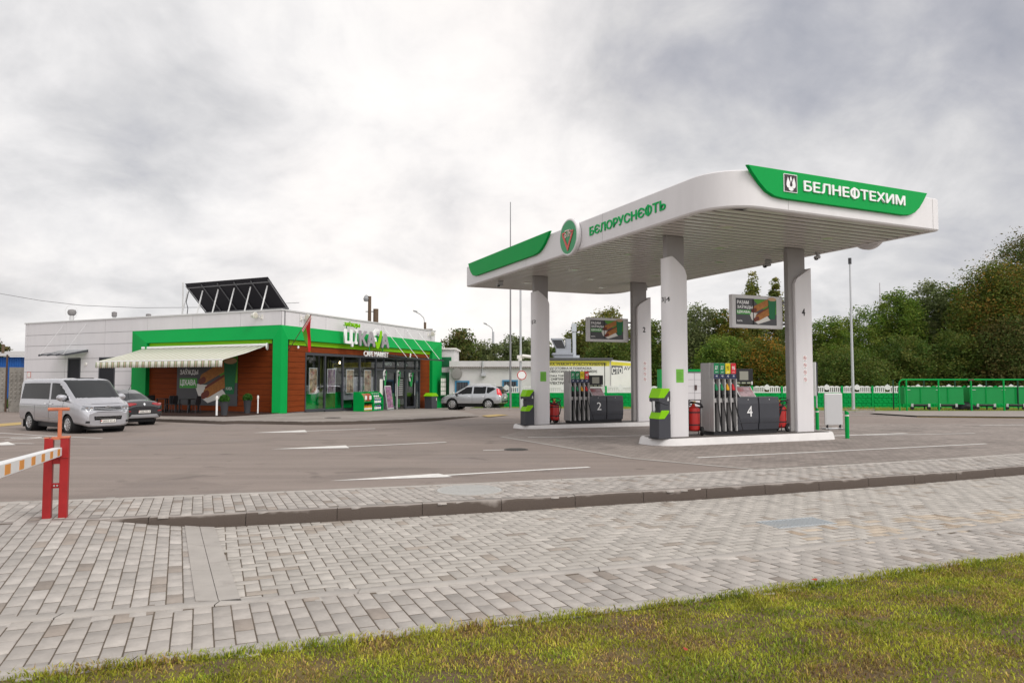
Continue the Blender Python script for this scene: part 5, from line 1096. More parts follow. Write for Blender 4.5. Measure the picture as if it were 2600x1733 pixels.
        n = len(B); fs = [(k*n+i, k*n+(i+1) % n, (k+1)*n+(i+1) % n, (k+1)*n+i) for k in range(2) for i in range(n)]+[(2*n+i, 2*n+(i+1) % n, 3*n) for i in range(n)]
        mb = MB(); mb.add(vs, fs); return mb.build(name, m, par or s.root)
    def seam(s, pts, side, w=.012, m=None, name='panel_gap'):
        for a, b in zip(pts[:-1], pts[1:]):
            a, b = Vector(a), Vector(b); d = (b-a).normalized(); n = Vector((-d.y, d.x))*w/2; s.patch(name, [a+n, b+n, b-n, a-n], side, m or BLACK, .003, s.body)
    def plate(s, txt, x, y0, y1, z, front):
        sg = 1 if front else -1; mb = MB(); mb.box(min(x, x+sg*.02), max(x, x+sg*.02), y0-.01, y1+.01, z-.01, z+.12); pl = mb.build('number_plate', BLACK, s.root); mb = MB(); mb.box(min(x+sg*.02, x+sg*.024), max(x+sg*.02, x+sg*.024), y0, y1, z, z+.11); f = mb.build('plate_face', CREAM, pl)
        if txt: text(txt, BTXT, pl, frame((x+sg*.025, y0+.07 if front else y1-.07, z+.022), (0, sg, 0), (sg, 0, 0)), (y1-y0)-.10, .065, .002, .004)
        mb = MB(); yy = y0 if front else y1; mb.box(x+sg*.0243-.001, x+sg*.0243+.001, min(yy, yy+sg*.045), max(yy, yy+sg*.045), z+.05, z+.09); mb.build('plate_flag', RED, pl)
    def mirror(s, x, y, z, m, sz=1.0):
        for sg in (1, -1):
            mb = MB(); mb.lathe([(.005, -.09*sz), (.075*sz, -.085*sz), (.10*sz, -.02*sz), (.075*sz, .06*sz), (.01, .085*sz)], 14, (x, sg*(y+.10), z), 'x')
            for k in range(len(mb.v)):
                p = mb.v[k]; p.z = z+(p.z-z)*.95; p.y = sg*(y+.10)+(p.y-sg*(y+.10))*1.35
            w = mb.build('mirror', m, s.root, smooth=True); mb = MB(); mb.box(x-.06, x+.02, min(sg*(y-.06), sg*(y+.06)), max(sg*(y-.06), sg*(y+.06)), z-.13, z-.06); mb.build('mirror_arm', BLACK, w)
H = math.radians
# ---- silver van
SILV = carpaint('silver_paint', (.47, .47, .50), .6)
fw = g(172, 1100); hv = -34; hd = Vector((math.cos(H(hv)), math.sin(H(hv)), 0)); lf = Vector((-hd.y, hd.x, 0))
pv_ = fw-hd*1.50+lf*.90
van = thing('parked_van', 'silver passenger van parked at the left, its grille towards the forecourt', 'van', (pv_.x, pv_.y, gz(pv_.x, pv_.y)), H(hv))
VT = [(-2.445, .42, 1.08, 1.78, .84, .74), (-2.42, .38, 1.12, 1.88, .90, .79), (-2.34, .36, 1.13, 1.94, .94, .825), (-1.5, .32, 1.14, 1.965, .952, .85), (.45, .31, 1.14, 1.975, .952, .85), (.80, .31, 1.14, 1.95, .952, .84), (.98, .31, 1.14, 1.86, .952, .82), (1.60, .31, 1.14, 1.40, .95, .81), (1.78, .31, 1.14, 1.27, .94, .80), (1.95, .31, 1.11, 1.20, .92, .79), (2.20, .29, 1.02, 1.10, .865, .74), (2.33, .26, .93, 1.01, .80, .68), (2.41, .25, .82, .90, .735, .60), (2.45, .30, .72, .80, .66, .54)]
c = Car(van, VT, SILV, (-1.50, 1.50), .335, [[(-2.26, 1.20), (-2.12, 1.79), (.04, 1.80), (.04, 1.18)], [(.17, 1.18), (.17, 1.80), (.66, 1.80), (.82, 1.72), (1.50, 1.22), (1.48, 1.18)]], (.66, 1.27, 1.90), (-2.0, 1.2, 1.72))
for sg in (1, -1):
    hl = c.patch('headlight', [(sg*.46, .83), (sg*.46, .96), (sg*.80, 1.02), (sg*.835, .86)], 'front', LAMPG, .008)
    for yy in (.55, .69): hx = c.bvh.ray_cast(Vector((9, sg*yy, .905)), Vector((-1, 0, 0)))[0].x; mb = MB(); mb.lathe([(.005, hx+.012), (.045, hx+.016), (.055, hx+.02), (.05, hx+.0)], 14, (0, sg*yy, .905), 'x'); mb.build('reflector', CHROME, hl, smooth=True)
    c.patch('fog_lamp', [(sg*.62, .40), (sg*.62, .47), (sg*.74, .47), (sg*.74, .40)], 'front', BLACK, .008); c.patch('tail_lamp', [(sg*.78, .95), (sg*.78, 1.35), (sg*.9, 1.32), (sg*.9, .95)], 'rear', TAIL, .01)
c.patch('grille', [(-.46, .83), (-.46, .965), (.46, .965), (.46, .83)], 'front', mat('grille_black', (.006, .006, .007), .8, spec=.1), .010)
for z in (.865, .92): c.patch('grille_bar', [(-.45, z-.005), (-.45, z+.006), (.45, z+.006), (.45, z-.005)], 'front', CHROME, .018)
c.patch('lower_grille', [(-.46, .50), (-.48, .63), (.48, .63), (.46, .50)], 'front', MATS['grille_black'], .010)
for z in (.565, .625): c.patch('grille_bar', [(-.44, z-.004), (-.44, z+.004), (.44, z+.004), (.44, z-.004)], 'front', CHROME, .016)
mb = MB(); mb.lathe([(.082, 2.36), (.098, 2.40), (.098, 2.425), (.082, 2.425)], 24, (0, 0, .892), 'x', False); bd = mb.build('badge', CHROME, van); mb = MB(); mb.lathe([(.082, 2.36), (.082, 2.415), (.01, 2.415)], 24, (0, 0, .892), 'x'); mb.build('badge_field', mat('badge_dark', (.05, .05, .06), .4), bd)
text('V', CHROME, bd, frame((2.416, -.04, .905), (0, 1, 0), (1, 0, 0)), .08, .06, .008, .03); text('W', CHROME, bd, frame((2.416, -.06, .825), (0, 1, 0), (1, 0, 0)), .12, .07, .008, .03)
c.plate('0002 IC-4', 2.452, -.26, .26, .40, True); c.mirror(1.28, .93, 1.28, SILV, 1.35)
for side in ('right', 'left'):
    c.seam([(.10, .36), (.10, 1.14)], side); c.seam([(-2.3, 1.0), (1.55, .97)], side, .010); c.seam([(1.13, .82), (1.18, 1.14)], side); c.seam([(-1.03, .36), (-1.03, 1.0)], side); c.patch('rub_strip', [(-1.0, .50), (-1.0, .525), (1.02, .525), (1.02, .50)], side, CHROME, .01)
    for x in (-.14, .28): c.patch('door_handle', [(x-.09, 1.03), (x-.09, 1.065), (x+.09, 1.065), (x+.09, 1.03)], side, CHROME, .03)
c.seam([(-.70, 1.06), (.70, 1.06)], 'front', .012); c.seam([(-.62, .775), (.62, .775)], 'front', .012)
mb = MB(); mb.tube([(1.86, -.70, 1.20), (1.74, .0, 1.285), (1.86, .70, 1.20)], .012, 5); mb.build('wiper', BLACK, van); mb = MB(); mb.box(.25, .75, -.3, .3, 1.965, 1.985); mb.build('roof_hatch', BLACK, van, bevel=.008)
for sg in (1, -1): mb = MB(); mb.box(-2.02, -1.99, sg*.80-.12, sg*.80+.12, .14, .42); mb.build('mud_flap', BLACK, van)
# ---- dark sedan with a yellow taxi patch
DKP = carpaint('graphite_paint', (.016, .016, .019), .0)
rw = g(380, 1076.5); hs = 147; hd = Vector((math.cos(H(hs)), math.sin(H(hs)), 0)); lf = Vector((-hd.y, hd.x, 0)); ps = rw+hd*1.30+lf*.80
sed = thing('parked_sedan', 'dark grey sedan seen from behind, yellow taxi patch on its flank, parked beside the van', 'car', (ps.x, ps.y, gz(ps.x, ps.y)), H(hs))
ST = [(-2.25, .42, .76, .84, .70, .58), (-2.21, .33, .90, .99, .80, .64), (-2.08, .29, .97, 1.07, .875, .66), (-1.80, .25, .99, 1.11, .90, .62), (-1.25, .22, .98, 1.36, .905, .58), (-.7, .20, .97, 1.53, .91, .58), (-.1, .20, .96, 1.57, .91, .59), (.35, .20, .96, 1.54, .91, .59), (1.0, .20, .95, 1.20, .90, .62), (1.32, .20, .94, 1.03, .90, .70), (1.9, .22, .86, .91, .88, .68), (2.15, .24, .72, .77, .80, .60), (2.25, .3, .6, .65, .66, .5)]
c = Car(sed, ST, DKP, (-1.32, 1.32), .325, [[(-1.38, 1.04), (-1.15, 1.28), (-.78, 1.42), (-.30, 1.46), (-.30, 1.01)], [(-.24, 1.01), (-.24, 1.46), (.28, 1.45), (.98, 1.03)]], (.35, 1.06, 1.48), (-.8, 1.10, 1.48))
for sg in (1, -1):
    c.patch('tail_lamp', [(sg*.32, .93), (sg*.36, .985), (sg*.80, 1.00), (sg*.83, .90), (sg*.60, .86)], 'rear', TAIL, .012); c.patch('tail_lamp', [(-2.15, .90), (-2.1, .985), (-1.9, .99), (-1.95, .92)], 'left' if sg > 0 else 'right', TAIL, .012); c.patch('reflector', [(sg*.58, .62), (sg*.58, .66), (sg*.78, .68), (sg*.78, .64)], 'rear', TAIL, .01)
    c.seam([(-.27, .35), (-.27, 1.0)], 'left' if sg > 0 else 'right'); c.seam([(.85, .35), (.92, .98)], 'left' if sg > 0 else 'right')
c.patch('taxi_patch', [(-1.92, .78), (-1.92, .98), (-.9, .98), (-.9, .78)], 'left', mat('taxi_yellow', (.72, .48, .01), .5), .008)
c.patch('bumper_diffuser', [(-.68, .36), (-.55, .50), (.55, .50), (.68, .36)], 'rear', mat('bumper_silver', (.32, .32, .33), .4), .012); c.plate('6586 MX-4', -2.255, -.26, .26, .56, False)
text('65 4-86', BTXT, sed, frame((-1.30, .93, .85), (-1, 0, 0), (0, 1, 0)), .36, .07, .004, .005)
mb = MB(); mb.prism([(-2.20, 0, 1.0), (-2.23, .05, .93), (-2.25, 0, .86), (-2.23, -.05, .93)], (-.012, 0, 0)); mb.build('badge', CHROME, sed); c.seam([(-.60, .72), (-.60, .94)], 'rear'); c.seam([(.60, .72), (.60, .94)], 'rear'); c.seam([(-.60, .72), (.60, .72)], 'rear')
c.mirror(.85, .88, 1.0, DKP, .9); mb = MB(); mb.tube([(-.95, 0, 1.50), (-1.25, 0, 1.85)], .008, 5); mb.build('aerial', BLACK, sed)
# ---- silver SUV
SUVP = carpaint('suv_silver_paint', (.42, .43, .45), .55)
f = g(1148, 1040.5); hu = 163; hd = Vector((math.cos(H(hu)), math.sin(H(hu)), 0)); lf = Vector((-hd.y, hd.x, 0)); pu = f-hd*1.33-lf*.85
suv = thing('parked_suv', 'silver SUV parked side on with red tail lamps, between the cafe and the pumps', 'car', (pu.x, pu.y, gz(pu.x, pu.y)+.01), H(hu))
UT = [(-2.26, .50, .80, .90, .72, .58), (-2.22, .42, .93, 1.08, .83, .62), (-2.10, .36, 1.0, 1.36, .88, .60), (-1.92, .31, 1.03, 1.57, .90, .60), (-1.3, .28, 1.02, 1.67, .91, .62), (-.2, .27, .99, 1.70, .915, .63), (.30, .27, .98, 1.67, .915, .63), (.95, .27, .97, 1.34, .91, .64), (1.36, .27, .96, 1.10, .91, .74), (1.95, .29, .88, .97, .89, .73), (2.18, .32, .74, .82, .80, .62), (2.27, .40, .6, .66, .66, .52)]
c = Car(suv, UT, SUVP, (-1.33, 1.33), .375, [[(-1.78, 1.42), (-1.62, 1.52), (-1.18, 1.56), (-1.18, 1.18), (-1.30, 1.12)], [(-1.10, 1.13), (-1.10, 1.57), (-.22, 1.58), (-.22, 1.08)], [(-.10, 1.08), (-.10, 1.58), (.30, 1.55), (1.12, 1.05)]], (.3, 1.12, 1.58), (-1.75, 1.10, 1.52), dark=.44)
for sd, sg in (('left', 1), ('right', -1)):
    c.patch('tail_lamp', [(-2.14, 1.00), (-1.94, 1.08), (-1.84, 1.46), (-2.0, 1.46)], sd, mat('suv_tail_red', (.62, .02, .03), .2, coat=.6), .012); c.patch('tail_lamp', [(sg*.66, .98), (sg*.58, 1.06), (sg*.54, 1.42), (sg*.62, 1.44), (sg*.84, 1.02)], 'rear', mat('suv_tail_red', (.62, .02, .03), .2), .014); c.patch('headlight', [(1.85, .80), (1.9, .90), (2.2, .82), (2.2, .72)], sd, LAMPG, .012)
    c.seam([(-.16, .42), (-.16, 1.02)], sd); c.seam([(.92, .42), (1.0, 1.0)], sd); c.seam([(-1.05, .55), (-1.12, 1.05)], sd)
    for x in (-.95, .05): c.patch('door_handle', [(x-.09, .90), (x-.09, .935), (x+.09, .935), (x+.09, .90)], sd, CHROME, .028)
    mb = MB(); mb.tube([(-1.45, sg*.60, 1.68), (-1.3, sg*.60, 1.74), (.0, sg*.60, 1.77), (.25, sg*.60, 1.71)], .018, 6); mb.build('roof_rail', CHROME, suv)
c.patch('bumper_trim', [(-.72, .52), (-.72, .62), (.72, .62), (.72, .52)], 'rear', BLACK, .012); c.plate('', -2.25, -.26, .26, .78, False); c.mirror(.98, .88, 1.05, BLACK, .9); mb = MB(); mb.box(-2.0, -1.78, -.52, .52, 1.55, 1.59); mb.build('spoiler', BLACK, suv)
# ================================================================ BARRIER GATE
p0, p1 = g(119, 1314.5), g(160, 1312); bx = (p1-p0).normalized(); ang = math.atan2(bx.y, bx.x)
RP = mat('barrier_red', (.33, .017, .018), .42, var=.18, vscale=5, dirt=((.30, .12, .08), 9, .66, .5)); OR = mat('barrier_primer', (.52, .16, .08), .6, var=.2, vscale=6)
bar = thing('barrier_gate', 'red twin post barrier gate with white and orange arm, on the paved strip at left', 'barrier', p0, ang); w = (p1-p0).length
for x in (0, w):
    mb = MB(); mb.box(x-.042, x+.042, -.05, .05, -.02, .885); mb.build('post', RP, bar, bevel=.006)
mb = MB(); mb.box(-.05, .0, -.055, .055, .885, .895); mb.box(w-.045, w+.046, -.055, .055, .885, .905); mb.box(.02, w-.02, -.045, .045, .87, .90); mb.build('top_plate', OR, bar, bevel=.004)
mb = MB(); mb.box(.04, w-.04, -.03, .03, .33, .385); mb.build('cross_bar', RP, bar, bevel=.003); mb = MB(); mb.box(-.005, w+.045, -.06, .06, .665, .675); mb.box(.04, w-.04, -.035, .035, .60, .665); mb.build('cross_bar', RP, bar, bevel=.003)
mb = MB()
for x in (.065, .095): mb.cyl((x, -.04, .36), (x, -.028, .36), .009)
mb.cyl((w-.10, -.08, .76), (w-.10, -.03, .76), .02); mb.build('bolt', METAL, bar)
mb = MB(); mb.box(w*.62-.018, w*.62+.018, -.018, .018, .90, 1.20); mb.tube([(w*.62-.12, 0, 1.21), (w*.62+.09, 0, 1.21)], .019, 10); mb.build('counterweight_handle', OR, bar, bevel=.003)
iv = (Matrix.Translation(p0) @ Matrix.Rotation(ang, 4, 'Z')).inverted()
a0 = Vector((w*.55, -.03, .735)); e_ = iv @ onray(-5, 1193, 5.05); dr = (e_-a0).normalized(); n_ = dr.cross(Vector((0, 0, 1))).normalized(); upv = n_.cross(dr)
def armbox(mb, s0, s1, hw, hh, ex=0):
    q = [a0+dr*s+n_*(x*hw)+upv*(z*hh) for s in (s0, s1) for x, z in ((-1, -1), (1, -1), (1, 1), (-1, 1))]; mb.add(q, [(0, 1, 2, 3), (7, 6, 5, 4), (0, 4, 5, 1), (1, 5, 6, 2), (2, 6, 7, 3), (3, 7, 4, 0)])
mb = MB(); armbox(mb, 0, 5.0, .045, .048); arm = mb.build('arm', mat('barrier_white', (.74, .74, .74), .4, var=.05), bar, bevel=.006)
for k in range(8): mb = MB(); armbox(mb, .20+k*.60, .42+k*.60, .0465, .036); mb.build('reflector_patch', mat('reflector_orange', (.72, .27, .015), .35), arm)
# ================================================================ SANDWICH BOARD, BOLLARDS
q = g(2117, 1090); t = thing('sandwich_board', 'blank pale pavement board on a sprung foot between two green bollards', 'sign board', (q.x, q.y, gz(q.x, q.y)), R(8))
mb = MB(); mb.box(-.33, .33, -.03, .03, .16, 1.26); mb.build('frame', STEEL, t, bevel=.012); mb = MB(); mb.box(-.29, .29, -.036, -.03, .20, 1.22); mb.build('panel', mat('board_grey', (.52, .52, .53), .5), t)
mb = MB()
for s in (-.24, .24): mb.cyl((s, 0, .03), (s, 0, .18), .035)
mb.build('spring', BLACK, t); mb = MB(); mb.tube([(-.30, -.25, .03), (.0, .25, .03), (.30, -.25, .03)], .025, 6); mb.tube([(-.30, .25, .03), (.30, .25, .03)], .025, 6); mb.tube([(-.32, -.02, .03), (.32, -.02, .03)], .03, 6); mb.build('foot', METAL, t)
for (u, v, h, lab) in ((2075.5, 1094.5, .80, 'green bollard with pale band, left of the blank board and farther back'), (2151.5, 1112.5, .80, 'green bollard with pale band, right of the blank board and nearer')):
    q = g(u, v); t = thing('green_bollard', lab, 'bollard', q, 0, 'green bollards by the blank board'); mb = MB(); mb.cyl((0, 0, -.02), (0, 0, h-.07), .058, n=18); mb.build('post', GREEN, t, smooth=True)
    mb = MB(); vs = [(.058*math.cos(a), .058*math.sin(a), z) for z in (0, 1) for a in np.linspace(0, 2*math.pi, 18, endpoint=False)]; vs = [(x, y, h-.07 if z == 0 else h-.03-x*.6) for x, y, z in vs]; mb.add(vs, [(i, (i+1) % 18, 18+(i+1) % 18, 18+i) for i in range(18)]+[tuple(range(18, 36))]); mb.build('slanted_cap', GREEN, t)
    mb = MB(); mb.lathe([(.060, h-.16), (.060, h-.12)], 18); mb.build('band', CREAM, t)
# ================================================================ ROAD MARKINGS AND COVERS
RM = mat('road_paint', (.72, .70, .67), .7, var=.18, vscale=6, dirt=((.30, .27, .26), 7, .60, .8))
def poly(name, pts, m, h=.006, label=None):
    mb = MB(); k = [g(u, v) for u, v in pts]; n = len(k); mb.add([p+Vector((0, 0, h)) for p in k], [tuple(range(n))]); return tag(mb.build(name, m, fix=False), kind='structure')
def line(name, a, b, w, m=RM, h=.006, nseg=10):
    A, B = g(*a), g(*b); d = (B-A); d.z = 0; d.normalize(); n = Vector((-d.y, d.x, 0))*w/2; mb = MB(); vs = []
    for i in range(nseg+1):
        p = A.lerp(B, i/nseg)
        for q in (p-n, p+n): vs.append((q.x, q.y, gz(q.x, q.y)+h))
    mb.add(vs, [(2*i, 2*i+2, 2*i+3, 2*i+1) for i in range(nseg)]); return tag(mb.build(name, m, fix=False), kind='structure')
def arrow(tip, h0, h1, tail, w, h=.006):
    T, A, B, E = [g(*p) for p in (tip, h0, h1, tail)]; mb = MB(); mb.add([p+Vector((0, 0, h)) for p in (T, B, A)], [(0, 1, 2)]); tag(mb.build('arrow_marking', RM, fix=False), kind='structure')
    mid = ((h0[0]+h1[0])/2, (h0[1]+h1[1])/2); line('arrow_marking', mid, tail, w, h=h)
arrow((837, 1220.5), (1113, 1202), (1149, 1210.5), (1496, 1185.6), .13); arrow((688, 1140), (878, 1130.4), (887, 1137), (1132.6, 1122), .15); arrow((641, 1098.5), (774, 1091.5), (780, 1096.5), (953, 1087.5), .18)
APR2 = mat('forecourt_paving', (.29, .25, .225), .85, var=.20, vscale=.8, bump=.3, bscale=25, dirt=((.17, .145, .13), .5, .52, .7))
_n = APR2.node_tree.nodes; _l = APR2.node_tree.links; _b = _n['Principled BSDF']; _src = _b.inputs['Base Color'].links[0].from_socket; _bk = _n.new('ShaderNodeTexBrick'); _t = _n.new('ShaderNodeTexCoord'); _mp = _n.new('ShaderNodeMapping'); _mp.inputs['Rotation'].default_value = (0, 0, R(-24.5)); _l.new(_t.outputs['Object'], _mp.inputs['Vector']); _l.new(_mp.outputs[0], _bk.inputs['Vector'])
_bk.inputs['Scale'].default_value = 1; _bk.inputs['Brick Width'].default_value = .2; _bk.inputs['Row Height'].default_value = .1; _bk.inputs['Mortar Size'].default_value = .006; _bk.inputs['Color1'].default_value = (1.15,)*3+(1,); _bk.inputs['Color2'].default_value = (.85,)*3+(1,); _bk.inputs['Mortar'].default_value = (.5,)*3+(1,)
_mm = _n.new('ShaderNodeVectorMath'); _mm.operation = 'MULTIPLY'; _l.new(_src, _mm.inputs[0]); _l.new(_bk.outputs['Color'], _mm.inputs[1]); _l.new(_mm.outputs[0], _b.inputs['Base Color'])
pa = [g(1270, 1108), g(1420, 1134), g(1600, 1163), g(1760, 1178), g(1912, 1191)]; pb = [g(1400, 1070), g(1700, 1072), g(2000, 1074), g(2250, 1076), Vector((30, 31, 0))]
V = []; F = []; n = 24
xs = np.linspace(0, 1, 41)
def lerpl(P_, t): k = t*(len(P_)-1); i = min(int(k), len(P_)-2); return P_[i].lerp(P_[i+1], k-i)
pa.append(Vector((11.3, STRIP(11.3)-.02, 0))); pa.append(Vector((20, STRIP(20)-.02, 0))); pa.append(Vector((34, STRIP(34)-.02, 0)))
for t in xs:
    A, B = lerpl(pa, t), lerpl(pb, t)
    for j in range(n+1): p = A.lerp(B, j/n); V.append((p.x, p.y, gz(p.x, p.y)+.0035))
for i in range(len(xs)-1):
    for j in range(n): k = i*(n+1)+j; F.append((k, k+n+1, k+n+2, k+1))
o = npmesh('forecourt_paving', V, F, APR2); o['kind'] = 'structure'
line('apron_edge', (1270, 1108), (1600, 1163), .14, CONC, .006); line('apron_edge', (1600, 1163), (1912, 1191), .14, CONC, .006)
line('lane_line', (1771, 1162), (2504, 1126.5), .12, h=.009); line('lane_line', (1340, 1110.5), (1700, 1104.5), .12, h=.009); line('lane_line', (2200, 1105), (2476, 1100), .10, h=.009); line('lane_line', (2487, 1080), (2600, 1078), .12); line('lane_line', (1227, 1143), (1292, 1141.5), .10); line('parking_line', (-30, 1097), (258, 1112), .10); line('lane_line', (2155, 1052.5), (2320, 1057), .10); line('lane_line', (2080, 1107.5), (2300, 1100), .22, h=.009)
arrow((-60, 1132), (20, 1121), (40, 1129), (84, 1126), .1)
A = g(40, 1113); mb = MB(); pts = [(A.x+.9*math.cos(t)-.3, A.y+.9*math.sin(t)) for t in np.linspace(-1.0, 4.4, 26)]
mb.add([(x+s*.055*(x-A.x+.3), y+s*.055*(y-A.y), gz(x, y)+.007) for x, y in pts for s in (-1, 1)], [(2*i, 2*i+2, 2*i+3, 2*i+1) for i in range(len(pts)-1)]); mb.add([(A.x+x, A.y+y, gz(A.x, A.y)+.007) for x, y in ((-.3, .1), (.9, .2), (.9, .32), (-.3, .25))], [(0, 1, 2, 3)]); tag(mb.build('parking_symbol', RM, fix=False), kind='structure')
for (u, v, r, off, lab, m, mr) in ((1310, 1141, .27, 0, 'dark round manhole cover set in the asphalt near the pump island', mat('cast_iron', (.07, .065, .06), .6, .3), 1), (1192, 1244, .46, .004, 'pale round manhole cover in the paved strip by the kerb', mat('cover_pale', (.43, .425, .41), .55, .2, bump=.6, bscale=30), 0), (845, 1062, .40, .1, 'dark round manhole cover in the pavement before the shop', mat('cast_iron', (.07, .065, .06), .6, .3), 0)):
    p = g(u, v, off); t = thing('manhole_cover', lab, 'manhole cover', p+Vector((0, 0, .004 if off < .05 else .03))); mb = MB(); mb.lathe([(r*1.08, -.02), (r*1.07, .004), (r*1.02, .006), (r*1.01, -.004)], 32, cap=False); mb.build('rim', CONC if not mr else mat('cast_iron', (.07, .065, .06), .6, .3), t); mb = MB(); mb.lathe([(r, -.01), (r, .004), (.01, .006)], 32)
    for k in range(-3, 4): mb.box(-math.sqrt(r*r-(k*r*.26)**2)*.9, math.sqrt(r*r-(k*r*.26)**2)*.9, k*r*.26-.02, k*r*.26+.02, .002, .012)
    mb.build('lid', m, t)
q = g(2022, 1327, LOW); t = thing('drain_grate', 'pale rectangular drain grate in the herringbone paving at right', 'drain grate', q+Vector((0, 0, .004)), R(20)); mb = MB(); mb.box(-.42, .42, -.20, -.17, -.02, .006); mb.box(-.42, .42, .17, .20, -.02, .006)
for k in range(17): mb.box(-.41+k*.05, -.41+k*.05+.025, -.17, .17, -.02, .005)
mb.build('bars', mat('grate_zinc', (.46, .49, .51), .45, .3), t); mb = MB(); mb.box(-.41, .41, -.18, .18, -.03, -.012); mb.build('well', BLACK, t)
TAC = mat('tactile_yellow', (.46, .33, .13), .8, var=.15, vscale=5)
poly('tactile_paving', [(1222, 1056), (1262, 1052.5), (1292, 1054), (1240, 1059.5)], TAC, .03); poly('tactile_paving', [(-5, 1083), (54, 1078), (54, 1071.5), (-5, 1076)], TAC, .012); poly('tactile_paving', [(2328, 1059), (2640, 1062), (2640, 1055.5), (2328, 1053)], TAC, .02)
# ================================================================ BACK LAWN, FENCE, TROLLEY SHELTER
LAWN2 = mat('back_lawn_green', (.15, .21, .025), .9, var=.35, vscale=.8)
FA, FB = g(1250, 1034.5), g(2900, 1037.5); fd = (FB-FA); fd.z = 0; FLn = fd.length; fd.normalize(); fn = Vector((fd.y, -fd.x, 0))
KA, KB_ = g(1180, 1040.5), g(2222, 1047.5); KC = g(2228, 1050); V = []; F = []
xs = np.linspace(0, 1, 30)
for t in xs:
    K = KA.lerp(KB_, t) if t < 2 else KA; E_ = FA.lerp(FA+fd*(K-FA).dot(fd)/max(.001, 1), 1) if False else FA+fd*((K-FA).dot(fd)); E_ = E_-fn*8
    for j in range(9): p = K.lerp(E_, j/8); V.append((p.x, p.y, gz(p.x, p.y)+(.0 if j == 0 else .06)))
for i in range(29):
    for j in range(8): k = i*9+j; F.append((k, k+9, k+10, k+1))
o = npmesh('back_lawn', V, F, LAWN2); o['kind'] = 'structure'
poly('back_lawn', [(2222, 1047.5), (2700, 1047.5), (2700, 1037), (2222, 1036)], LAWN2, .05)
poly('shelter_pavement', [(2210, 1051), (2330, 1058.5), (2700, 1062), (2700, 1045), (2225, 1045.5)], mat('shelter_paving', (.30, .265, .24), .85, var=.2, vscale=2), .07)
mb = MB(); D_ = (KB_-KA).normalized(); N_ = Vector((D_.y, -D_.x, 0))
for i in range(24): a, b = KA.lerp(KB_, i/24), KA.lerp(KB_, (i+.98)/24); mb.hexa([(q.x, q.y, gz(q.x, q.y)-.05) for q in (a, b, b-N_*.15, a-N_*.15)], (0, 0, .16))
tag(mb.build('back_kerb', CONC), kind='structure')
r2 = np.random.default_rng(4)
GX = [(FA+fd*a).x for a in (0, FLn)]
grass('back_grass', 30000, (3, 36), (0.4, 7.5), lambda q: FA.y+(q-FA.x)*fd.y/fd.x+.4, lambda a, b: gz(a, b)+.05, .10, 21, lambda x, y: (x < .74*y) & (y > np.interp(x, (KA.x, KB_.x, 40), (KA.y, KB_.y, KB_.y+1.0))+.2))
FW = mat('fence_white', (.72, .72, .72), .6, var=.12, vscale=2)
def fence_panel(i):
    p = FA+fd*(i*2.1); z = gz(p.x, p.y); T = Matrix.Translation((p.x-FA.x, p.y-FA.y, z)) @ Matrix.Rotation(math.atan2(fd.y, fd.x), 4, 'Z'); mb = MB(T)
    mb.box(.06, 2.04, .0, .05, -.1, 1.10); yy = -.05
    for r in range(3):
        for rr in range(2):
            zz = .04+r*.36+rr*.155
            for k in range(6): x = .10+k*.33-(.12 if rr else 0); mb.box(max(.08, x), min(2.0, x+.30), yy, .0, zz, zz+.135)
        mb.box(.06, 2.04, -.034, 0, .36*r+.345, .36*r+.375)
    mb.build('lower_panel', FGREEN, fen, bevel=.008); mb = MB(T); mb.box(.06, 2.04, -.01, .05, 1.10, 1.17); mb.box(.06, 2.04, -.01, .05, 1.47, 1.52)
    for k in range(14):
        x = .10+k*.138
        if abs(x-1.02) > .12: mb.box(x, x+.07, .0, .045, 1.17, 1.47)
    mb.prism([(1.05+.20*math.cos(t), -.02, 1.49+.20*math.sin(t)) for t in np.linspace(0, 2*math.pi, 8, endpoint=False)], (0, .07, 0))
    for c0 in (.35, .70, 1.40, 1.75): mb.prism([(c0-.17, -.008, 1.50)]+[(c0+.17*math.cos(t), -.008, 1.52+.075*math.sin(t)) for t in np.linspace(math.pi, 0, 7)]+[(c0+.17, -.008, 1.50)], (0, .05, 0))
    mb.prism([(.84, -.009, 1.50), (1.05, -.009, 1.72), (1.26, -.009, 1.50)], (0, .06, 0)); mb.build('balustrade', FW, fen)
    mb = MB(T); mb.box(-.075, .055, -.06, .075, -.1, 1.60); mb.build('post', FGREEN, fen, bevel=.01)
fen = thing('concrete_fence', 'green concrete fence with white wavy balustrade top along the back of the station', 'fence', (FA.x, FA.y, 0))
for i in range(int(min(FLn, 42)/2.1)): fence_panel(i)
# trolley shelter and trolleys
sp = [g(u, v) for u, v in ((2303, 1044.5), (2382, 1045.3), (2465.5, 1045.3), (2550.5, 1045.3))]; S0 = sp[0]; sdv = (sp[3]-sp[0]); sdv.z = 0; L3 = sdv.length; sdv.normalize(); SY = Vector((-sdv.y, sdv.x, 0))
sh2 = thing('trolley_shelter', 'long green steel railing bay for trolleys in front of the fence at right', 'trolley shelter', (S0.x, S0.y, S0.z+.06), math.atan2(sdv.y, sdv.x)); st_ = L3/3
mb = MB(); mb.tube([(-.42, 0, 0), (-.42, 0, 1.62)]+[(-.17-.25*math.cos(t), 0, 1.62+.28*math.sin(t)) for t in np.linspace(.1, math.pi/2, 7)]+[(st_*8, 0, 1.90)], .045, 8); mb.build('top_rail', GREEN, sh2, smooth=True)
for k in range(9): mb = MB(); mb.cyl((k*st_, 0, 0), (k*st_, 0, 1.88), .05); mb.build('post', GREEN, sh2, smooth=True); mb = MB(); mb.cyl((k*st_, 1.9, 0), (k*st_, 1.9, 1.88), .04); mb.build('post', mat('dark_post', (.012, .06, .03), .6), sh2, smooth=True)
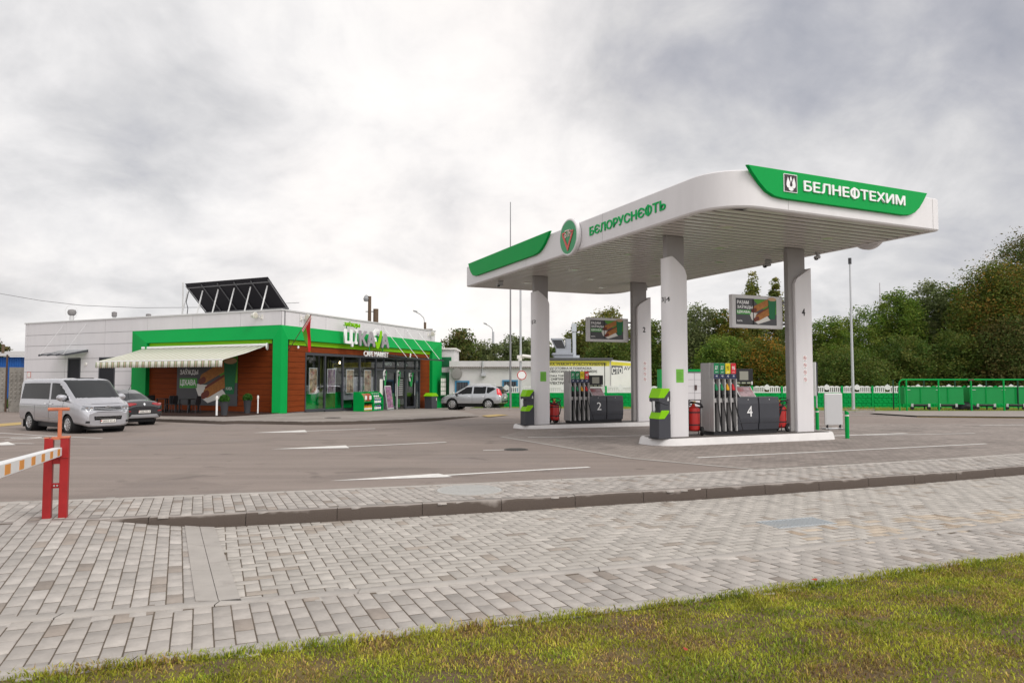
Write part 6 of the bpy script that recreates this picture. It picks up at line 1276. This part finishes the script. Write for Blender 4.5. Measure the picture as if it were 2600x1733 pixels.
q = sp[2]-S0; mb = MB(); mb.box(2*st_-.17, 2*st_+.17, -.06, -.04, 1.84, 1.93); mb.build('name_plate', mat('plate_brown', (.10, .05, .04), .5), sh2)
def trolley():
    t = thing('luggage_trolley', 'x', 'trolley', (0, 0, 0), 0, 'green trolleys inside the railing bay')
    mb = MB(); mb.box(-.95, .95, -.02, .0, .36, 1.44); mb.box(-.95, -.90, .0, .9, .36, 1.44); mb.box(.90, .95, .0, .9, .36, 1.44); mb.box(-.9, .9, .86, .90, .36, 1.40); mb.build('cage', mat('cage_green', (.008, .27, .065), .45, var=.08), t)
    mb = MB(); mb.box(-.98, .98, -.05, -.02, 1.40, 1.46); mb.box(-.98, .98, -.05, -.02, .36, .42); mb.box(-.03, -.005, -.04, -.02, .42, 1.4); mb.box(.02, .045, -.04, -.02, .42, 1.4); mb.build('rail', GREEN, t); mb = MB(); mb.cyl((-.42, -.02, .30), (.42, -.02, .30), .085); mb.build('roller', BLACK, t, smooth=True)
    for x in (-.50, .50):
        mb = MB(); mb.box(x-.07, x+.07, -.06, .06, .20, .40); w = mb.build('caster', METAL, t); mb = MB(); mb.lathe([(.03, -.03), (.11, -.035), (.115, 0), (.11, .035), (.03, .03)], 16, (x, 0, .115), 'y'); mb.build('tyre', RUBBER, w, smooth=True)
    mb = MB(); mb.box(-.8, -.6, -.05, -.02, 1.25, 1.28); mb.build('handle', STEEL, t); return t
trl = trolley(); rz3 = sh2.rotation_euler.z
for i, (u, lab) in enumerate(((2346, 'first green trolley from the hooped end of the bay'), (2416, 'second green trolley, left of the black sack'), (2514, 'third green trolley, right of the black sack'), (2590, 'fourth green trolley, cut by the right photo edge'))):
    q = g(u, 1043.5); o = trl if i == 0 else dup(trl, (0, 0, 0), rz3); o.location = (q.x+SY.x*.45, q.y+SY.y*.45, q.z+.06); o.rotation_euler.z = rz3; o['label'] = lab
q = g(2466, 1043.5)+SY*.9; mb = MB(Matrix.Translation((q.x, q.y, q.z+.06))); mb.lathe([(.3, 0), (.62, .05), (.66, .22), (.5, .38), (.25, .46), (.08, .50)], 14); 
for p in mb.v: p.x += .06*math.sin(p.y*23+p.z*14); p.z += .03*math.sin(p.x*17)*(1 if p.z > q.z+.1 else 0)
tag(mb.build('black_sack', BLACK, smooth=True), 'lumpy black sack on the ground between the second and third trolleys', 'sack')
# ================================================================ BUILDINGS AND POLES BEHIND
def XZ(u, v, Y): p = onray(u, v, Y); return p.x, p.z
GY = 57.0; GW = mat('old_white_plaster', (.60, .585, .58), .85, var=.12, vscale=.6, dirt=((.42, .41, .42), .7, .56, .6)); x0, zt = XZ(1141, 916, GY); x1, _ = XZ(1393, 916, GY); x2, zt2 = XZ(1549, 910, GY); zg = gz(0, GY)-.1
gar = thing('garage_building', 'long low white garage with banners, blue barred windows and corrugated roof edge beyond the fence', 'building', (x0, GY, 0)); GT = Matrix.Translation((-x0, 0, 0))
mb = MB(GT); mb.box(x0, x1, 0, 9, zg, zt-.55); mb.box(x0, x1, -.02, 9, zt-.45, zt); mb.box(x1, x2, 0, 12, zg, zt2-.1); mb.build('wall', GW, gar)
mb = MB(GT)
for k in range(int((x1-x0)/.16)): mb.tube([(x0+k*.16+.08, -.28, zt-.56), (x0+k*.16+.08, .2, zt-.44)], .06, 6)
mb.build('corrugated_roof_edge', mat('asbestos_grey', (.28, .25, .23), .9), gar)
mb = MB(GT); mb.hexa([(x1-.3, -.25, zt2-.08), (x2+.2, -.25, zt2-.08), (x2+.2, 12, zt2-.08), (x1-.3, 12, zt2-.08)], (0, 0, .14)); mb.build('roof', mat('roof_felt', (.10, .10, .105), .8), gar)
BYEL = mat('banner_yellow', (.62, .55, .06), .7, var=.1); BWHT = mat('banner_white', (.70, .69, .67), .7, var=.08, vscale=.7)
bx0, bz1 = XZ(1370, 914, GY); bz0 = XZ(1370, 985, GY)[1]; bx1 = x2-.05
mb = MB(GT); mb.box(bx0, bx1, -.05, -.02, bz0, bz1-.05); bn = mb.build('banner', BWHT, gar); mb = MB(GT); mb.box(bx0, bx1, -.056, -.05, bz1-.47, bz1-.05); mb.build('banner_yellow_band', BYEL, bn)
mb = MB(GT); mb.box(bx0, bx1-.42, -.062, -.056, bz1-.24, bz1-.20); mb.box(bx1-.42, bx1-.37, -.062, -.056, bz0+.1, bz1-.20); mb.box(bx1-.9, bx1-.37, -.062, -.056, bz0+.06, bz0+.10); mb.build('banner_border', BTXT, bn)
for s, u0, u1, v0, v1 in (('ДИАГНОСТИКА, РЕМОНТ И ОБСЛУЖИВАНИЕ', 1297, 1540, 920.5, 928.5), ('ПОДГОТОВКА И ПОКРАСКА', 1384, 1502, 931.5, 938.5), ('ПРОФЕССИОНАЛЬНО В КАМЕРЕ', 1384, 1516, 938.8, 946), ('ПРОТОЧКА ТОРМОЗНЫХ ДИСКОВ', 1375, 1497, 950.8, 957.5), ('БЕЗ СНЯТИЯ', 1382, 1430, 958.5, 965), ('АВТОЭЛЕКТРИК', 1370, 1438, 968, 975.5)):
    xa, za = XZ(u0, v1, GY); xb, zb_ = XZ(u1, v0, GY); s2 = s
    if u0 < 1370:
        s2 = s[5:]; xa, za = XZ(1352, v1, GY)
    text(s2, BTXT, bn, GT @ frame((max(xa, bx0 + .02) if u0 < 1360 else xa, -.06, za), (1, 0, 0), (0, -1, 0)), xb-(max(xa, bx0+.02) if u0 < 1360 else xa), zb_-za, .004, .012)
# the side banner on the angled corner
mb = MB(GT); ex = Vector((.80, .60, 0)); en = Vector((.60, -.80, 0)); S = Vector((x2, 0, 0)); mb.hexa([S+Vector((0, 0, zg)), S+ex*3.6+Vector((0, 0, zg)), S+ex*3.6+Vector((0, 0, zt2-.25)), S+Vector((0, 0, zt2-.10))], -en*.3); mb.build('side_wall', GW, gar)
mb = MB(GT); q0 = S+en*.03; mb.hexa([q0+ex*.05+Vector((0, 0, bz0)), q0+ex*3.4+Vector((0, 0, bz0)), q0+ex*3.4+Vector((0, 0, bz1-.2)), q0+ex*.05+Vector((0, 0, bz1-.06))], en*.02); b2 = mb.build('side_banner', BWHT, gar)
mb = MB(GT); q0 = S+en*.052; mb.hexa([q0+ex*.05+Vector((0, 0, bz1-.40)), q0+ex*3.4+Vector((0, 0, bz1-.46)), q0+ex*3.4+Vector((0, 0, bz1-.24)), q0+ex*.05+Vector((0, 0, bz1-.10))], en*.004); mb.build('banner_yellow_band', BYEL, b2)
mb = MB(GT); q0 = S+en*.052; mb.hexa([q0+ex*.1+Vector((0, 0, bz1-1.15)), q0+ex*1.35+Vector((0, 0, bz1-1.05)), q0+ex*1.35+Vector((0, 0, bz1-.45)), q0+ex*.1+Vector((0, 0, bz1-.42))], en*.004); mb.build('dark_field', mat('banner_dark', (.10, .10, .11), .7), b2)
fm_ = lambda s, z: GT @ frame(S+ex*s+en*.058+Vector((0, 0, z)), ex, en)
text('СТО', BWHT, b2, fm_(.14, bz1-1.1), 1.15, .55, .004, .03); text('AVTO', BTXT, b2, fm_(1.5, bz1-.78), 1.5, .30, .004, .0)
for (u0, u1, v0, v1) in ((1155, 1192, 966, 998), (1275, 1315, 964, 1000)):
    xa, zb_ = XZ(u0, v1, GY); xb, za = XZ(u1, v0, GY); mb = MB(GT)
    for a in (xa, xb-.12): mb.box(a, a+.12, -.06, .02, zb_, za)
    mb.box(xa+.12, xb-.12, -.06, .02, za-.12, za); mb.box(xa+.12, xb-.12, -.06, .02, zb_, zb_+.1); w = mb.build('window', mat('window_blue', (.06, .22, .38), .6), gar); mb = MB(GT); mb.box(xa+.12, xb-.12, -.01, .015, zb_, za); mb.build('pane', mat('pane_dark', (.03, .035, .045), .1), w); mb = MB(GT)
    for k in range(7): x = xa+.2+k*(xb-xa-.4)/6; mb.box(x-.01, x+.01, -.05, -.03, zb_+.1, za-.12)
    mb.build('window_bars', mat('bar_grey', (.16, .17, .20), .5), w)
xa, za = XZ(1160, 948, GY); mb = MB(GT); mb.lathe([(.1, -.35), (.42, -.33), (.45, -.2), (.40, .0)], 18, (xa, 0, za), 'y'); mb.build('fan_unit', mat('fan_grey', (.25, .24, .23), .6), gar); xa, za = XZ(1226, 945, GY); mb = MB(GT); mb.cyl((xa, -.1, za-.2), (xa, -.1, za+.9), .07); mb.box(xa-.12, xa+.25, -.3, -.01, za-.3, za-.05); mb.build('flue_pipe', METAL, gar)
# ventilation unit on the garage roof
vx = lambda px: XZ(1380+px*.102, 0, 58)[0]; vz = lambda py: XZ(1400, 840+py*.102, 58)[1]
vu = thing('ventilation_unit', 'grey sheet metal ventilation hood with tall square flue on the garage roof', 'ventilation unit', (vx(400), 58, zt2)); VT_ = Matrix.Translation((-vx(400), 0, -zt2)); GALV = mat('sheet_zinc', (.36, .38, .42), .5, .4, var=.12)
mb = MB(VT_); mb.box(vx(240), vx(690), -.2, 1.2, zt2, vz(595)); mb.box(vx(200), vx(700), -.3, 1.3, vz(595), vz(545)); mb.box(vx(530), vx(650), .0, 1.0, vz(545), vz(190)); mb.build('base', GALV, vu)
mb = MB(VT_); mb.prism([(vx(170), -.1, vz(180)), (vx(430), -.1, vz(180)), (vx(530), -.1, vz(440)), (vx(530), -.1, vz(545)), (vx(290), -.1, vz(545)), (vx(290), -.1, vz(440))], (0, 1.1, 0)); mb.build('hood', GALV, vu); mb = MB(VT_); mb.prism([(vx(195), -.13, vz(225)), (vx(420), -.13, vz(225)), (vx(510), -.13, vz(430)), (vx(300), -.13, vz(430))], (0, .02, 0)); mb.build('intake_mesh', mat('mesh_dark', (.05, .05, .055), .8), vu)
mb = MB(VT_); mb.box(vx(697), vx(778), .3, .7, zt2, vz(30)); mb.box(vx(680), vx(790), .25, .75, vz(10), vz(-190)); mb.box(vx(690), vx(860), .2, .8, zt2, vz(600)); mb.build('flue', mat('flue_pale', (.50, .53, .57), .5, .3), vu)
# small white and green transformer house behind the cafe
tx0, tz1 = XZ(1095, 884, 59); tx1, _ = XZ(1154, 884, 59); trh = thing('transformer_house', 'small white hut with green door and green louvred window behind the cafe', 'building', (tx0, 59, 0)); T = Matrix.Translation((-tx0, 0, 0)); tg = gz(tx0, 59)-.4
mb = MB(T); mb.box(tx0, tx1, 0, 5, tg, tz1-.1); mb.build('wall', GW, trh); mb = MB(T); mb.box(tx0-.2, tx1+.15, -.15, 5.1, tz1-.1, tz1+.03); mb.build('roof', CREAM, trh)
DG = mat('door_green', (.012, .16, .06), .5, var=.1); xa, za = XZ(1121, 945, 59); xb, _ = XZ(1146, 945, 59); mb = MB(T); mb.box(xa, xb, -.06, .02, tg, za); d = mb.build('door', DG, trh); mb = MB(T); mb.box((xa+xb)/2-.02, (xa+xb)/2+.02, -.07, -.05, tg, za); mb.build('door_joint', mat('joint_dark', (.01, .05, .02), .6), d)
xc, zc = XZ(1125, 968, 59); mb = MB(T); mb.box(xc-.1, xc+.12, -.075, -.06, zc, zc+.25); mb.box(xc-.15, xc+.25, -.075, -.06, zc-.45, zc-.1); mb.build('door_notice', WTXT, d)
za, zb_ = XZ(1121, 906, 59)[1], XZ(1121, 931, 59)[1]; mb = MB(T); mb.box(xa, xb, -.05, .02, zb_, za); w = mb.build('window', DG, trh); mb = MB(T)
for k in range(7): mb.box(xa+.06, xb-.06, -.07, -.05, zb_+.08+k*(za-zb_-.12)/7, zb_+.12+k*(za-zb_-.12)/7)
mb.build('louvre', mat('louvre_green', (.01, .10, .04), .6), w)
# parcel locker behind the pumps
lx0, lz1 = XZ(1676, 937, 38); lx1, _ = XZ(1790, 937, 38); lk = thing('parcel_locker', 'white parcel locker with green frame standing behind pump 4', 'locker', (lx0, 38, gz(lx0, 38))); T = Matrix.Translation((-lx0, 0, -gz(lx0, 38))); lg = gz(lx0, 38)
mb = MB(T); mb.box(lx0, lx0+.10, -.05, .8, lg, lz1); mb.box(lx0+.10, lx1, -.05, .8, lz1-.12, lz1); mb.build('green_frame', GREEN, lk); mb = MB(T); mb.box(lx0+.1, lx1, .02, .8, lg, lz1-.12); mb.build('cabinet', mat('locker_gap', (.35, .35, .36), .6), lk); mb = MB(T)
for i in range(4):
    for j in range(6): xa = lx0+.12+i*(lx1-lx0-.1)/4; mb.box(xa, xa+(lx1-lx0-.1)/4-.02, -.0, .02, lg+.12+j*.355, lg+.12+j*.355+.34)
mb.build('locker_door', WHITE, lk); xa, za = XZ(1766, 985, 38); mb = MB(T); mb.box(xa-.05, xa+.07, -.03, .0, za-.1, za+.17); mb.build('keypad', mat('keypad_brown', (.08, .05, .05), .5), lk)
xa, zt_ = XZ(2067, 920, 40); zb_ = XZ(2067, 1003, 40)[1]; t = thing('notice_board', 'dark notice board seen edge on, just right of column 4', 'notice board', (xa, 40, gz(xa, 40)), R(80)); zz = gz(xa, 40); mb = MB(); mb.box(-.5, .5, -.05, .03, zb_-zz, zt_-zz); mb.build('panel', DGREY, t); mb = MB(); mb.box(-.52, .52, .03, .06, zb_-zz-.02, zt_-zz+.02); mb.build('back_frame', WTXT, t); mb = MB(); mb.cyl((-.4, 0, 0), (-.4, 0, zb_-zz), .04); mb.cyl((.4, 0, 0), (.4, 0, zb_-zz), .04); mb.build('leg', METAL, t)
# poles and lamps
PG = mat('pole_pale', (.48, .49, .51), .5, .3); PB_ = mat('pole_brown', (.12, .08, .05), .6)
def pole(name, lab, cat, u, vt, vb, Y, r0, r1, m, group=None):
    p = onray(u, vb, Y); z0 = gz(p.x, Y); t = thing(name, lab, cat, (p.x, Y, z0), 0, group); h = onray(u, vt, Y).z-z0; mb = MB(); mb.cyl((0, 0, -.2), (0, 0, h), r0, r1, 12); mb.build('mast', m, t, smooth=True); return t, h
t, h = pole('lamp_mast', 'slim pale lamp mast with a dark cap on the back lawn at right', 'lamp post', 2167, 668, 1040, 45.6, .10, .05, PG); mb = MB(); mb.cyl((0, 0, h-.05), (0, 0, h+.33), .10); mb.build('lamp_head', mat('head_dark', (.05, .05, .055), .5), t); mb = MB(); mb.box(-.2, .2, -.2, .2, 0, .12); mb.build('foot', CONC, t)
t, h = pole('lightning_mast', 'tallest thin mast, rising above the far left corner of the canopy', 'mast', 1296, 513, 1034, 50, .085, .03, mat('mast_grey', (.25, .25, .26), .5, .3))
t, h = pole('camera_pole', 'pale pole with two cameras and a round red ringed sign, left of column 1 2', 'pole', 1322, 690, 1034, 50, .09, .07, PG)
z = onray(1322, 907, 50).z-t.location.z; mb = MB(); mb.box(-.25, .25, -.25, .0, z-.1, z+.15); mb.cyl((.1, -.3, z+.1), (.75, -.3, z+.02), .12); mb.cyl((-.05, -.3, z-.25), (-.05, -.3, z-.05), .14); mb.build('camera', CREAM, t)
z = onray(1326, 952, 50).z-t.location.z; mb = MB(); mb.lathe([(.01, -.13), (.34, -.13), (.34, -.11), (.01, -.11)], 28, (.08, 0, z), 'y'); s = mb.build('round_sign', WTXT, t); mb = MB(); mb.lathe([(.27, -.136), (.33, -.136), (.33, -.131), (.27, -.131)], 28, (.08, 0, z), 'y', False); mb.build('red_ring', RED, s)
t, h = pole('street_lamp', 'brown pole with a drooping lamp above the middle of the cafe roof', 'street lamp', 936, 752, 1020, 72, .22, .16, PB_, 'street lamps behind the station'); mb = MB(); mb.lathe([(.01, .0), (.22, .05), (.30, .3), (.2, .55), (.05, .7)], 12, (-.35, 0, h-.55)); mb.tube([(0, 0, h-.1), (-.3, 0, h+.1)], .05, 6); mb.box(-.4, .4, -.05, .05, h-1.6, h-1.5); mb.build('lamp_head', mat('lamp_grey', (.30, .31, .32), .5), t)
pole('chimney_pipe', 'thick brown pipe beside the brown lamp pole, behind the cafe roof', 'chimney', 952, 784, 1020, 72, .26, .26, PB_)
for (u, vt, tipu, tipv, Y, lab) in ((1078, 818, 1051, 792, 70, 'curved arm street lamp behind the right end of the cafe'), (1252, 842, 1229, 823, 80, 'small distant street lamp among the trees left of column 1 2')):
    t, h = pole('street_lamp', lab, 'street lamp', u, vt, 1015, Y, .16, .12, PB_ if Y == 70 else PG, 'street lamps behind the station'); e = onray(tipu, tipv, Y)-Vector(t.location); mb = MB(); mb.tube([(0, 0, h-.2), (e.x*.12, 0, h+(e.z-h)*.45), (e.x*.45, 0, h+(e.z-h)*.8), (e.x*.8, 0, e.z)], .05, 6); mb.build('arm', PG, t); mb = MB(); mb.hexa([(e.x*.7, -.15, e.z-.05), (e.x*1.05, -.15, e.z+.05), (e.x*1.05, .15, e.z+.05), (e.x*.7, .15, e.z-.05)], (0, 0, .14)); mb.build('lamp_head', mat('lamp_grey', (.30, .31, .32), .5), t)
    if Y == 70: mb = MB(); mb.box(-.1, .75, -.04, .04, h-.75, h-.65); mb.build('crossarm', PB_, t)
t, h = pole('radio_mast', 'faint thin radio mast far away above the dark trees at right', 'mast', 2241, 718, 1000, 260, .5, .12, mat('mast_faint', (.45, .42, .44), .8)); mb = MB(); mb.box(-.5, .5, -.3, .3, h*.55, h*.58); mb.build('platform', PG, t)
# overhead cable at the left
pts = [onray(u, v, 62) for u, v in ((-260, 712), (-120, 731), (0, 745), (104, 763), (208, 775), (350, 781), (520, 780), (760, 768))]; mb = MB(); mb.tube(pts, .022, 5); tag(mb.build('overhead_cable', mat('cable_grey', (.20, .20, .21), .6)), 'thin sagging overhead cable in the sky left of the solar panels', 'cable')
# left edge: concrete slab fence, blue shed, verge
lfY = 50.5; lf_ = thing('slab_fence', 'weathered grey concrete slab fence at the left edge behind the van', 'fence', (onray(30, 1000, lfY).x, lfY, 0)); OLD = mat('old_concrete', (.30, .28, .25), .9, var=.3, vscale=1.2, bump=.6, bscale=5, dirt=((.06, .055, .045), .9, .56, .9))
xl = lf_.location.x
for (u0, u1) in ((-190, -100), (-96, 17), (24, 64), (66, 150)):
    xa, za = XZ(u0, 932, lfY); xb, _ = XZ(u1, 932, lfY); mb = MB(Matrix.Translation((-xl, 0, 0))); mb.box(xa, xb, 0, .14, -1.0, za)
    n = 10
    for i in range(max(1, int((xb-xa)/.3))):
        for j in range(7): mb.hexa([(xa+.05+i*.3, 0, za-.45-j*.3), (xa+.20+i*.3, -.05, za-.32-j*.3), (xa+.33+i*.3, 0, za-.45-j*.3), (xa+.20+i*.3, -.05, za-.58-j*.3)], (0, .02, 0))
    mb.build('slab', OLD, lf_)
mb = MB(Matrix.Translation((-xl, 0, 0))); xa, za = XZ(20, 900, lfY); mb.cyl((xa, -.05, -1), (xa, -.05, za), .06); mb.build('post', mat('rust_brown', (.10, .06, .04), .8), lf_)
SHY = 62; xa, za = XZ(-60, 903, SHY); xb, zb_ = XZ(53, 903, SHY); bs = thing('blue_shed', 'bright blue corrugated shed behind the concrete fence at the left edge', 'shed', (xa, SHY, 0)); T = Matrix.Translation((-xa, 0, 0)); mb = MB(T); mb.box(xa, xb, 0, 4, -1.2, za-.1)
for k in range(int((xb-xa)/.2)): mb.box(xa+k*.2, xa+k*.2+.1, -.03, 0, -1.2, za-.12)
mb.build('wall', mat('shed_blue', (.015, .10, .36), .6, var=.15), bs); mb = MB(T); mb.hexa([(xa-.3, -.4, za-.05), (xb+.6, -.4, za-.05), (xb+.6, 4.3, za+.5), (xa-.3, 4.3, za+.5)], (0, 0, .07)); mb.build('roof', mat('shed_roof', (.40, .39, .38), .8), bs); mb = MB(T); mb.cyl((xb-3, 2, za), (xb-3, 2, za+1.1), .12); mb.build('flue', PB_, bs)
vp = [g(-200, 1039), g(70, 1036)]; V = []; F = []
for i in range(12):
    p = vp[0].lerp(vp[1], i/11)
    for j, (d, z) in enumerate(((0, .1), (.8, .35), (2.2, .8), (4, 1.0), (9, 1.0))): V.append((p.x, p.y+d, gz(p.x, p.y)+z+.08*math.sin(i*2.3+j)))
for i in range(11):
    for j in range(4): k = i*5+j; F.append((k, k+5, k+6, k+1))
o = npmesh('grass_verge', V, F, mat('verge_green', (.055, .085, .02), .9, var=.5, vscale=1.5)); o['kind'] = 'structure'
rv = np.random.default_rng(9); n = 9000; i_ = rv.random(n); d = rv.random(n); bx_ = vp[0].x+(vp[1].x-vp[0].x)*i_; by_ = vp[0].y+(vp[1].y-vp[0].y)*i_+d*4; bz_ = np.array([gz(a, b) for a, b in zip(bx_, by_)])+np.interp(d*4, (0, .8, 2.2, 4), (.1, .35, .8, 1.0)); hh = rv.uniform(.1, .38, n); a = rv.uniform(0, 6.28, n)
V = np.stack([np.c_[bx_-.03*np.cos(a), by_, bz_], np.c_[bx_+.03*np.cos(a), by_, bz_], np.c_[bx_+hh*.4*np.cos(a), by_+hh*.3*np.sin(a), bz_+hh]], 1).reshape(-1, 3); o = npmesh('verge_grass', V, np.arange(3*n).reshape(-1, 3), BLADE, None, np.array((.06, .10, .018))*rv.uniform(.5, 1.9, (n, 1))); o['kind'] = 'stuff'
# ================================================================ TREES
BARK = mat('bark', (.07, .05, .035), .9, var=.4, vscale=3, bump=.5, bscale=10)
PAL = {'green': [(.115, .195, .024), (.16, .23, .03), (.08, .145, .022), (.20, .24, .04)], 'dark': [(.07, .125, .02), (.105, .155, .026), (.14, .155, .03)], 'willow': [(.15, .19, .07), (.19, .215, .085), (.115, .15, .055)], 'olive': [(.17, .18, .035), (.115, .145, .028), (.24, .21, .045)], 'autumn': [(.19, .165, .022), (.14, .16, .024), (.32, .17, .022), (.09, .13, .02), (.10, .14, .02)], 'maple': [(.125, .15, .022), (.15, .15, .024), (.085, .13, .02), (.24, .145, .026), (.10, .14, .02), (.09, .13, .02)], 'russet': [(.105, .105, .028), (.085, .115, .026), (.135, .11, .032), (.075, .115, .024)]}
def tree(name, lab, u0, u1, vtop, Y, kind, low=.12, n=9000, leaf=.17, rag=.22, shape=1.0, seed=0, group='trees behind the fence'):
    r = np.random.default_rng(seed); uc = (u0+u1)/2; p = onray(uc, 900, Y); z0 = gz(p.x, Y)-.1; top = onray(uc, vtop, Y).z-z0; hw = (u1-u0)/2/FPX*Y; t = thing(name, lab, 'tree', (p.x, Y, z0), 0, group)
    zl = top*low; H_ = top-zl; nc = max(26, int(n/95)); C_ = []
    while len(C_) < nc:
        d = r.normal(size=3); d /= np.linalg.norm(d); q = r.random()**.42; z = .5+.5*d[2]*q
        w = 1.0+.12*(z < .4) if shape == 1.0 else (1-z)**.7+.12
        C_.append((d[0]*q*hw*w*1.05, d[1]*q*hw*w*1.05, zl+z*H_*.96))
    C_ = np.array(C_); bm = MB(); tr = max(.08, hw*.055)
    bm.tube([(0, 0, 0), (.1*tr, 0, top*.3), (-.3*tr, .1, top*.55), (0, 0, top*.86)], tr, 8, tr*.2)
    for c in C_[r.permutation(nc)[:16]]:
        s = max(.1, min(.75, c[2]/top-.22)); m = Vector((0, 0, top*s)); e = Vector(c); bm.tube([m, m.lerp(e, .5)+Vector((0, 0, .15*hw)), e], tr*.34, 5, tr*.08)
    bm.build('trunk', BARK, t, smooth=True)
    rc = hw*rag*1.25; ci = r.integers(0, nc, n); sz = r.uniform(.55, 1.25, nc)[ci][:, None]; off = np.clip(r.normal(size=(n, 3)), -1.5, 1.5)*rc*.52*sz*(1, 1, .72); pos = C_[ci]+off
    a = r.normal(size=(n, 3)); a[:, 2] *= .6; a /= np.linalg.norm(a, axis=1)[:, None]; b = r.normal(size=(n, 3)); b -= a*(a*b).sum(1)[:, None]; b /= np.linalg.norm(b, axis=1)[:, None]
    L = leaf*r.uniform(.6, 1.35, (n, 1)); V = np.stack([pos-a*L*.62, pos+b*L*.34, pos+a*L*.62, pos-b*L*.34], 1).reshape(-1, 3)
    pl = np.array(PAL[kind]); pk = (r.integers(0, len(pl), nc)[ci]+(r.random(n) < .25)*r.integers(0, len(pl), n)) % len(pl); col = pl[pk]*r.uniform(.7, 1.35, (n, 1))*r.uniform(.85, 1.15, nc)[ci][:, None]
    npmesh('crown', V, np.arange(4*n).reshape(-1, 4), LEAF, t, col); return t
TR_ = [
 ('maple_tree', 'russet tree top standing alone just right of the cafe', 1118, 1212, 831, 66, 'russet', .2, 7000, .20),
 ('willow_bush', 'grey green bushy willow above the white end of the garage, nearer the russet tree', 1196, 1282, 862, 68, 'willow', .05, 8000, .18),
 ('willow_bush', 'grey green bushy willow behind the tall mast and camera pole', 1262, 1350, 842, 70, 'willow', .05, 9000, .18),
 ('willow_bush', 'grey green bushy willow partly hidden by column 1 2', 1326, 1412, 846, 72, 'willow', .05, 8000, .18),
 ('dark_shrub', 'dark low tree at the right of column 1 2, behind the vent hood', 1385, 1440, 866, 69, 'dark', .05, 5000, .18),
 ('broadleaf_tree', 'pale olive tree behind the square flue', 1430, 1520, 806, 74, 'olive', .05, 8000, .2),
 ('broadleaf_tree', 'olive tree with reddish tips above the advert screen of column 2', 1488, 1612, 779, 70, 'olive', .03, 12000, .19),
 ('broadleaf_tree', 'dark green tree filling the gap between columns 2 and 3 4', 1590, 1700, 803, 66, 'dark', .03, 10000, .18),
 ('dark_shrub', 'dark thicket tree low behind pump 2 and the garage banner', 1480, 1600, 850, 64, 'dark', .03, 10000, .17),
 ('willow_tree', 'round grey green willow just right of column 3 4', 1715, 1835, 762, 66, 'willow', .05, 13000, .17),
 ('maple_tree', 'orange and yellow autumn tree left of the advert screen of column 4', 1812, 1900, 768, 64, 'autumn', .05, 10000, .17),
 ('poplar_tree', 'tallest pointed poplar above the advert screen of column 4', 1868, 1958, 683, 70, 'olive', .15, 6500, .19),
 ('poplar_tree', 'shorter pointed poplar touching column 4 on its left', 1940, 2006, 692, 72, 'olive', .15, 5000, .19),
 ('broadleaf_tree', 'dense green tree low behind pump 4 display', 1770, 1900, 840, 60, 'green', .0, 13000, .15),
 ('maple_tree', 'bush tree with orange leaves under the advert screen of column 4', 1870, 2000, 850, 59, 'autumn', .0, 12000, .15),
 ('broadleaf_tree', 'dense dark tree behind column 4', 1960, 2080, 820, 61, 'dark', .0, 12000, .16),
 ('broadleaf_tree', 'first green tree right of column 4', 2050, 2150, 795, 60, 'green', .0, 13000, .15),
 ('broadleaf_tree', 'green tree behind the slim pale lamp mast', 2120, 2250, 778, 62, 'green', .0, 14000, .15),
 ('broadleaf_tree', 'tall rounded green tree below the faint radio mast', 2220, 2345, 722, 62, 'green', .0, 16000, .16),
 ('broadleaf_tree', 'highest rounded green tree in the middle of the right wood', 2300, 2420, 698, 64, 'willow', .0, 15000, .17),
 ('broadleaf_tree', 'rounded green tree touching the big autumn maple on its left', 2380, 2490, 706, 63, 'green', .0, 15000, .16),
 ('broadleaf_tree', 'dark tree low behind the hooped end of the trolley bay', 2230, 2360, 850, 57, 'dark', .0, 13000, .14),
 ('broadleaf_tree', 'dark tree low behind the middle of the trolley bay', 2350, 2490, 830, 57, 'dark', .0, 14000, .14),
 ('broadleaf_tree', 'low green shrub tree at the foot of the lamp mast', 2060, 2240, 880, 56, 'dark', .0, 13000, .13),
 ('maple_tree', 'large autumn maple with orange tips, in front at the right edge', 2440, 2640, 655, 58, 'maple', .03, 42000, .15),
 ('maple_tree', 'tallest russet tree rising behind the maple at the right edge', 2530, 2720, 578, 66, 'russet', .1, 24000, .17),
 ('maple_tree', 'low dark maple behind the right end of the trolley bay', 2480, 2640, 800, 55, 'russet', .0, 15000, .15),
 ('maple_tree', 'bare looking reddish tree top at the far left edge behind the blue shed', -45, 20, 853, 70, 'russet', .2, 2500, .2)]
for i, (nm, lab, u0, u1, vt, Y, kd, low, n, lf2) in enumerate(TR_): tree(nm, lab, u0, u1, vt, Y, kd, low, int(n*2.4), lf2*.95, .33 if kd in ('maple', 'autumn', 'russet') else .30, .6 if nm == 'poplar_tree' else 1.0, i+30, 'trees behind the cafe' if u0 < 1130 else 'trees behind the fence')
